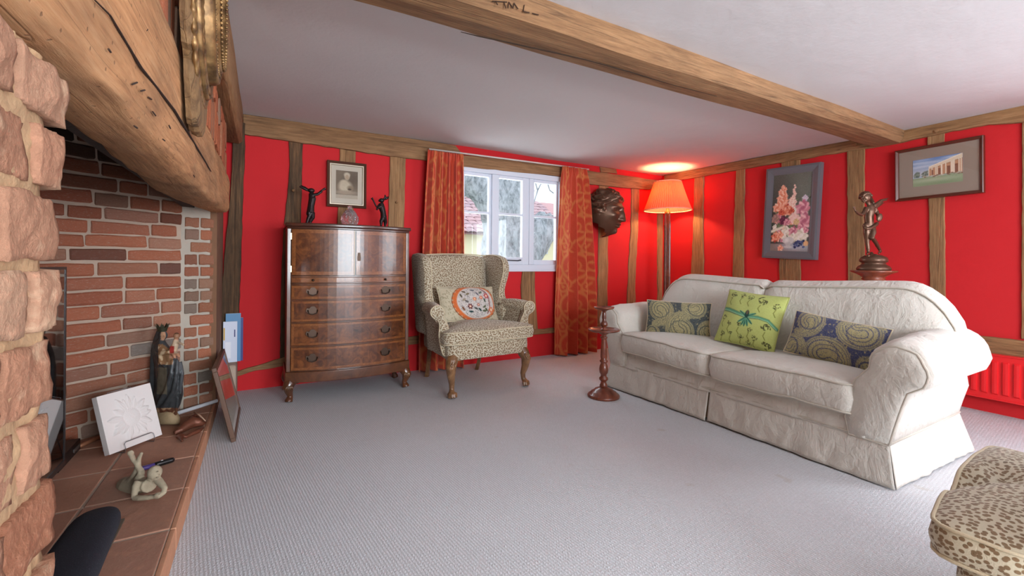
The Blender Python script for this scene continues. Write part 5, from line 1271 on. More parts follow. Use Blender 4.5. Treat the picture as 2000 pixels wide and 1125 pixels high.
# ================================================================== TURNED CANDLE STAND
cs_ = Vector((2.235, 2.545, 0)); st = empty('candle_stand', cs_, 0, 'turned mahogany candle stand with a round tray beside the sofa', 'candle stand')
MB().lathe([(0.0, 0), (0.118, 0), (0.120, 0.012), (0.112, 0.022), (0.100, 0.026), (0.094, 0.038), (0.078, 0.044), (0.066, 0.058), (0.044, 0.066), (0.030, 0.074), (0.0, 0.074)], 36).build('base', 'mahog', st, smooth=True)
MB().lathe([(0.026, 0.070), (0.030, 0.085), (0.024, 0.098), (0.020, 0.11), (0.022, 0.118), (0.033, 0.128), (0.033, 0.142), (0.022, 0.152), (0.022, 0.166), (0.031, 0.18), (0.034, 0.205), (0.030, 0.23), (0.022, 0.248), (0.020, 0.252), (0.030, 0.262), (0.030, 0.270), (0.021, 0.278), (0.025, 0.30), (0.022, 0.38), (0.018, 0.425), (0.018, 0.43), (0.027, 0.44), (0.027, 0.447), (0.018, 0.452), (0.018, 0.462), (0.034, 0.472), (0.034, 0.482)], 24).build('stem', 'mahog', st, smooth=True)
MB().lathe([(0.0, 0.482), (0.045, 0.482), (0.100, 0.489), (0.116, 0.496), (0.118, 0.506), (0.112, 0.507), (0.108, 0.499), (0.0, 0.497)], 40).build('tray', 'mahog', st, smooth=True)
MB().lathe([(0.0, 0.497), (0.026, 0.498), (0.026, 0.504), (0.014, 0.510), (0.012, 0.518), (0.026, 0.532), (0.028, 0.545), (0.020, 0.562), (0.013, 0.572), (0.016, 0.590), (0.014, 0.625), (0.012, 0.632), (0.018, 0.640), (0.026, 0.645), (0.036, 0.650), (0.066, 0.656), (0.074, 0.664), (0.074, 0.672), (0.068, 0.673), (0.064, 0.666), (0.0, 0.662)], 28).build('candle_cup', 'mahog', st, smooth=True)

# ================================================================== FLOOR LAMP
lp = Vector((4.075, 3.57, 0)); lamp = empty('floor_lamp', lp, 0, 'tall reeded wooden floor lamp with a pleated peach shade, lit', 'floor lamp')
MB().lathe([(0, 0), (0.15, 0), (0.15, 0.02), (0.13, 0.035), (0.06, 0.05), (0.035, 0.07), (0.0, 0.07)], 28).build('base', 'walnut_d', lamp, smooth=True)
m = MB(); rings = []
for z in [0.06 + 1.52 * q / 24 for q in range(25)]:
    r0 = 0.034 if z < 1.5 else 0.026
    rings.append([Vector(((r0 + 0.0035 * (1 if k % 2 else -1)) * math.cos(2 * math.pi * k / 32), (r0 + 0.0035 * (1 if k % 2 else -1)) * math.sin(2 * math.pi * k / 32), z)) for k in range(32)])
m.loft(rings).build('pole', 'mahog', lamp)
MB().lathe([(0.026, 1.56), (0.034, 1.58), (0.03, 1.60), (0.018, 1.61), (0.018, 1.66), (0, 1.66)], 18).build('lampholder', plain('brass_holder', (190, 150, 90), 0.35, 0.8), lamp, smooth=True)
bulb = G('bulb_glow'); em = bulb.n('Emission', {'Color': (1.0, 0.72, 0.38, 1), 'Strength': 6.0}); bulb.nt.links.new(em.outputs[0], bulb.out.inputs['Surface'])
MB().ell((0, 0, 1.70), (0.03, 0.03, 0.042)).build('bulb', bulb.m, lamp, smooth=True)
sh = G('pleated_silk_shade', 0.8); tl_ = sh.n('BsdfTranslucent', {'Color': L(255, 150, 110)}); df = sh.n('BsdfDiffuse', {'Color': L(244, 150, 122)}); mx = sh.n('MixShader', {0: 0.5, 1: df.outputs[0], 2: tl_.outputs[0]}); sh.nt.links.new(mx.outputs[0], sh.out.inputs['Surface'])
z0, z1, r0, r1 = 1.612, 1.935, 0.262, 0.148
rings = []
for q in range(14):
    t = q / 13; z = z0 + (z1 - z0) * t; r = r0 + (r1 - r0) * t ** 0.9; rings.append([Vector(((r + 0.0035 * (1 if k % 2 else -1)) * math.cos(2 * math.pi * k / 120), (r + 0.0035 * (1 if k % 2 else -1)) * math.sin(2 * math.pi * k / 120), z)) for k in range(120)])
so_ = MB().loft(rings, cap=False).build('lamp_shade', sh.m, lamp, solid=0.002)
for zz, rr in ((z0, r0), (z1, r1)): MB().ring([Vector((rr * math.cos(2 * math.pi * k / 48), rr * math.sin(2 * math.pi * k / 48), zz)) for k in range(48)], 0.006, 6).build('shade_trim', plain('shade_braid', (236, 190, 160), 0.8), so_, smooth=True)
for k in range(3): a_ = k * 2.094; MB().tube([(0.012 * math.cos(a_), 0.012 * math.sin(a_), 1.655), (r1 * math.cos(a_), r1 * math.sin(a_), z1 - 0.01)], 0.002, 5).build('shade_carrier', 'steel', so_)
ll = bpy.data.lights.new('lamp_light', 'POINT'); ll.energy = 11; ll.color = (1.0, 0.68, 0.34); ll.shadow_soft_size = 0.045
lo2 = bpy.data.objects.new('lamp_light', ll); COL.objects.link(lo2); lo2.location = lp + Vector((0, 0, 1.78))

# ================================================================== BRONZE FACE ON THE WALL
def bronze_face():
    ct = onY(1180, 421, YB - 0.10); root = empty('bronze_face_mask', (ct.x, YB - 0.05, ct.z - 0.27), 0, 'large dark bronze face mask with wavy hair on the red wall', 'sculpture')
    # head frame: f = face direction (towards +x and the room), r = viewer-side, u = up
    f = Vector((0.40, -0.915, -0.03)).normalized(); u = Vector((0.02, 0, 1)); s_ = u.cross(f).normalized(); u = f.cross(s_)
    C0 = Vector((ct.x - 0.005, YB - 0.075, ct.z + 0.02))
    # s_ points to the figure's left; viewer looks along +y so the visible cheek is towards -s_ or +s_
    near = -1 if s_.y > 0 else 1
    Wd, Hd, Dp = 0.195, 0.262, 0.235
    def g(a, b, ca, cb, wa, wb): return math.exp(-((a - ca) / wa) ** 2 - ((b - cb) / wb) ** 2)
    nu, nv = 150, 130
    def fn(uu, vv):
        th = (uu - 0.5) * 2 * math.radians(122); ph = (0.5 - vv) * math.pi * 0.97
        x = math.sin(th) * math.cos(ph); z = math.sin(ph); y = math.cos(th) * math.cos(ph)
        a, b = th, z            # face coordinates
        jaw = 1 - 0.30 * max(0, -z - 0.1) ** 1.2
        X = Wd * x * jaw; Z = Hd * z; Y = Dp * y * (1 - 0.05 * max(0, -z))
        d = 0.0
        # nose ridge, tip, wings
        nz = max(0, min(1, (0.22 - z) / 0.50)) if z > -0.30 else max(0, 1 - (-0.30 - z) / 0.05)
        d += 0.060 * nz * math.exp(-(a / (0.11 + 0.06 * nz)) ** 2) + 0.016 * math.exp(-(a / 0.10) ** 2) * g(0, z, 0, 0.2, 1, 0.18)
        for sg in (-1, 1):
            d += 0.014 * g(a, z, sg * 0.17, -0.27, 0.08, 0.05)
            d -= 0.034 * g(a, z, sg * 0.34, 0.10, 0.22, 0.085)      # eye socket
            d += 0.017 * g(a, z, sg * 0.36, 0.085, 0.13, 0.055)     # eyeball
            d += 0.010 * g(a, z, sg * 0.36, 0.135, 0.20, 0.016)     # lid
            d += 0.016 * g(a, z, sg * 0.36, 0.24, 0.26, 0.05)       # brow
            d += 0.012 * g(a, z, sg * 0.60, -0.12, 0.22, 0.14)      # cheekbone
        d += 0.020 * g(a, z, 0, -0.455, 0.20, 0.034) + 0.022 * g(a, z, 0, -0.545, 0.17, 0.040) - 0.014 * g(a, z, 0, -0.50, 0.24, 0.014) - 0.008 * g(a, z, 0, -0.62, 0.2, 0.035)
        d += 0.030 * g(a, z, 0, -0.76, 0.22, 0.10)                   # chin
        # hair: waves swept back
        hair = max(0, min(1, (z - 0.50 + 0.10 * math.cos(a * 2)) / 0.10)); side = max(0, min(1, (abs(a) - 1.02) / 0.12)) * max(0, min(1, (z + 0.05) / 0.15)); hm = max(hair, side)
        w = math.sin(20 * (z * 0.9 - 0.32 * abs(a)) + 2.5 * math.sin(3.3 * abs(a) + 2 * z)) + 0.45 * math.sin(41 * (z - 0.3 * abs(a)) + 3 * math.sin(5 * abs(a)))
        d += hm * (0.022 + 0.016 * w)
        # ear
        d += 0.018 * g(abs(a), z, 1.42, 0.0, 0.10, 0.13) - 0.010 * g(abs(a), z, 1.42, 0.0, 0.05, 0.07)
        nrm = Vector((x, y, z * 0.8)).normalized()
        q = Vector((X, Y, Z)) + Vector((nrm.x * d, nrm.y * d if abs(a) > 0.7 else (d * 0.95), nrm.z * d * 0.7))
        P_ = C0 + s_ * q.x + f * q.y + u * q.z
        P_.y = min(P_.y, YB - 0.045); return P_
    m = MB().grid(nu, nv, fn)
    # broken edges: drop faces below the ear line at the back of the jaw
    keep = []
    for fc in m.f:
        i = fc[0] % nu; j = fc[0] // nu; th = abs((i / (nu - 1) - 0.5) * 2 * 122); z = math.sin((0.5 - j / (nv - 1)) * math.pi * 0.97)
        lim = 116 + 5 * math.sin(9 * z) if z > -0.22 else (116 - (-(z + 0.22)) * 110 + 5 * math.sin(30 * z))
        if th < max(lim, 38): keep.append(fc)
    m.f = keep
    m.build('face', 'bronze', root, True, smooth=True, solid=0.012)
    # curls over the brow
    h = MB(); rs = random.Random(2)
    def fp(th, z, lift=0.02):
        p = fn(0.5 + th / (2 * math.radians(122)), 0.5 - math.asin(max(-1, min(1, z))) / (math.pi * 0.97)); c_ = C0 + (p - C0) * (1 + lift / 0.25); return c_
    for k in range(10):
        zz = 0.56 + 0.04 * k; a0 = near * (0.06 + 0.035 * (k % 5)); pts = []
        for q in range(8):
            t = q / 7; pts.append(fp(a0 + near * 1.45 * t, min(0.93, zz - 0.36 * t ** 1.3 + 0.045 * math.sin(5 * t + k)), 0.006))
        for p in pts: p.y = min(p.y, YB - 0.06)
        h.tube(pts, [0.008, 0.012, 0.014, 0.014, 0.013, 0.012, 0.010, 0.006], 7)
    h2 = blob(h, 'hair', 'bronze', root, True, voxel=0.006, smooth=1)
    return root
bronze_face()

# ================================================================== CHERUB ON A TORCHERE
tp_ = Vector((3.78, 1.785, 0)); tq = onX(1706, 528, 3.78); tp_.y = tq.y; TZ = tq.z
tor = empty('torchere', (tp_.x, tp_.y, 0), 0, 'barley-twist wooden torchere standing behind the sofa', 'plant stand')
MB().lathe([(0, 0), (0.15, 0), (0.155, 0.02), (0.13, 0.05), (0.06, 0.07), (0.03, 0.10), (0, 0.10)], 28).build('base', 'mahog', tor, smooth=True)
rings = []
for q in range(90):
    z = 0.08 + (TZ - 0.16) * q / 89; a0 = z * 30
    rings.append([Vector(((0.030 + 0.008 * math.cos(2 * (t - a0))) * math.cos(t), (0.030 + 0.008 * math.cos(2 * (t - a0))) * math.sin(t), z)) for t in [2 * math.pi * k / 20 for k in range(20)]])
MB().loft(rings).build('twist_column', 'mahog', tor, smooth=True)
MB().lathe([(0.0, TZ - 0.085), (0.035, TZ - 0.085), (0.058, TZ - 0.072), (0.070, TZ - 0.062), (0.062, TZ - 0.052), (0.075, TZ - 0.040), (0.10, TZ - 0.024), (0.130, TZ - 0.012), (0.136, TZ - 0.004), (0.128, TZ), (0, TZ)], 36).build('tray', 'mahog', tor, smooth=True)
ch = empty('cherub_statue', (tp_.x, tp_.y, TZ), 0, 'bronze winged cherub statue standing on the torchere', 'statue')
rt_ = Vector((_c, -_s, 0)); up_ = Vector((0, 0, 1)); bk_ = Vector((_s, _c, 0)); dpt = tp_.x * _s + tp_.y * _c; sc_ = dpt / F
def cq(px, py, d=0.0): return at(px, py, dpt + d) - Vector((tp_.x, tp_.y, TZ))
MB().lathe([(0, 0), (0.096, 0), (0.100, 0.012), (0.090, 0.028), (0.072, 0.040), (0.066, 0.052), (0.080, 0.060), (0.082, 0.075), (0.074, 0.092), (0.050, 0.106), (0.0, 0.112)], 30).build('socle', 'bronze', ch, smooth=True)
m = MB(); T_ = lambda pts, rad: m.tube([cq(*p) for p in pts], [r * sc_ for r in rad], 10)
# standing leg, bent leg, torso, arms, head
T_([(1693, 443), (1693, 456), (1693.5, 468), (1694, 476), (1695.5, 486), (1696, 494)], [6.2, 6.0, 4.4, 3.7, 3.6, 2.3])
T_([(1696, 493), (1693, 496, -0.03)], [2.6, 1.8]); 
T_([(1703, 443), (1705, 454, -0.02), (1703, 464, -0.035), (1710, 473, 0.0), (1716, 484, 0.04), (1720, 491, 0.06)], [6.2, 5.8, 4.2, 3.7, 3.2, 2.3])
T_([(1720, 491, 0.06), (1716, 495, 0.02)], [2.4, 1.8])
T_([(1698, 446), (1698, 436), (1697, 424), (1699, 412), (1700, 404), (1698, 398)], [8.0, 7.6, 8.0, 8.6, 6.8, 3.2])
m.ell(cq(1691.5, 441), (6 * sc_,) * 3); m.ell(cq(1704.5, 441), (6 * sc_,) * 3)
T_([(1692, 406), (1688, 414, -0.02), (1683, 420, -0.05), (1676, 417, -0.08), (1670, 411, -0.10)], [4.2, 3.8, 3.1, 2.6, 1.8])
T_([(1707, 406), (1712, 413, 0.0), (1715, 422, -0.02), (1714, 430, -0.045)], [4.0, 3.7, 3.0, 2.2])
m.ell(cq(1690.5, 386, -0.005), (8.6 * sc_, 8.6 * sc_, 10.0 * sc_)); T_([(1697, 400), (1693, 392)], [3.6, 4.0])
# face: nose, chin, cheeks, brow on the visible side
m.ell(cq(1687, 389, -0.036), (1.5 * sc_, 2.0 * sc_, 2.4 * sc_)); m.ell(cq(1688, 394.5, -0.028), (3.0 * sc_, 2.4 * sc_, 2.0 * sc_)); m.ell(cq(1684.5, 391, -0.022), (2.6 * sc_,) * 3); m.ell(cq(1691, 391, -0.026), (2.6 * sc_,) * 3); m.ell(cq(1687, 384.5, -0.030), (5.0 * sc_, 1.6 * sc_, 1.4 * sc_))
for k in range(5):  # fingers of the raised hand
    a_ = -0.9 + 0.45 * k; m.tube([cq(1670, 411, -0.10), cq(1668.5 + 2.6 * math.sin(a_), 408 - 2.0 * math.cos(a_), -0.103), cq(1668.0 + 4.0 * math.sin(a_), 405.5 - 2.4 * math.cos(a_), -0.112)], [1.1 * sc_, 0.85 * sc_, 0.6 * sc_], 6)
bd = blob(m, 'body', 'bronze', ch, voxel=0.0042, smooth=3)
hr_ = MB(); rs = random.Random(8)
for k in range(46):
    a_ = rs.uniform(0, 6.283); e_ = rs.uniform(-0.1, 1.0); v_ = Vector((math.cos(a_) * math.cos(e_ * 1.5), math.sin(a_) * math.cos(e_ * 1.5), math.sin(e_ * 1.5)))
    if v_.dot(-bk_) > 0.75 and v_.z < 0.55: continue
    hr_.ell(cq(1690.5, 384.5) + Vector((v_.x * 8.8, v_.y * 8.8, v_.z * 9.0)) * sc_, rs.uniform(2.2, 3.2) * sc_)
blob(hr_, 'hair', 'bronze', ch, voxel=0.0042, smooth=1)
def wing(sgn):
    w = MB(); P_ = (lambda x, y: cq(x, y, 0.06 + 0.0008 * (x - 1706))) if sgn > 0 else (lambda x, y: cq(1706 - (x - 1706) * 0.33, y - 4, 0.07 + 0.003 * (x - 1706)))
    ts = [(1736, 387), (1733, 391), (1729, 396), (1724, 400), (1719, 403), (1714, 406)]
    for k, tp2_ in enumerate(ts):
        p0_ = P_(1706 + 1.5 * k * 0.3, 408 - 1.5 * (5 - k)); p1_ = P_(*tp2_); mid_ = (p0_ + p1_) / 2 + up_ * (0.012 - 0.002 * k)
        w.tube([p0_, mid_, p1_], [0.010, 0.0115, 0.003], 8, flat=0.5)
    w.tube([P_(1704, 409), P_(1712, 398), P_(1722, 391), P_(1736, 387)], [0.012, 0.012, 0.009, 0.003], 8)
    return blob(w, 'wing', 'bronze', ch, voxel=0.0042, smooth=1)
wing(1); wing(-1)
dr_ = MB()
dr_.tube([cq(1687, 444, -0.03), cq(1693, 447, -0.04), cq(1700, 446, -0.045), cq(1708, 441, -0.03), cq(1713, 436, 0.0), cq(1712, 441, 0.03)], [0.010, 0.012, 0.010, 0.013, 0.012, 0.008], 8)
blob(dr_, 'drapery', 'bronze', ch, voxel=0.0045, smooth=1)
sh_ = MB().ell(cq(1718, 425, -0.05), (0.020, 0.010, 0.030), rotm(0, 0.3, -0.5)).build('held_shell', 'bronze', ch, smooth=True)
gr = MB()
for (x, y, r) in ((1696, 500, 4), (1703, 498, 4.5), (1710, 499, 4), (1716, 500, 4), (1691, 503, 3), (1702, 494, 3)): gr.ell(cq(x, y, rs.uniform(-0.03, 0.03)), (r * sc_, r * sc_, r * 0.8 * sc_))
gr.ell(cq(1704, 503, 0.0), (13 * sc_, 12 * sc_, 4 * sc_))
blob(gr, 'rocky_ground', 'bronze', ch, voxel=0.005, smooth=1)

# ================================================================== PICTURES ON THE RIGHT WALL
PF = Paint(130, 230, 1.83, (92, 90, 82))
PF.disc(0.75, 0.35, 0.6, 0.7, (112, 116, 106), soft=0.9); PF.disc(0.1, 1.2, 0.4, 0.8, (66, 60, 56), soft=0.9); PF.rect(0, 1, 1.66, 1.83, (150, 136, 128), 0.8); PF.disc(0.7, 1.72, 0.4, 0.10, (170, 176, 186), soft=0.6)
rs = random.Random(12)
for i in range(60):
    x, y = rs.uniform(0.02, 0.98), rs.uniform(0.6, 1.5); a_ = rs.uniform(-1.6, 1.6); PF.disc(x, y, 0.09, 0.020, rs.choice([(88, 104, 74), (64, 78, 58), (120, 130, 96)]), ang=a_, soft=0.3, k=0.9)
def bloom(x, y, r, cols, n=9, ell=1.0):
    r *= 1.22
    for q in range(n * 3):
        a_ = q * 2.4; rr = r * (1 - q / (n * 3)) ; c_ = cols[q % len(cols)]; PF.disc(x + rr * 0.72 * math.cos(a_), y + rr * 0.72 * math.sin(a_) * ell, r * 0.36, r * 0.22, c_, ang=a_ + rs.uniform(-0.4, 0.4), soft=0.3, k=0.95)
pe = [(232, 158, 130), (240, 184, 158), (220, 134, 104), (244, 206, 182)]; pk = [(206, 132, 146), (226, 166, 176), (184, 104, 124), (236, 190, 194)]; wh = [(236, 232, 216), (222, 218, 198), (244, 240, 230), (206, 204, 180)]; rd_ = [(200, 96, 70), (222, 128, 90), (180, 66, 54)]; pu = [(96, 40, 66), (130, 60, 84)]
for i in range(46): bloom(rs.uniform(0.04, 0.96), rs.uniform(0.72, 1.58), rs.uniform(0.04, 0.07), rs.choice([pe, pk, wh, pk, wh, [(120, 130, 96), (88, 100, 72)]]))
for i in range(9): bloom(0.27 + 0.05 * math.sin(i * 2.2), 0.30 + 0.055 * i, 0.05 + 0.010 * min(i, 6), pe)
for i in range(7): bloom(0.57 + 0.02 * math.sin(i * 2), 0.28 + 0.05 * i, 0.022 + 0.004 * i, [(236, 200, 184), (222, 178, 164)])
for i in range(4): bloom(0.52 + 0.05 * math.sin(i * 2.2), 0.62 + 0.05 * i, 0.075, [(240, 206, 190), (226, 172, 158), (246, 222, 208)])
bloom(0.14, 0.78, 0.11, pe); bloom(0.40, 0.86, 0.13, rd_ + pe); bloom(0.52, 0.88, 0.07, rd_); bloom(0.25, 0.90, 0.07, rd_)
bloom(0.85, 0.60, 0.07, [(214, 204, 212), (190, 176, 196)]); bloom(0.80, 0.82, 0.16, pk); bloom(0.86, 1.12, 0.17, pk); bloom(0.60, 1.05, 0.13, [(240, 214, 204), (232, 196, 186)]); bloom(0.32, 1.10, 0.10, pu); bloom(0.42, 1.14, 0.08, pk); bloom(0.10, 1.05, 0.10, [(150, 120, 110), (184, 140, 130)]); bloom(0.66, 1.14, 0.07, [(220, 200, 150), (206, 176, 120)])
for (x0, y0, x1, y1) in ((0.02, 1.36, 0.30, 1.27), (0.36, 1.25, 0.44, 1.42)): PF.stroke([(x0, y0), (x1, y1)], 0.05, (232, 228, 208), 0.95, 0.02)
bloom(0.42, 1.36, 0.11, wh); bloom(0.60, 1.36, 0.11, pk); bloom(0.80, 1.28, 0.09, pk); bloom(0.80, 1.46, 0.15, wh); bloom(0.59, 1.51, 0.10, wh); bloom(0.92, 1.34, 0.06, pk); bloom(0.14, 1.50, 0.12, pe + rd_); bloom(0.25, 1.44, 0.08, pe)
PF.disc(0.48, 1.58, 0.15, 0.09, (206, 206, 202)); PF.disc(0.48, 1.66, 0.07, 0.06, (190, 190, 188)); PF.disc(0.48, 1.73, 0.11, 0.03, (200, 200, 198)); PF.disc(0.44, 1.57, 0.05, 0.05, (230, 230, 226), soft=0.6)
for i in range(34): PF.disc(rs.uniform(0.64, 0.92), rs.uniform(1.58, 1.74), 0.026, 0.024, rs.choice([(60, 70, 110), (86, 98, 140), (46, 50, 84)]), soft=0.3)
bloom(0.28, 1.76, 0.07, pe); bloom(0.93, 1.64, 0.06, [(226, 180, 130)]); PF.grain(6); PF.im = np.clip(PF.im * 1.0 + 2, 0, 250)
picture('flower_painting', [(1495, 330), (1598.5, 317.5), (1597, 507), (1489, 504)], 'right', 0.055, 0.072, 0.05, plain('slate_grey_frame', (104, 104, 110), 0.5), 'tall still-life painting of mixed flowers in a slate grey frame', PF, None, (60, 56, 52), glass=False, nu=130, nv=230, cmat='canvas')
PB_ = Paint(150, 84, 0.52, (176, 186, 204))
for k in range(40): PB_.rect(0, 1, k * 0.008, (k + 1) * 0.008, tuple(np.array((112, 140, 190)) * (1 - k / 40) + np.array((206, 204, 206)) * (k / 40)))
for i in range(12): PB_.disc(rs.random(), rs.uniform(0.02, 0.16), 0.2, 0.02, (196, 204, 218), soft=0.6, k=0.5)
PB_.rect(0, 1, 0.36, 0.52, (150, 164, 130)); PB_.disc(0.4, 0.42, 0.5, 0.03, (176, 180, 150), soft=0.6, k=0.8); PB_.disc(0.6, 0.50, 0.5, 0.03, (136, 152, 116), soft=0.6, k=0.8)
for (x, y, r) in ((0.10, 0.29, 0.06), (0.06, 0.31, 0.05), (0.25, 0.29, 0.05), (0.21, 0.31, 0.04), (0.31, 0.28, 0.05)):
    for q in range(10): a_ = rs.random() * 6.28; PB_.disc(x + r * 0.6 * math.cos(a_), y + r * 0.6 * math.sin(a_), r * 0.4, r * 0.36, rs.choice([(112, 122, 110), (134, 142, 126), (90, 102, 92)]), soft=0.4)
PB_.poly([(0.33, 0.20), (1, 0.06), (1, 0.36), (0.33, 0.34)], (196, 146, 112)); PB_.poly([(0.33, 0.18), (0.98, 0.0), (1, 0.0), (1, 0.085), (0.33, 0.215)], (226, 206, 180)); PB_.poly([(0.33, 0.212), (1, 0.080), (1, 0.098), (0.33, 0.222)], (176, 140, 110)); PB_.poly([(0.33, 0.165), (0.96, 0.005), (0.96, 0.02), (0.33, 0.18)], (240, 226, 204))
for k, x in enumerate((0.335, 0.40, 0.475, 0.505, 0.585, 0.60, 0.675, 0.78, 0.80, 0.82, 0.84, 0.93, 0.97)): PB_.stroke([(x, 0.215 - 0.2 * (x - 0.33)), (x, 0.345)], 0.009, (236, 222, 200))
for x, w in ((0.41, 0.018), (0.55, 0.022), (0.73, 0.03), (0.88, 0.03)): PB_.rect(x - w, x + w, 0.245 - 0.12 * (x - 0.33), 0.34, (132, 84, 66), 0.85)
for i in range(40): PB_.disc(rs.uniform(0.22, 1), rs.uniform(0.335, 0.365), 0.025, 0.012, rs.choice([(150, 156, 130), (176, 170, 150), (130, 96, 80), (196, 190, 170)]), soft=0.4, k=0.85)
PB_.grain(4); PB_.im = np.clip(PB_.im * 0.98, 0, 250)
picture('house_picture', [(1745, 296), (1918, 263), (1923, 376), (1750, 393)], 'right', 0.05, 0.022, 0.035, plain('mahogany_frame', (88, 40, 26), 0.35), 'landscape watercolour of a columned house in a mahogany frame with grey mount', PB_, (0.085, 0.075), (150, 132, 118), nu=150, nv=84)

# ================================================================== RADIATOR
def RP(y, z, off): p = Vector((XR(y), y, z)) - NR * off; return p
ra0 = onR(1885, 690, 0.10); yr1 = 1.72; yr0 = 0.35; zr1 = onR(2000, 703, 0.1).z + 0.005; zr0 = onR(2000, 793, 0.1).z
rad = empty('radiator', RP((yr0 + yr1) / 2, zr0, 0.06), 0, 'red painted panel radiator under the low timber rail', 'radiator')
rp_ = 'red_gloss'
def rbx(ya, yb, za, zb, o0, o1):
    P_ = [RP(ya, za, o0), RP(yb, za, o0), RP(yb, za, o1), RP(ya, za, o1)]; Q_ = [p + Vector((0, 0, zb - za)) for p in P_]; return MB().prism(P_, Q_)
rbx(yr0, yr1, zr0, zr1, 0.035, 0.082).build('panel', rp_, rad, True, bevel=0.006)
y = yr0 + 0.03
while y < yr1 - 0.03:
    za, zb = zr0 + 0.045, zr1 - 0.050
    rings = []
    for zz, k in ((za - 0.012, 0), (za, 1), (zb, 1), (zb + 0.012, 0)):
        rings.append([RP(y + dy, zz, 0.080 + 0.014 * k * h_) for dy, h_ in ((-0.017, -0.2), (-0.012, 0.9), (0, 1.0), (0.012, 0.9), (0.017, -0.2))])
    MB().loft(rings, closed=False).build('rib', rp_, rad, True, smooth=False)
    y += 0.050
rbx(yr0, yr1, zr1 - 0.006, zr1 + 0.003, 0.03, 0.09).build('top_rail', rp_, rad, True, bevel=0.002); rbx(yr0, yr1, zr0 - 0.003, zr0 + 0.008, 0.04, 0.088).build('bottom_rail', rp_, rad, True, bevel=0.002)
for ya in (yr0 + 0.2, yr1 - 0.2): rbx(ya, ya + 0.03, zr0 + 0.05, zr1 - 0.05, -0.002, 0.04).build('bracket', rp_, rad, True)
# ================================================================== OVAL GILT FRAME ON THE BREAST
of = onX(378, 185, XL + 0.04); oy = of.y + 0.02; oz = of.z + 0.265
ov = empty('oval_gilt_frame', (XL + 0.02, oy, oz - 0.36), 0, 'carved gilt oval frame hanging above the oak lintel', 'picture frame')
xb = XL + 0.030
def oval(ry, rz, x, n=64): return [Vector((x, oy + ry * math.cos(2 * math.pi * k / n), oz + rz * math.sin(2 * math.pi * k / n))) for k in range(n)]
# rough carved back board with a pendant tip
rings = []; rs = random.Random(4); n = 72
def bo(k, x, s_):
    a_ = 2 * math.pi * k / n; ry, rz = 0.205 * s_, 0.285 * s_; e = 1 + 0.035 * math.sin(9 * a_) + 0.02 * math.sin(23 * a_ + 1)
    z = rz * math.sin(a_) * e; y = ry * math.cos(a_) * e
    if math.sin(a_) < -0.75: z -= 0.085 * (-(math.sin(a_)) - 0.75) / 0.25
    return Vector((x, oy + y, oz + z))
MB().loft([[bo(k, xb, 0.98) for k in range(n)], [bo(k, xb + 0.012, 1.0) for k in range(n)], [bo(k, xb + 0.024, 0.99) for k in range(n)], [bo(k, xb + 0.030, 0.93) for k in range(n)]]).build('back_board', oldwood('carved_board', 2, (132, 98, 62), (70, 46, 26), (166, 128, 84), blotch=0.6), ov, True)
k_ = MB()
for k in range(44):
    a_ = 2 * math.pi * k / 44; p = Vector((xb + 0.026, oy + 0.195 * math.cos(a_), oz + 0.272 * math.sin(a_))); k_.ell(p, (0.009, 0.020, 0.020), nu=8, nv=6)
blob(k_, 'carved_edge', 'gilt', ov, True, voxel=0.006, smooth=1)
def ovring(prof, name, mat):
    rings = [oval(ry, rz, x) for ry, rz, x in prof]; MB().loft(rings, cap=False).build(name, mat, ov, True, smooth=True)
X0 = xb + 0.028
ovring([(0.185, 0.262, X0), (0.187, 0.264, X0 + 0.008), (0.183, 0.260, X0 + 0.014), (0.176, 0.253, X0 + 0.014), (0.172, 0.249, X0 + 0.008)], 'outer_moulding', 'gilt')
lf = MB()
for k in range(60):
    a_ = 2 * math.pi * k / 60; p = Vector((X0 + 0.012, oy + 0.160 * math.cos(a_), oz + 0.236 * math.sin(a_))); lf.ell(p, (0.006, 0.017, 0.013), rotm(0.6 * (k % 2) + a_, 0, 0), 7, 5)
blob(lf, 'leaf_carving', 'gilt', ov, True, voxel=0.005, smooth=1)
ovring([(0.148, 0.222, X0 + 0.004), (0.147, 0.221, X0 + 0.026), (0.140, 0.214, X0 + 0.036), (0.130, 0.204, X0 + 0.038), (0.122, 0.196, X0 + 0.030), (0.116, 0.190, X0 + 0.034), (0.110, 0.184, X0 + 0.044), (0.100, 0.174, X0 + 0.046), (0.094, 0.168, X0 + 0.036)], 'inner_moulding', 'gilt')
b_ = MB()
for rr, rz, x, cnt in ((0.119, 0.193, X0 + 0.036, 92), (0.101, 0.175, X0 + 0.048, 84)):
    for k in range(cnt): a_ = 2 * math.pi * k / cnt; b_.ell((x, oy + rr * math.cos(a_), oz + rz * math.sin(a_)), 0.0048, None, 6, 4)
tag(b_.build('bead_row', 'gilt', ov, True, smooth=True), kind='stuff')
MB().loft([oval(0.170, 0.247, X0 - 0.002), oval(0.170, 0.247, X0 + 0.004)]).build('panel', 'gilt', ov, True)
MB().loft([oval(0.096, 0.170, X0 + 0.030), oval(0.096, 0.170, X0 + 0.034)]).build('mirror_glass', plain('old_mirror', (170, 166, 160), 0.08, 0.9), ov, True)

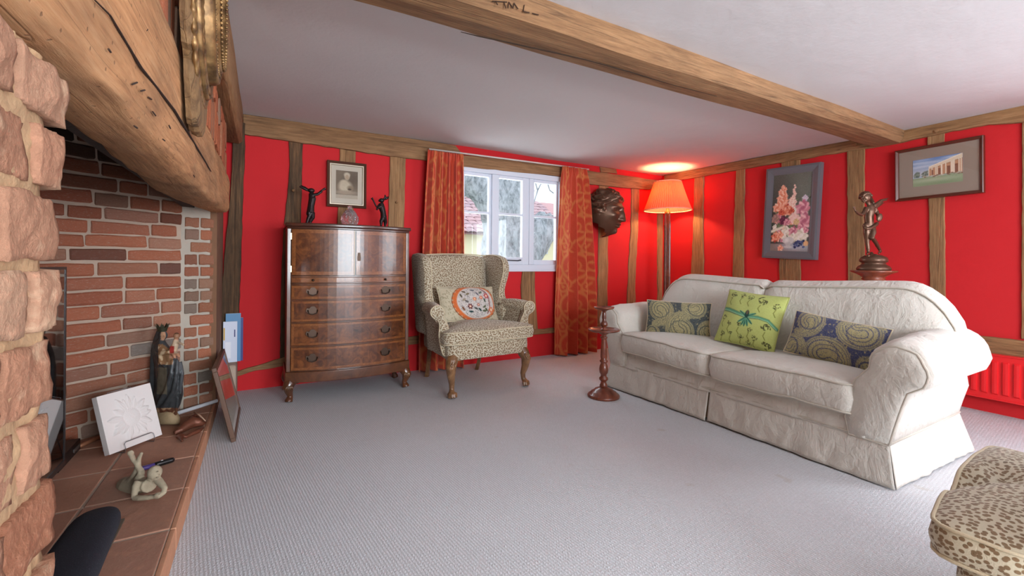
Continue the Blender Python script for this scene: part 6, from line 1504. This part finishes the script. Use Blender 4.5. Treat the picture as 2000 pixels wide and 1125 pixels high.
# ================================================================== TELEVISION IN THE FIREPLACE
t1 = onZ(131, 906, 0.135); t1.x = -0.715; t0 = Vector((-0.695, 1.18, 0.135)); tz1 = onY(126, 521, t1.y).z
dt = (t1 - t0); dt.z = 0; TLn = dt.length; dt.normalize(); nt_ = Vector((dt.y, -dt.x, 0))
tv = empty('television', ((t0 + t1) / 2).to_tuple()[:2] + (HZ,), 0, 'large black flat-screen television standing in the fireplace', 'television')
def tp2(u, z, d): p = t0 + dt * u + nt_ * d; return Vector((p.x, p.y, z))
def tbx(u0, u1, z0, z1, d0, d1): return MB().prism([tp2(u0, z0, d0), tp2(u1, z0, d0), tp2(u1, z0, d1), tp2(u0, z0, d1)], [tp2(u0, z1, d0), tp2(u1, z1, d0), tp2(u1, z1, d1), tp2(u0, z1, d1)])
tbx(0, TLn, 0.135, tz1, -0.035, -0.002).build('housing', 'black', tv, True, bevel=0.004)
scr = G('television_glass', 0.06); scr.base(L(14, 13, 14)); scr.b.inputs['Specular IOR Level'].default_value = 0.9; scr.b.inputs['Coat Weight'].default_value = 1.0; scr.b.inputs['Coat Roughness'].default_value = 0.02
tbx(0.012, TLn - 0.010, 0.155, tz1 - 0.010, -0.003, 0.0015).build('screen', scr.m, tv, True)
bz = plain('bezel', (60, 54, 54), 0.3, 0.3)
for a_ in ((0, TLn, tz1 - 0.011, tz1, -0.004, 0.004), (0, TLn, 0.135, 0.156, -0.004, 0.004), (TLn - 0.011, TLn, 0.156, tz1 - 0.011, -0.004, 0.004), (0, 0.012, 0.156, tz1 - 0.011, -0.004, 0.004)): tbx(*a_).build('bezel', bz, tv, True)
tbx(TLn * 0.25, TLn * 0.75, HZ + 0.001, HZ + 0.016, -0.14, 0.05).build('stand', 'black', tv, True, bevel=0.004); tbx(TLn * 0.42, TLn * 0.58, HZ + 0.012, 0.24, -0.05, -0.02).build('neck', 'black', tv, True)
pa = onZ(152, 892, HZ)
bxo = empty('set_top_box', (pa.x - 0.09, pa.y - 0.02, HZ), math.atan2(dt.y, dt.x), 'low black box behind the television edge', 'set-top box')
MB().box(-0.16, 0.12, -0.075, 0.055, 0.001, 0.055).build('case', 'black', bxo, bevel=0.004); MB().box(0.02, 0.10, -0.0775, -0.0745, 0.02, 0.035).build('front_window', plain('grey_trim', (120, 118, 116), 0.3, 0.5), bxo)

# ================================================================== SUNFLOWER PLAQUE ON A WIRE EASEL
bl, br_ = onZ(209, 890, HZ + 0.012), onZ(312, 850, HZ + 0.012); e1 = (br_ - bl); e1.z = 0; pw = e1.length; e1.normalize(); n1 = Vector((e1.y, -e1.x, 0))
if n1.dot(-bl) < 0: n1 = -n1
lean = math.radians(17); e2 = (Vector((0, 0, 1)) * math.cos(lean) - n1 * math.sin(lean)).normalized(); n2 = e1.cross(e2)
if n2.dot(n1) < 0: n2 = -n2
PH = 0.272
pq = empty('sunflower_plaque', (bl + br_) / 2 - Vector((0, 0, 0)), 0, 'square white plaster plaque with a sunflower in relief', 'plaque')
def pp(u, v, d): return bl + e1 * u + e2 * v + n2 * d
def relief(x, y):
    """x,y in -1..1"""
    r = math.hypot(x, y); a_ = math.atan2(y, x); h = 0.0
    if r < 0.36: h = 0.012 * math.sqrt(max(0, 1 - (r / 0.37) ** 2)) + 0.0015 * math.sin(60 * r) * math.sin(22 * a_)
    for k in range(17):
        c_ = 2 * math.pi * k / 17 + 0.12 * math.sin(k * 5); ln = 0.76 + 0.10 * math.sin(k * 3.3); da = (a_ - c_ + math.pi) % (2 * math.pi) - math.pi
        if 0.33 < r < ln:
            w = 0.22 * math.sin(math.pi * min(1, ((r - 0.28) / (ln - 0.28)) ** 0.7)) + 0.03
            if abs(da) * r < w * 0.55: h = max(h, 0.008 * (1 - (abs(da) * r / (w * 0.55)) ** 2) ** 0.5 + 0.0012 * math.cos(da * r * 90))
    return h
g_ = MB().grid(90, 90, lambda u, v: pp(pw * u, PH * v, 0.016 + relief(2 * u - 1, 2 * v - 1)))
slabf = g_.build('relief_face', 'plaster_w', pq, True, smooth=True)
MB().prism([pp(0, 0, 0.0158), pp(pw, 0, 0.0158), pp(pw, PH, 0.0158), pp(0, PH, 0.0158)], [pp(0, 0, -0.016), pp(pw, 0, -0.016), pp(pw, PH, -0.016), pp(0, PH, -0.016)]).build('slab', 'plaster_w', pq, True, bevel=0.002)
ea = empty('plaque_easel', ((bl + br_) / 2).to_tuple()[:2] + (HZ,), 0, 'small steel wire easel holding the sunflower plaque', 'easel')
lv = lambda u, d, z: Vector(((bl + e1 * u).x + n1.x * d, (bl + e1 * u).y + n1.y * d, z))
MB().tube([lv(0.055, -0.10, HZ + 0.002), lv(0.055, 0.03, HZ + 0.005), lv(0.055, 0.034, HZ + 0.03), lv(0.055, 0.026, HZ + 0.046), lv(0.065, 0.024, HZ + 0.052), lv(pw - 0.065, 0.024, HZ + 0.052), lv(pw - 0.055, 0.026, HZ + 0.046), lv(pw - 0.055, 0.034, HZ + 0.03), lv(pw - 0.055, 0.03, HZ + 0.005), lv(pw - 0.055, -0.10, HZ + 0.002)], 0.002, 6).build('front_wire', 'steel', ea, True, smooth=True)
MB().tube([lv(0.055, -0.10, HZ + 0.002), pp(0.07, PH * 0.6, -0.02), pp(0.07, PH + 0.006, -0.018), pp(pw - 0.07, PH + 0.006, -0.018), pp(pw - 0.07, PH * 0.6, -0.02), lv(pw - 0.055, -0.10, HZ + 0.002)], 0.002, 6).build('back_wire', 'steel', ea, True, smooth=True)

# ================================================================== MADONNA STATUE
mb_ = onZ(324, 829, HZ); md = empty('madonna_statue', mb_, 0, 'painted statue of a crowned robed woman holding a child', 'statue'); dm_ = mb_.x * _s + mb_.y * _c; sm = dm_ / F
rt2 = Vector((_c, -_s, 0)); fw2 = Vector((_s, _c, 0))
def mq(px, py, d=0.0): return at(px, py, dm_ + d * sm) - mb_
m = MB()
def eg(cx, cy, rx, rd, n=20, d=0.0): return [mq(cx + rx * math.cos(2 * math.pi * k / n), cy, d + rd * math.sin(2 * math.pi * k / n)) for k in range(n)]
prof = [(322, 806, 23, 18), (323, 800, 24, 19), (325, 790, 27, 20), (328, 770, 29, 21), (329, 750, 28, 21), (328, 730, 27, 20), (326, 712, 25, 19), (322, 696, 23, 17), (318, 684, 20, 15), (314, 676, 17, 13), (313, 670, 13, 11), (314, 664, 8, 8), (315, 660, 6.5, 6.5)]
rings = []
for (cx, cy, rx, rd) in prof:
    ring = []
    for k in range(40):
        a_ = 2 * math.pi * k / 40; fold = 1 + (0.035 * math.sin(7 * a_ + cy * 0.05) + 0.025 * math.sin(13 * a_ - cy * 0.08)) * (1 if cy > 690 else 0.3)
        ring.append(mq(cx + rx * fold * math.cos(a_), cy, rd * fold * math.sin(a_)))
    rings.append(ring)
m.loft(rings)
# head, veil, crown
m.ell(mq(319, 655, -2), (7.2 * sm, 7.2 * sm, 9 * sm)); m.ell(mq(321, 657, -8.5), (1.2 * sm, 1.6 * sm, 1.8 * sm))
m.tube([mq(313, 646, 3), mq(308, 660, 4), mq(303, 676, 4), mq(300, 700, 4), mq(299, 740, 3), mq(298, 780, 2), mq(299, 802, 2)], [6 * sm, 6.5 * sm, 6 * sm, 6 * sm, 6 * sm, 6 * sm, 5 * sm], 10)
# sweeping cloak folds
for pts, r in (([(338, 702, -17), (334, 730, -21), (326, 760, -22), (312, 785, -20), (303, 800, -14)], 4.0), ([(346, 702, -15), (345, 730, -20), (338, 765, -21), (322, 790, -20), (306, 803, -14)], 3.6), ([(312, 690, -14), (313, 706, -17), (322, 716, -19), (334, 706, -18)], 3.2), ([(353, 706, -10), (356, 730, -13), (354, 745, -14), (352, 770, -13)], 3.4), ([(330, 704, -17), (332, 716, -19), (334, 728, -21)], 2.6)):
    m.tube([mq(*p) for p in pts], [r * sm * 0.7] + [r * sm] * (len(pts) - 2) + [r * sm * 0.6], 8)
for k in range(6): m.tube([mq(318 + 6 * k, 786 - k * 2, -15), mq(317 + 5.6 * k, 800, -15), mq(315 + 5.6 * k, 811, -13)], [2.4 * sm] * 3, 7)
m.tube([mq(308, 684, -6), mq(314, 690, -15), mq(326, 688, -18), mq(338, 686, -17)], [5.5 * sm, 5 * sm, 4 * sm, 3 * sm], 8)
m.tube([mq(327, 682, -9), mq(336, 690, -14), mq(345, 692, -14)], [4.5 * sm, 4 * sm, 3 * sm], 8)
# child
m.ell(mq(345, 656, -12), (5.6 * sm, 5.6 * sm, 6.4 * sm)); m.tube([mq(344, 663, -12), mq(342, 675, -13), mq(338, 688, -14)], [4.2 * sm, 6 * sm, 6 * sm], 9)
m.tube([mq(346, 668, -13), mq(354, 671, -16), mq(359, 674, -18)], [2.6 * sm, 2.2 * sm, 2.4 * sm], 7); m.tube([mq(340, 670, -14), mq(334, 678, -18), mq(332, 684, -19)], [2.6 * sm, 2.2 * sm, 2.0 * sm], 7)
m.tube([mq(340, 688, -16), mq(347, 692, -20), mq(351, 698, -20)], [3.6 * sm, 3.0 * sm, 2.4 * sm], 7); m.tube([mq(336, 688, -16), mq(340, 694, -21), mq(342, 701, -21)], [3.4 * sm, 2.8 * sm, 2.2 * sm], 7)
def mcol(p):
    w_ = p + mb_; de = w_.x * _s + w_.y * _c; x = PX0 + (w_.x * _c - w_.y * _s) / de * F; y = PY0 - (w_.z - HC) / de * F + (x - 1000) * ROLL; x += (512 - y) * ROLL; d = (de - dm_) / sm
    n_ = mnoise.noise(p * 40) * 0.5 + 0.5
    if x > 331 and y < 700 and d < -7:
        c_ = (176, 128, 100) if y > 662 else ((150, 110, 84) if y > 652 else (84, 60, 44))
        if 664 < y < 690 and x > 336: c_ = (196, 170, 142)
        if 676 < y < 690 and x < 340: c_ = (150, 50, 44)
    elif 648 < y < 665 and d < -4 and x > 314: c_ = (178, 136, 106)
    elif y > 797: c_ = (150, 120, 92) if n_ > 0.5 else (96, 62, 46)
    elif 672 < y < 712 and d < -11 and 309 < x < 338: c_ = (140, 104, 74) if n_ < 0.6 else (190, 166, 134)
    elif y < 690 and x < 312: c_ = (62, 58, 56)
    else:
        c_ = (56, 57, 58) if (x - 300) * 0.8 + (y - 700) * -0.4 < 8 + 14 * n_ else (72, 74, 76)
        if x < 326 and 718 < y < 770 and d < -14: c_ = (96, 88, 74)
    k = 0.85 + 0.3 * n_; return L(*[min(255, v * k) for v in c_])
blob(m, 'figure', 'sculpt', md, voxel=0.0042, smooth=2, colfn=mcol)
cr = MB(); cr.lathe([(6.5 * sm, 0), (7.5 * sm, 5 * sm), (7.8 * sm, 9 * sm)], 16, mq(317, 649, 0))
MB_c = MB(); rings = []
for zz, r in ((0, 6.8), (4, 7.6), (8, 8.8)): rings.append([mq(317, 647 - zz, 0) + rt2 * (r * sm * math.cos(a_)) + fw2 * (r * sm * math.sin(a_)) for a_ in [2 * math.pi * k / 24 for k in range(24)]])
top = [mq(317, 639 - (7 if k % 3 == 0 else -1), 0) + rt2 * ((11.5 if k % 3 == 0 else 9.2) * sm * math.cos(2 * math.pi * k / 24)) + fw2 * ((11.5 if k % 3 == 0 else 9.2) * sm * math.sin(2 * math.pi * k / 24)) for k in range(24)]
MB_c.loft(rings + [top], cap=False).build('crown', plain('green_bronze_crown', (66, 66, 50), 0.4, 0.5), md, solid=0.003)
bs = MB(); bs.loft([[mq(324 + r * math.cos(a_), y, r * 0.8 * math.sin(a_)) for a_ in [2 * math.pi * k / 24 for k in range(24)]] for y, r in ((829, 26), (826, 28), (816, 28), (809, 25), (804, 22))]); bs.build('base', plain('mossy_stone', (150, 128, 96), 0.8, bump=0.6, bscale=80, var=0.3), md, smooth=True)

# ================================================================== SMALL BROWN FIGURE OF A SLEEPING BIRD-LIKE CREATURE
fb = onZ(372, 846, HZ); fg = empty('bronze_figurine', (fb.x, fb.y, HZ), 0, 'small brown bronze figurine lying flat on the hearth tiles', 'figurine'); df_ = fb.x * _s + fb.y * _c; sf = df_ / F
ga, gb_ = onZ(352, 858, HZ) - fb, onZ(400, 826, HZ) - fb
def fq(px, py, h=0.0): p = onZ(px, py + 0.0, HZ) - fb; return Vector((p.x, p.y, h))
m = MB()
m.tube([fq(350, 848, 0.016), fq(362, 842, 0.026), fq(376, 836, 0.032), fq(390, 834, 0.024), fq(398, 833, 0.012)], [0.016, 0.026, 0.032, 0.024, 0.010], 10)
m.tube([fq(372, 830, 0.030), fq(380, 824, 0.034), fq(392, 828, 0.024), fq(402, 832, 0.014)], [0.016, 0.016, 0.012, 0.006], 8)
m.tube([fq(362, 858, 0.010), fq(374, 852, 0.012), fq(388, 846, 0.012), fq(398, 838, 0.010)], [0.008, 0.012, 0.012, 0.006], 8)
m.ell(fq(352, 858, 0.016), (0.020, 0.018, 0.015)); m.tube([fq(352, 858, 0.016), fq(356, 866, 0.010)], [0.014, 0.006], 8); m.tube([fq(346, 850, 0.014), fq(341, 846, 0.008)], [0.014, 0.008], 8)
blob(m, 'body', plain('brown_bronze', (112, 66, 48), 0.45, 0.4, bump=0.3, bscale=60, var=0.3), fg, voxel=0.005, smooth=2)
MB().tube([fq(379, 822, 0.050), fq(390, 826, 0.042), fq(401, 830, 0.022)], [0.003, 0.005, 0.003], 6).build('pale_edge', plain('rubbed_edge', (206, 166, 140), 0.5), fg, smooth=True)
# white pipe along the foot of the jamb
pa_, pb_ = onZ(345, 806, HZ + 0.012), onZ(424, 781, HZ + 0.012)
wp_ = MB().tube([pa_ + Vector((0.0, -0.02, 0.0)), pb_ + Vector((0, -0.02, 0))], 0.011, 12).build('plastic_pipe', plain('white_plastic', (232, 234, 240), 0.35), smooth=False); tag(wp_, 'white plastic pipe lying along the foot of the brick jamb', 'pipe')
pc, pd = onZ(150, 874, HZ + 0.012), onZ(200, 851, HZ + 0.012)
cp = MB().tube([pc, pd], 0.010, 12).build('copper_pipe', plain('old_copper', (176, 120, 88), 0.45, 0.5), smooth=True); tag(cp, 'short copper pipe behind the sunflower plaque', 'pipe')

# ================================================================== RECLINING STONE BOY, MARKER, GRILLE, PAD
bq0 = onZ(284, 968, HZ); boy = empty('reclining_boy_statue', bq0, 0, 'weathered stone figure lying on its stomach with raised feet', 'statue'); db = bq0.x * _s + bq0.y * _c; sb = db / F
def bq(px, py, d=0.0): return at(px, py, db + d * sb) - bq0
m = MB(); T_ = lambda pts, rad: m.tube([bq(*p) for p in pts], [r * sb for r in rad], 10)
# body lies away from the lens: chest near, hips behind and to the left, feet folded up
T_([(292, 948, -8), (284, 946, 2), (268, 950, 16), (252, 948, 32), (243, 946, 44)], [13.5, 14, 15, 17, 15])
m.ell(bq(302, 923, -6), (12.5 * sb, 12.5 * sb, 13.5 * sb)); T_([(294, 938, -8), (299, 930, -6)], [8, 8])
m.ell(bq(311, 927, -17), (1.8 * sb, 2.0 * sb, 2.4 * sb)); m.ell(bq(309, 921, -14), (4.0 * sb, 2.0 * sb, 1.4 * sb)); m.ell(bq(309, 933, -14), (3.4 * sb, 2.4 * sb, 1.8 * sb)); m.ell(bq(291, 926, -8), (2.4 * sb, 2.4 * sb, 3.6 * sb))
T_([(272, 940, -10), (265, 950, -16), (263, 962, -20), (262, 971, -22)], [8, 6.5, 5.6, 5.2]); T_([(262, 972, -22), (274, 973, -28), (290, 972, -30), (304, 970, -30)], [5.2, 5, 4.4, 3.6])
T_([(309, 938, -6), (316, 946, -12), (322, 954, -18), (320, 962, -22), (312, 968, -28)], [7.2, 6.2, 5.2, 4.8, 4.4]); m.ell(bq(308, 968, -29), (6.5 * sb, 5 * sb, 6.2 * sb))
for k in range(5): T_([(305 + k * 2.2, 965, -32), (302 + k * 2.2, 970, -34), (302 + k * 2.0, 974, -32)], [1.5, 1.4, 1.2])
T_([(250, 944, 34), (262, 934, 22), (268, 920, 16), (270, 908, 14), (271, 900, 12)], [10, 8.5, 6.5, 5, 4.2]); T_([(256, 946, 30), (270, 936, 10), (277, 922, 6)], [9, 8, 6])
T_([(277, 922, 6), (270, 912, 8), (264, 900, 10)], [5.6, 5, 4.2])
T_([(270, 906, 12), (272, 894, 10), (277, 884, 8)], [4.2, 4.0, 3.0]); T_([(263, 902, 10), (258, 892, 10), (253, 882, 10)], [4.2, 4.8, 4.0]); m.ell(bq(255, 885, 9), (6.2 * sb, 2.8 * sb, 6.0 * sb))
blob(m, 'figure', plain('weathered_stone', (164, 150, 126), 0.9, bump=0.5, bscale=90, var=0.25), boy, voxel=0.0034, smooth=3)
mk0, mk1 = onZ(272, 917, HZ + 0.014), onZ(341, 897, HZ + 0.014)
pen = empty('marker_pen', ((mk0 + mk1) / 2).to_tuple()[:2] + (HZ,), 0, 'fat black marker with a purple grip behind the stone figure', 'pen')
lp2 = lambda t: mk0.lerp(mk1, t)
MB().tube([lp2(0.42), lp2(0.5), lp2(0.9), lp2(0.97), lp2(1.0)], [0.010, 0.0115, 0.0115, 0.010, 0.004], 14).build('cap', 'black', pen, True, smooth=True)
MB().tube([lp2(0.0), lp2(0.05), lp2(0.42)], [0.007, 0.0095, 0.010], 12).build('barrel', plain('purple_barrel', (74, 58, 124), 0.35), pen, True, smooth=True)
MB().tube([lp2(0.60) + Vector((0, 0, 0.0112)), lp2(0.66) + Vector((0, 0, 0.0112))], 0.0022, 6).build('label_mark', plain('white_print', (220, 220, 220), 0.5), pen, True)
# iron air grille set on the tiles
gc = [onZ(px, py, HZ + 0.002) for px, py in ((206, 1018), (244, 1015), (202, 1097), (160, 1101))]
ga_, gd = gc[1], gc[2]; ge = (ga_ - gd); GL = ge.length; ge.normalize(); gn = Vector((-ge.y, ge.x, 0)); GW = 0.075
if gn.dot(gc[0] - gc[1]) < 0: gn = -gn
gr_ = empty('floor_grille', (gd + ga_) / 2 * 1.0, 0, 'small slotted iron grille on the hearth tiles beside the dark pad', 'grille')
gmat = plain('tarnished_iron', (112, 102, 88), 0.6, 0.5, bump=0.4, bscale=80)
def gp(u, v, z): p = gd + ge * u + gn * v; return Vector((p.x, p.y, HZ + z))
def gbx(u0, u1, v0, v1, z0, z1): return MB().prism([gp(u0, v0, z0), gp(u1, v0, z0), gp(u1, v1, z0), gp(u0, v1, z0)], [gp(u0, v0, z1), gp(u1, v0, z1), gp(u1, v1, z1), gp(u0, v1, z1)])
for a_ in ((0, GL, 0, 0.012), (0, GL, GW - 0.012, GW), (0, 0.012, 0.012, GW - 0.012), (GL - 0.012, GL, 0.012, GW - 0.012)): gbx(*a_, 0.002, 0.008).build('rim', gmat, gr_, True)
gbx(0.01, GL - 0.01, 0.01, GW - 0.01, 0.0018, 0.003).build('back_plate', plain('grille_dark', (34, 28, 24), 0.9), gr_, True)
u = 0.022
while u < GL - 0.02: gbx(u, u + 0.008, 0.012, GW - 0.012, 0.003, 0.0075).build('slat', gmat, gr_, True); u += 0.019
# dark padded rest, its far end rounded
ra_, rb_ = onZ(198, 1003, 0.19), onZ(88, 1190, 0.24)
pd_ = empty('padded_rest', (rb_.x, rb_.y, HZ), 0, 'long dark navy padded rest with a rounded end standing on the hearth', 'padded rest')
ax = (ra_ - rb_); PLn = ax.length; axn = ax.normalized(); sd = axn.cross(Vector((0, 0, 1))).normalized(); upn = sd.cross(axn)
rings = []
for q in range(30):
    t = q / 29; k = math.sqrt(max(0.0001, 1 - max(0, (t - 0.80) / 0.20) ** 2.2)); w = (0.070 - 0.012 * t) * k ** 0.7; h = 0.034 * k ** 0.6; c_ = rb_ + ax * t
    rings.append([c_ + sd * (w * math.copysign(abs(math.cos(a_)) ** 0.7, math.cos(a_))) + upn * (h * math.copysign(abs(math.sin(a_)) ** 0.8, math.sin(a_))) for a_ in [2 * math.pi * j / 28 for j in range(28)]])
nv_ = G('navy_foam', 0.85); v = nv_.co(); nv_.base(nv_.mix(nv_.step(nv_.noise(v, 400, 1), 0.68, 0.72), L(24, 28, 40), L(70, 76, 90))).bump(nv_.noise(v, 300, 2), 0.3, 0.003)
MB().loft(rings).build('pad', nv_.m, pd_, True, smooth=True)
st0 = rb_ + ax * 0.30 - upn * 0.036
MB().tube([st0, Vector((st0.x, st0.y, HZ + 0.001))], 0.014, 10).build('support', plain('grey_support', (150, 150, 156), 0.4), pd_, True, smooth=True)
MB().box(st0.x - 0.05, st0.x + 0.05, st0.y - 0.05, st0.y + 0.05, HZ + 0.001, HZ + 0.012).build('foot', plain('pale_foot', (176, 176, 180), 0.4), pd_, True, bevel=0.004)

# ================================================================== LEANING PICTURE AND LEAFLETS IN THE CORNER
c1_, d1_ = onZ(461, 862, 0.004), onZ(470.5, 799, 0.004); b1_ = onY(423, 717, c1_.y); a1_ = onY(438, 682, d1_.y)
f1 = (d1_ - c1_); f1.z = 0; W1 = f1.length; f1.normalize(); f2 = ((b1_ - c1_) + (a1_ - d1_)) / 2; f2 = f2 - f1 * f2.dot(f1); H1 = f2.length; f2.normalize(); f3 = f1.cross(f2)
if f3.x < 0: f3 = -f3
lpic = empty('leaning_picture', (c1_ + d1_) / 2, 0, 'framed print leaning against the hearth on the carpet', 'picture')
def lq(u, v, d): return c1_ + f1 * u + f2 * v + f3 * d
fw_ = 0.022
for (u0, u1, v0, v1) in ((0, W1, 0, fw_), (0, W1, H1 - fw_, H1), (0, fw_, fw_, H1 - fw_), (W1 - fw_, W1, fw_, H1 - fw_)):
    MB().prism([lq(u0, v0, 0.0), lq(u1, v0, 0.0), lq(u1, v1, 0.0), lq(u0, v1, 0.0)], [lq(u0, v0, -0.022), lq(u1, v0, -0.022), lq(u1, v1, -0.022), lq(u0, v1, -0.022)]).build('frame_moulding', plain('brown_frame', (98, 70, 54), 0.45), lpic, True, bevel=0.002)
MB().prism([lq(fw_, fw_, -0.008), lq(W1 - fw_, fw_, -0.008), lq(W1 - fw_, H1 - fw_, -0.008), lq(fw_, H1 - fw_, -0.008)], [lq(fw_, fw_, -0.018), lq(W1 - fw_, fw_, -0.018), lq(W1 - fw_, H1 - fw_, -0.018), lq(fw_, H1 - fw_, -0.018)]).build('mount', plain('cream_mount', (214, 206, 190), 0.8), lpic, True)
PL_ = Paint(60, 44, 0.7, (156, 146, 120)); PL_.rect(0, 1, 0, 0.25, (176, 168, 150)); PL_.disc(0.3, 0.3, 0.2, 0.15, (120, 112, 84), soft=0.5); PL_.disc(0.7, 0.35, 0.25, 0.12, (132, 124, 90), soft=0.5); PL_.rect(0, 1, 0.45, 0.7, (140, 132, 96)); PL_.grain(6)
mg = 0.035
MB().grid(60, 44, lambda u, v: lq(fw_ + mg + (W1 - 2 * fw_ - 2 * mg) * u, H1 - fw_ - mg - (H1 - 2 * fw_ - 2 * mg) * v, -0.0072)).build('artwork', 'print', lpic, True, colors=gridcols(PL_, 60, 44))
MB().prism([lq(fw_, fw_, -0.004), lq(W1 - fw_, fw_, -0.004), lq(W1 - fw_, H1 - fw_, -0.004), lq(fw_, H1 - fw_, -0.004)], [lq(fw_, fw_, -0.005), lq(W1 - fw_, fw_, -0.005), lq(W1 - fw_, H1 - fw_, -0.005), lq(fw_, H1 - fw_, -0.005)]).build('pane', glassmat('leaning_glass', (0.95, 0.95, 0.95, 1), 1.1), lpic, True)
# leaflets standing upright on the plinth
def leaf(px0, px1, pyt, pyb, y, th, col, label, tilt=0.0, extra=None, name='booklet'):
    p0_, p1_ = onY(px0, pyt, y), onY(px1, pyt, y); zb = 0.2455; zt = p0_.z
    root = empty(name, ((p0_.x + p1_.x) / 2, y, zb), 0, label, 'booklet')
    MB().box(p0_.x, p1_.x, y, y + th, zb, zt).build('cover', plain('cover_%d_%d_%d' % col, col, 0.4), root, True)
    MB().box(p0_.x + 0.002, p1_.x - 0.001, y + 0.001, y + th - 0.001, zb + 0.001, zt + 0.0008).build('pages', plain('pages', (232, 230, 226), 0.8), root, True)
    if extra:
        for (a0, a1, b0, b1, c_) in extra: MB().box(p0_.x + (p1_.x - p0_.x) * a0, p0_.x + (p1_.x - p0_.x) * a1, y - 0.0012, y - 0.0002, zb + (zt - zb) * b0, zb + (zt - zb) * b1).build('cover_print', plain('cover_print', c_, 0.5), root, True)
    return root
leaf(441, 475, 622, 702, YB - 0.075, 0.012, (44, 62, 132), 'dark blue booklet standing behind the leaflets in the corner')
leaf(441, 470.5, 613, 702, YB - 0.092, 0.010, (86, 140, 184), 'pale blue booklet between the white leaflet and the dark blue one')
leaf(436, 463.5, 629, 706, YB - 0.108, 0.008, (214, 220, 236), 'white leaflet with a framed panel, in front of the blue booklets', extra=[(0.78, 0.86, 0.62, 0.80, (60, 66, 120)), (0.15, 0.55, 0.10, 0.50, (236, 238, 246)), (0.02, 0.12, 0.55, 0.85, (206, 160, 60))])
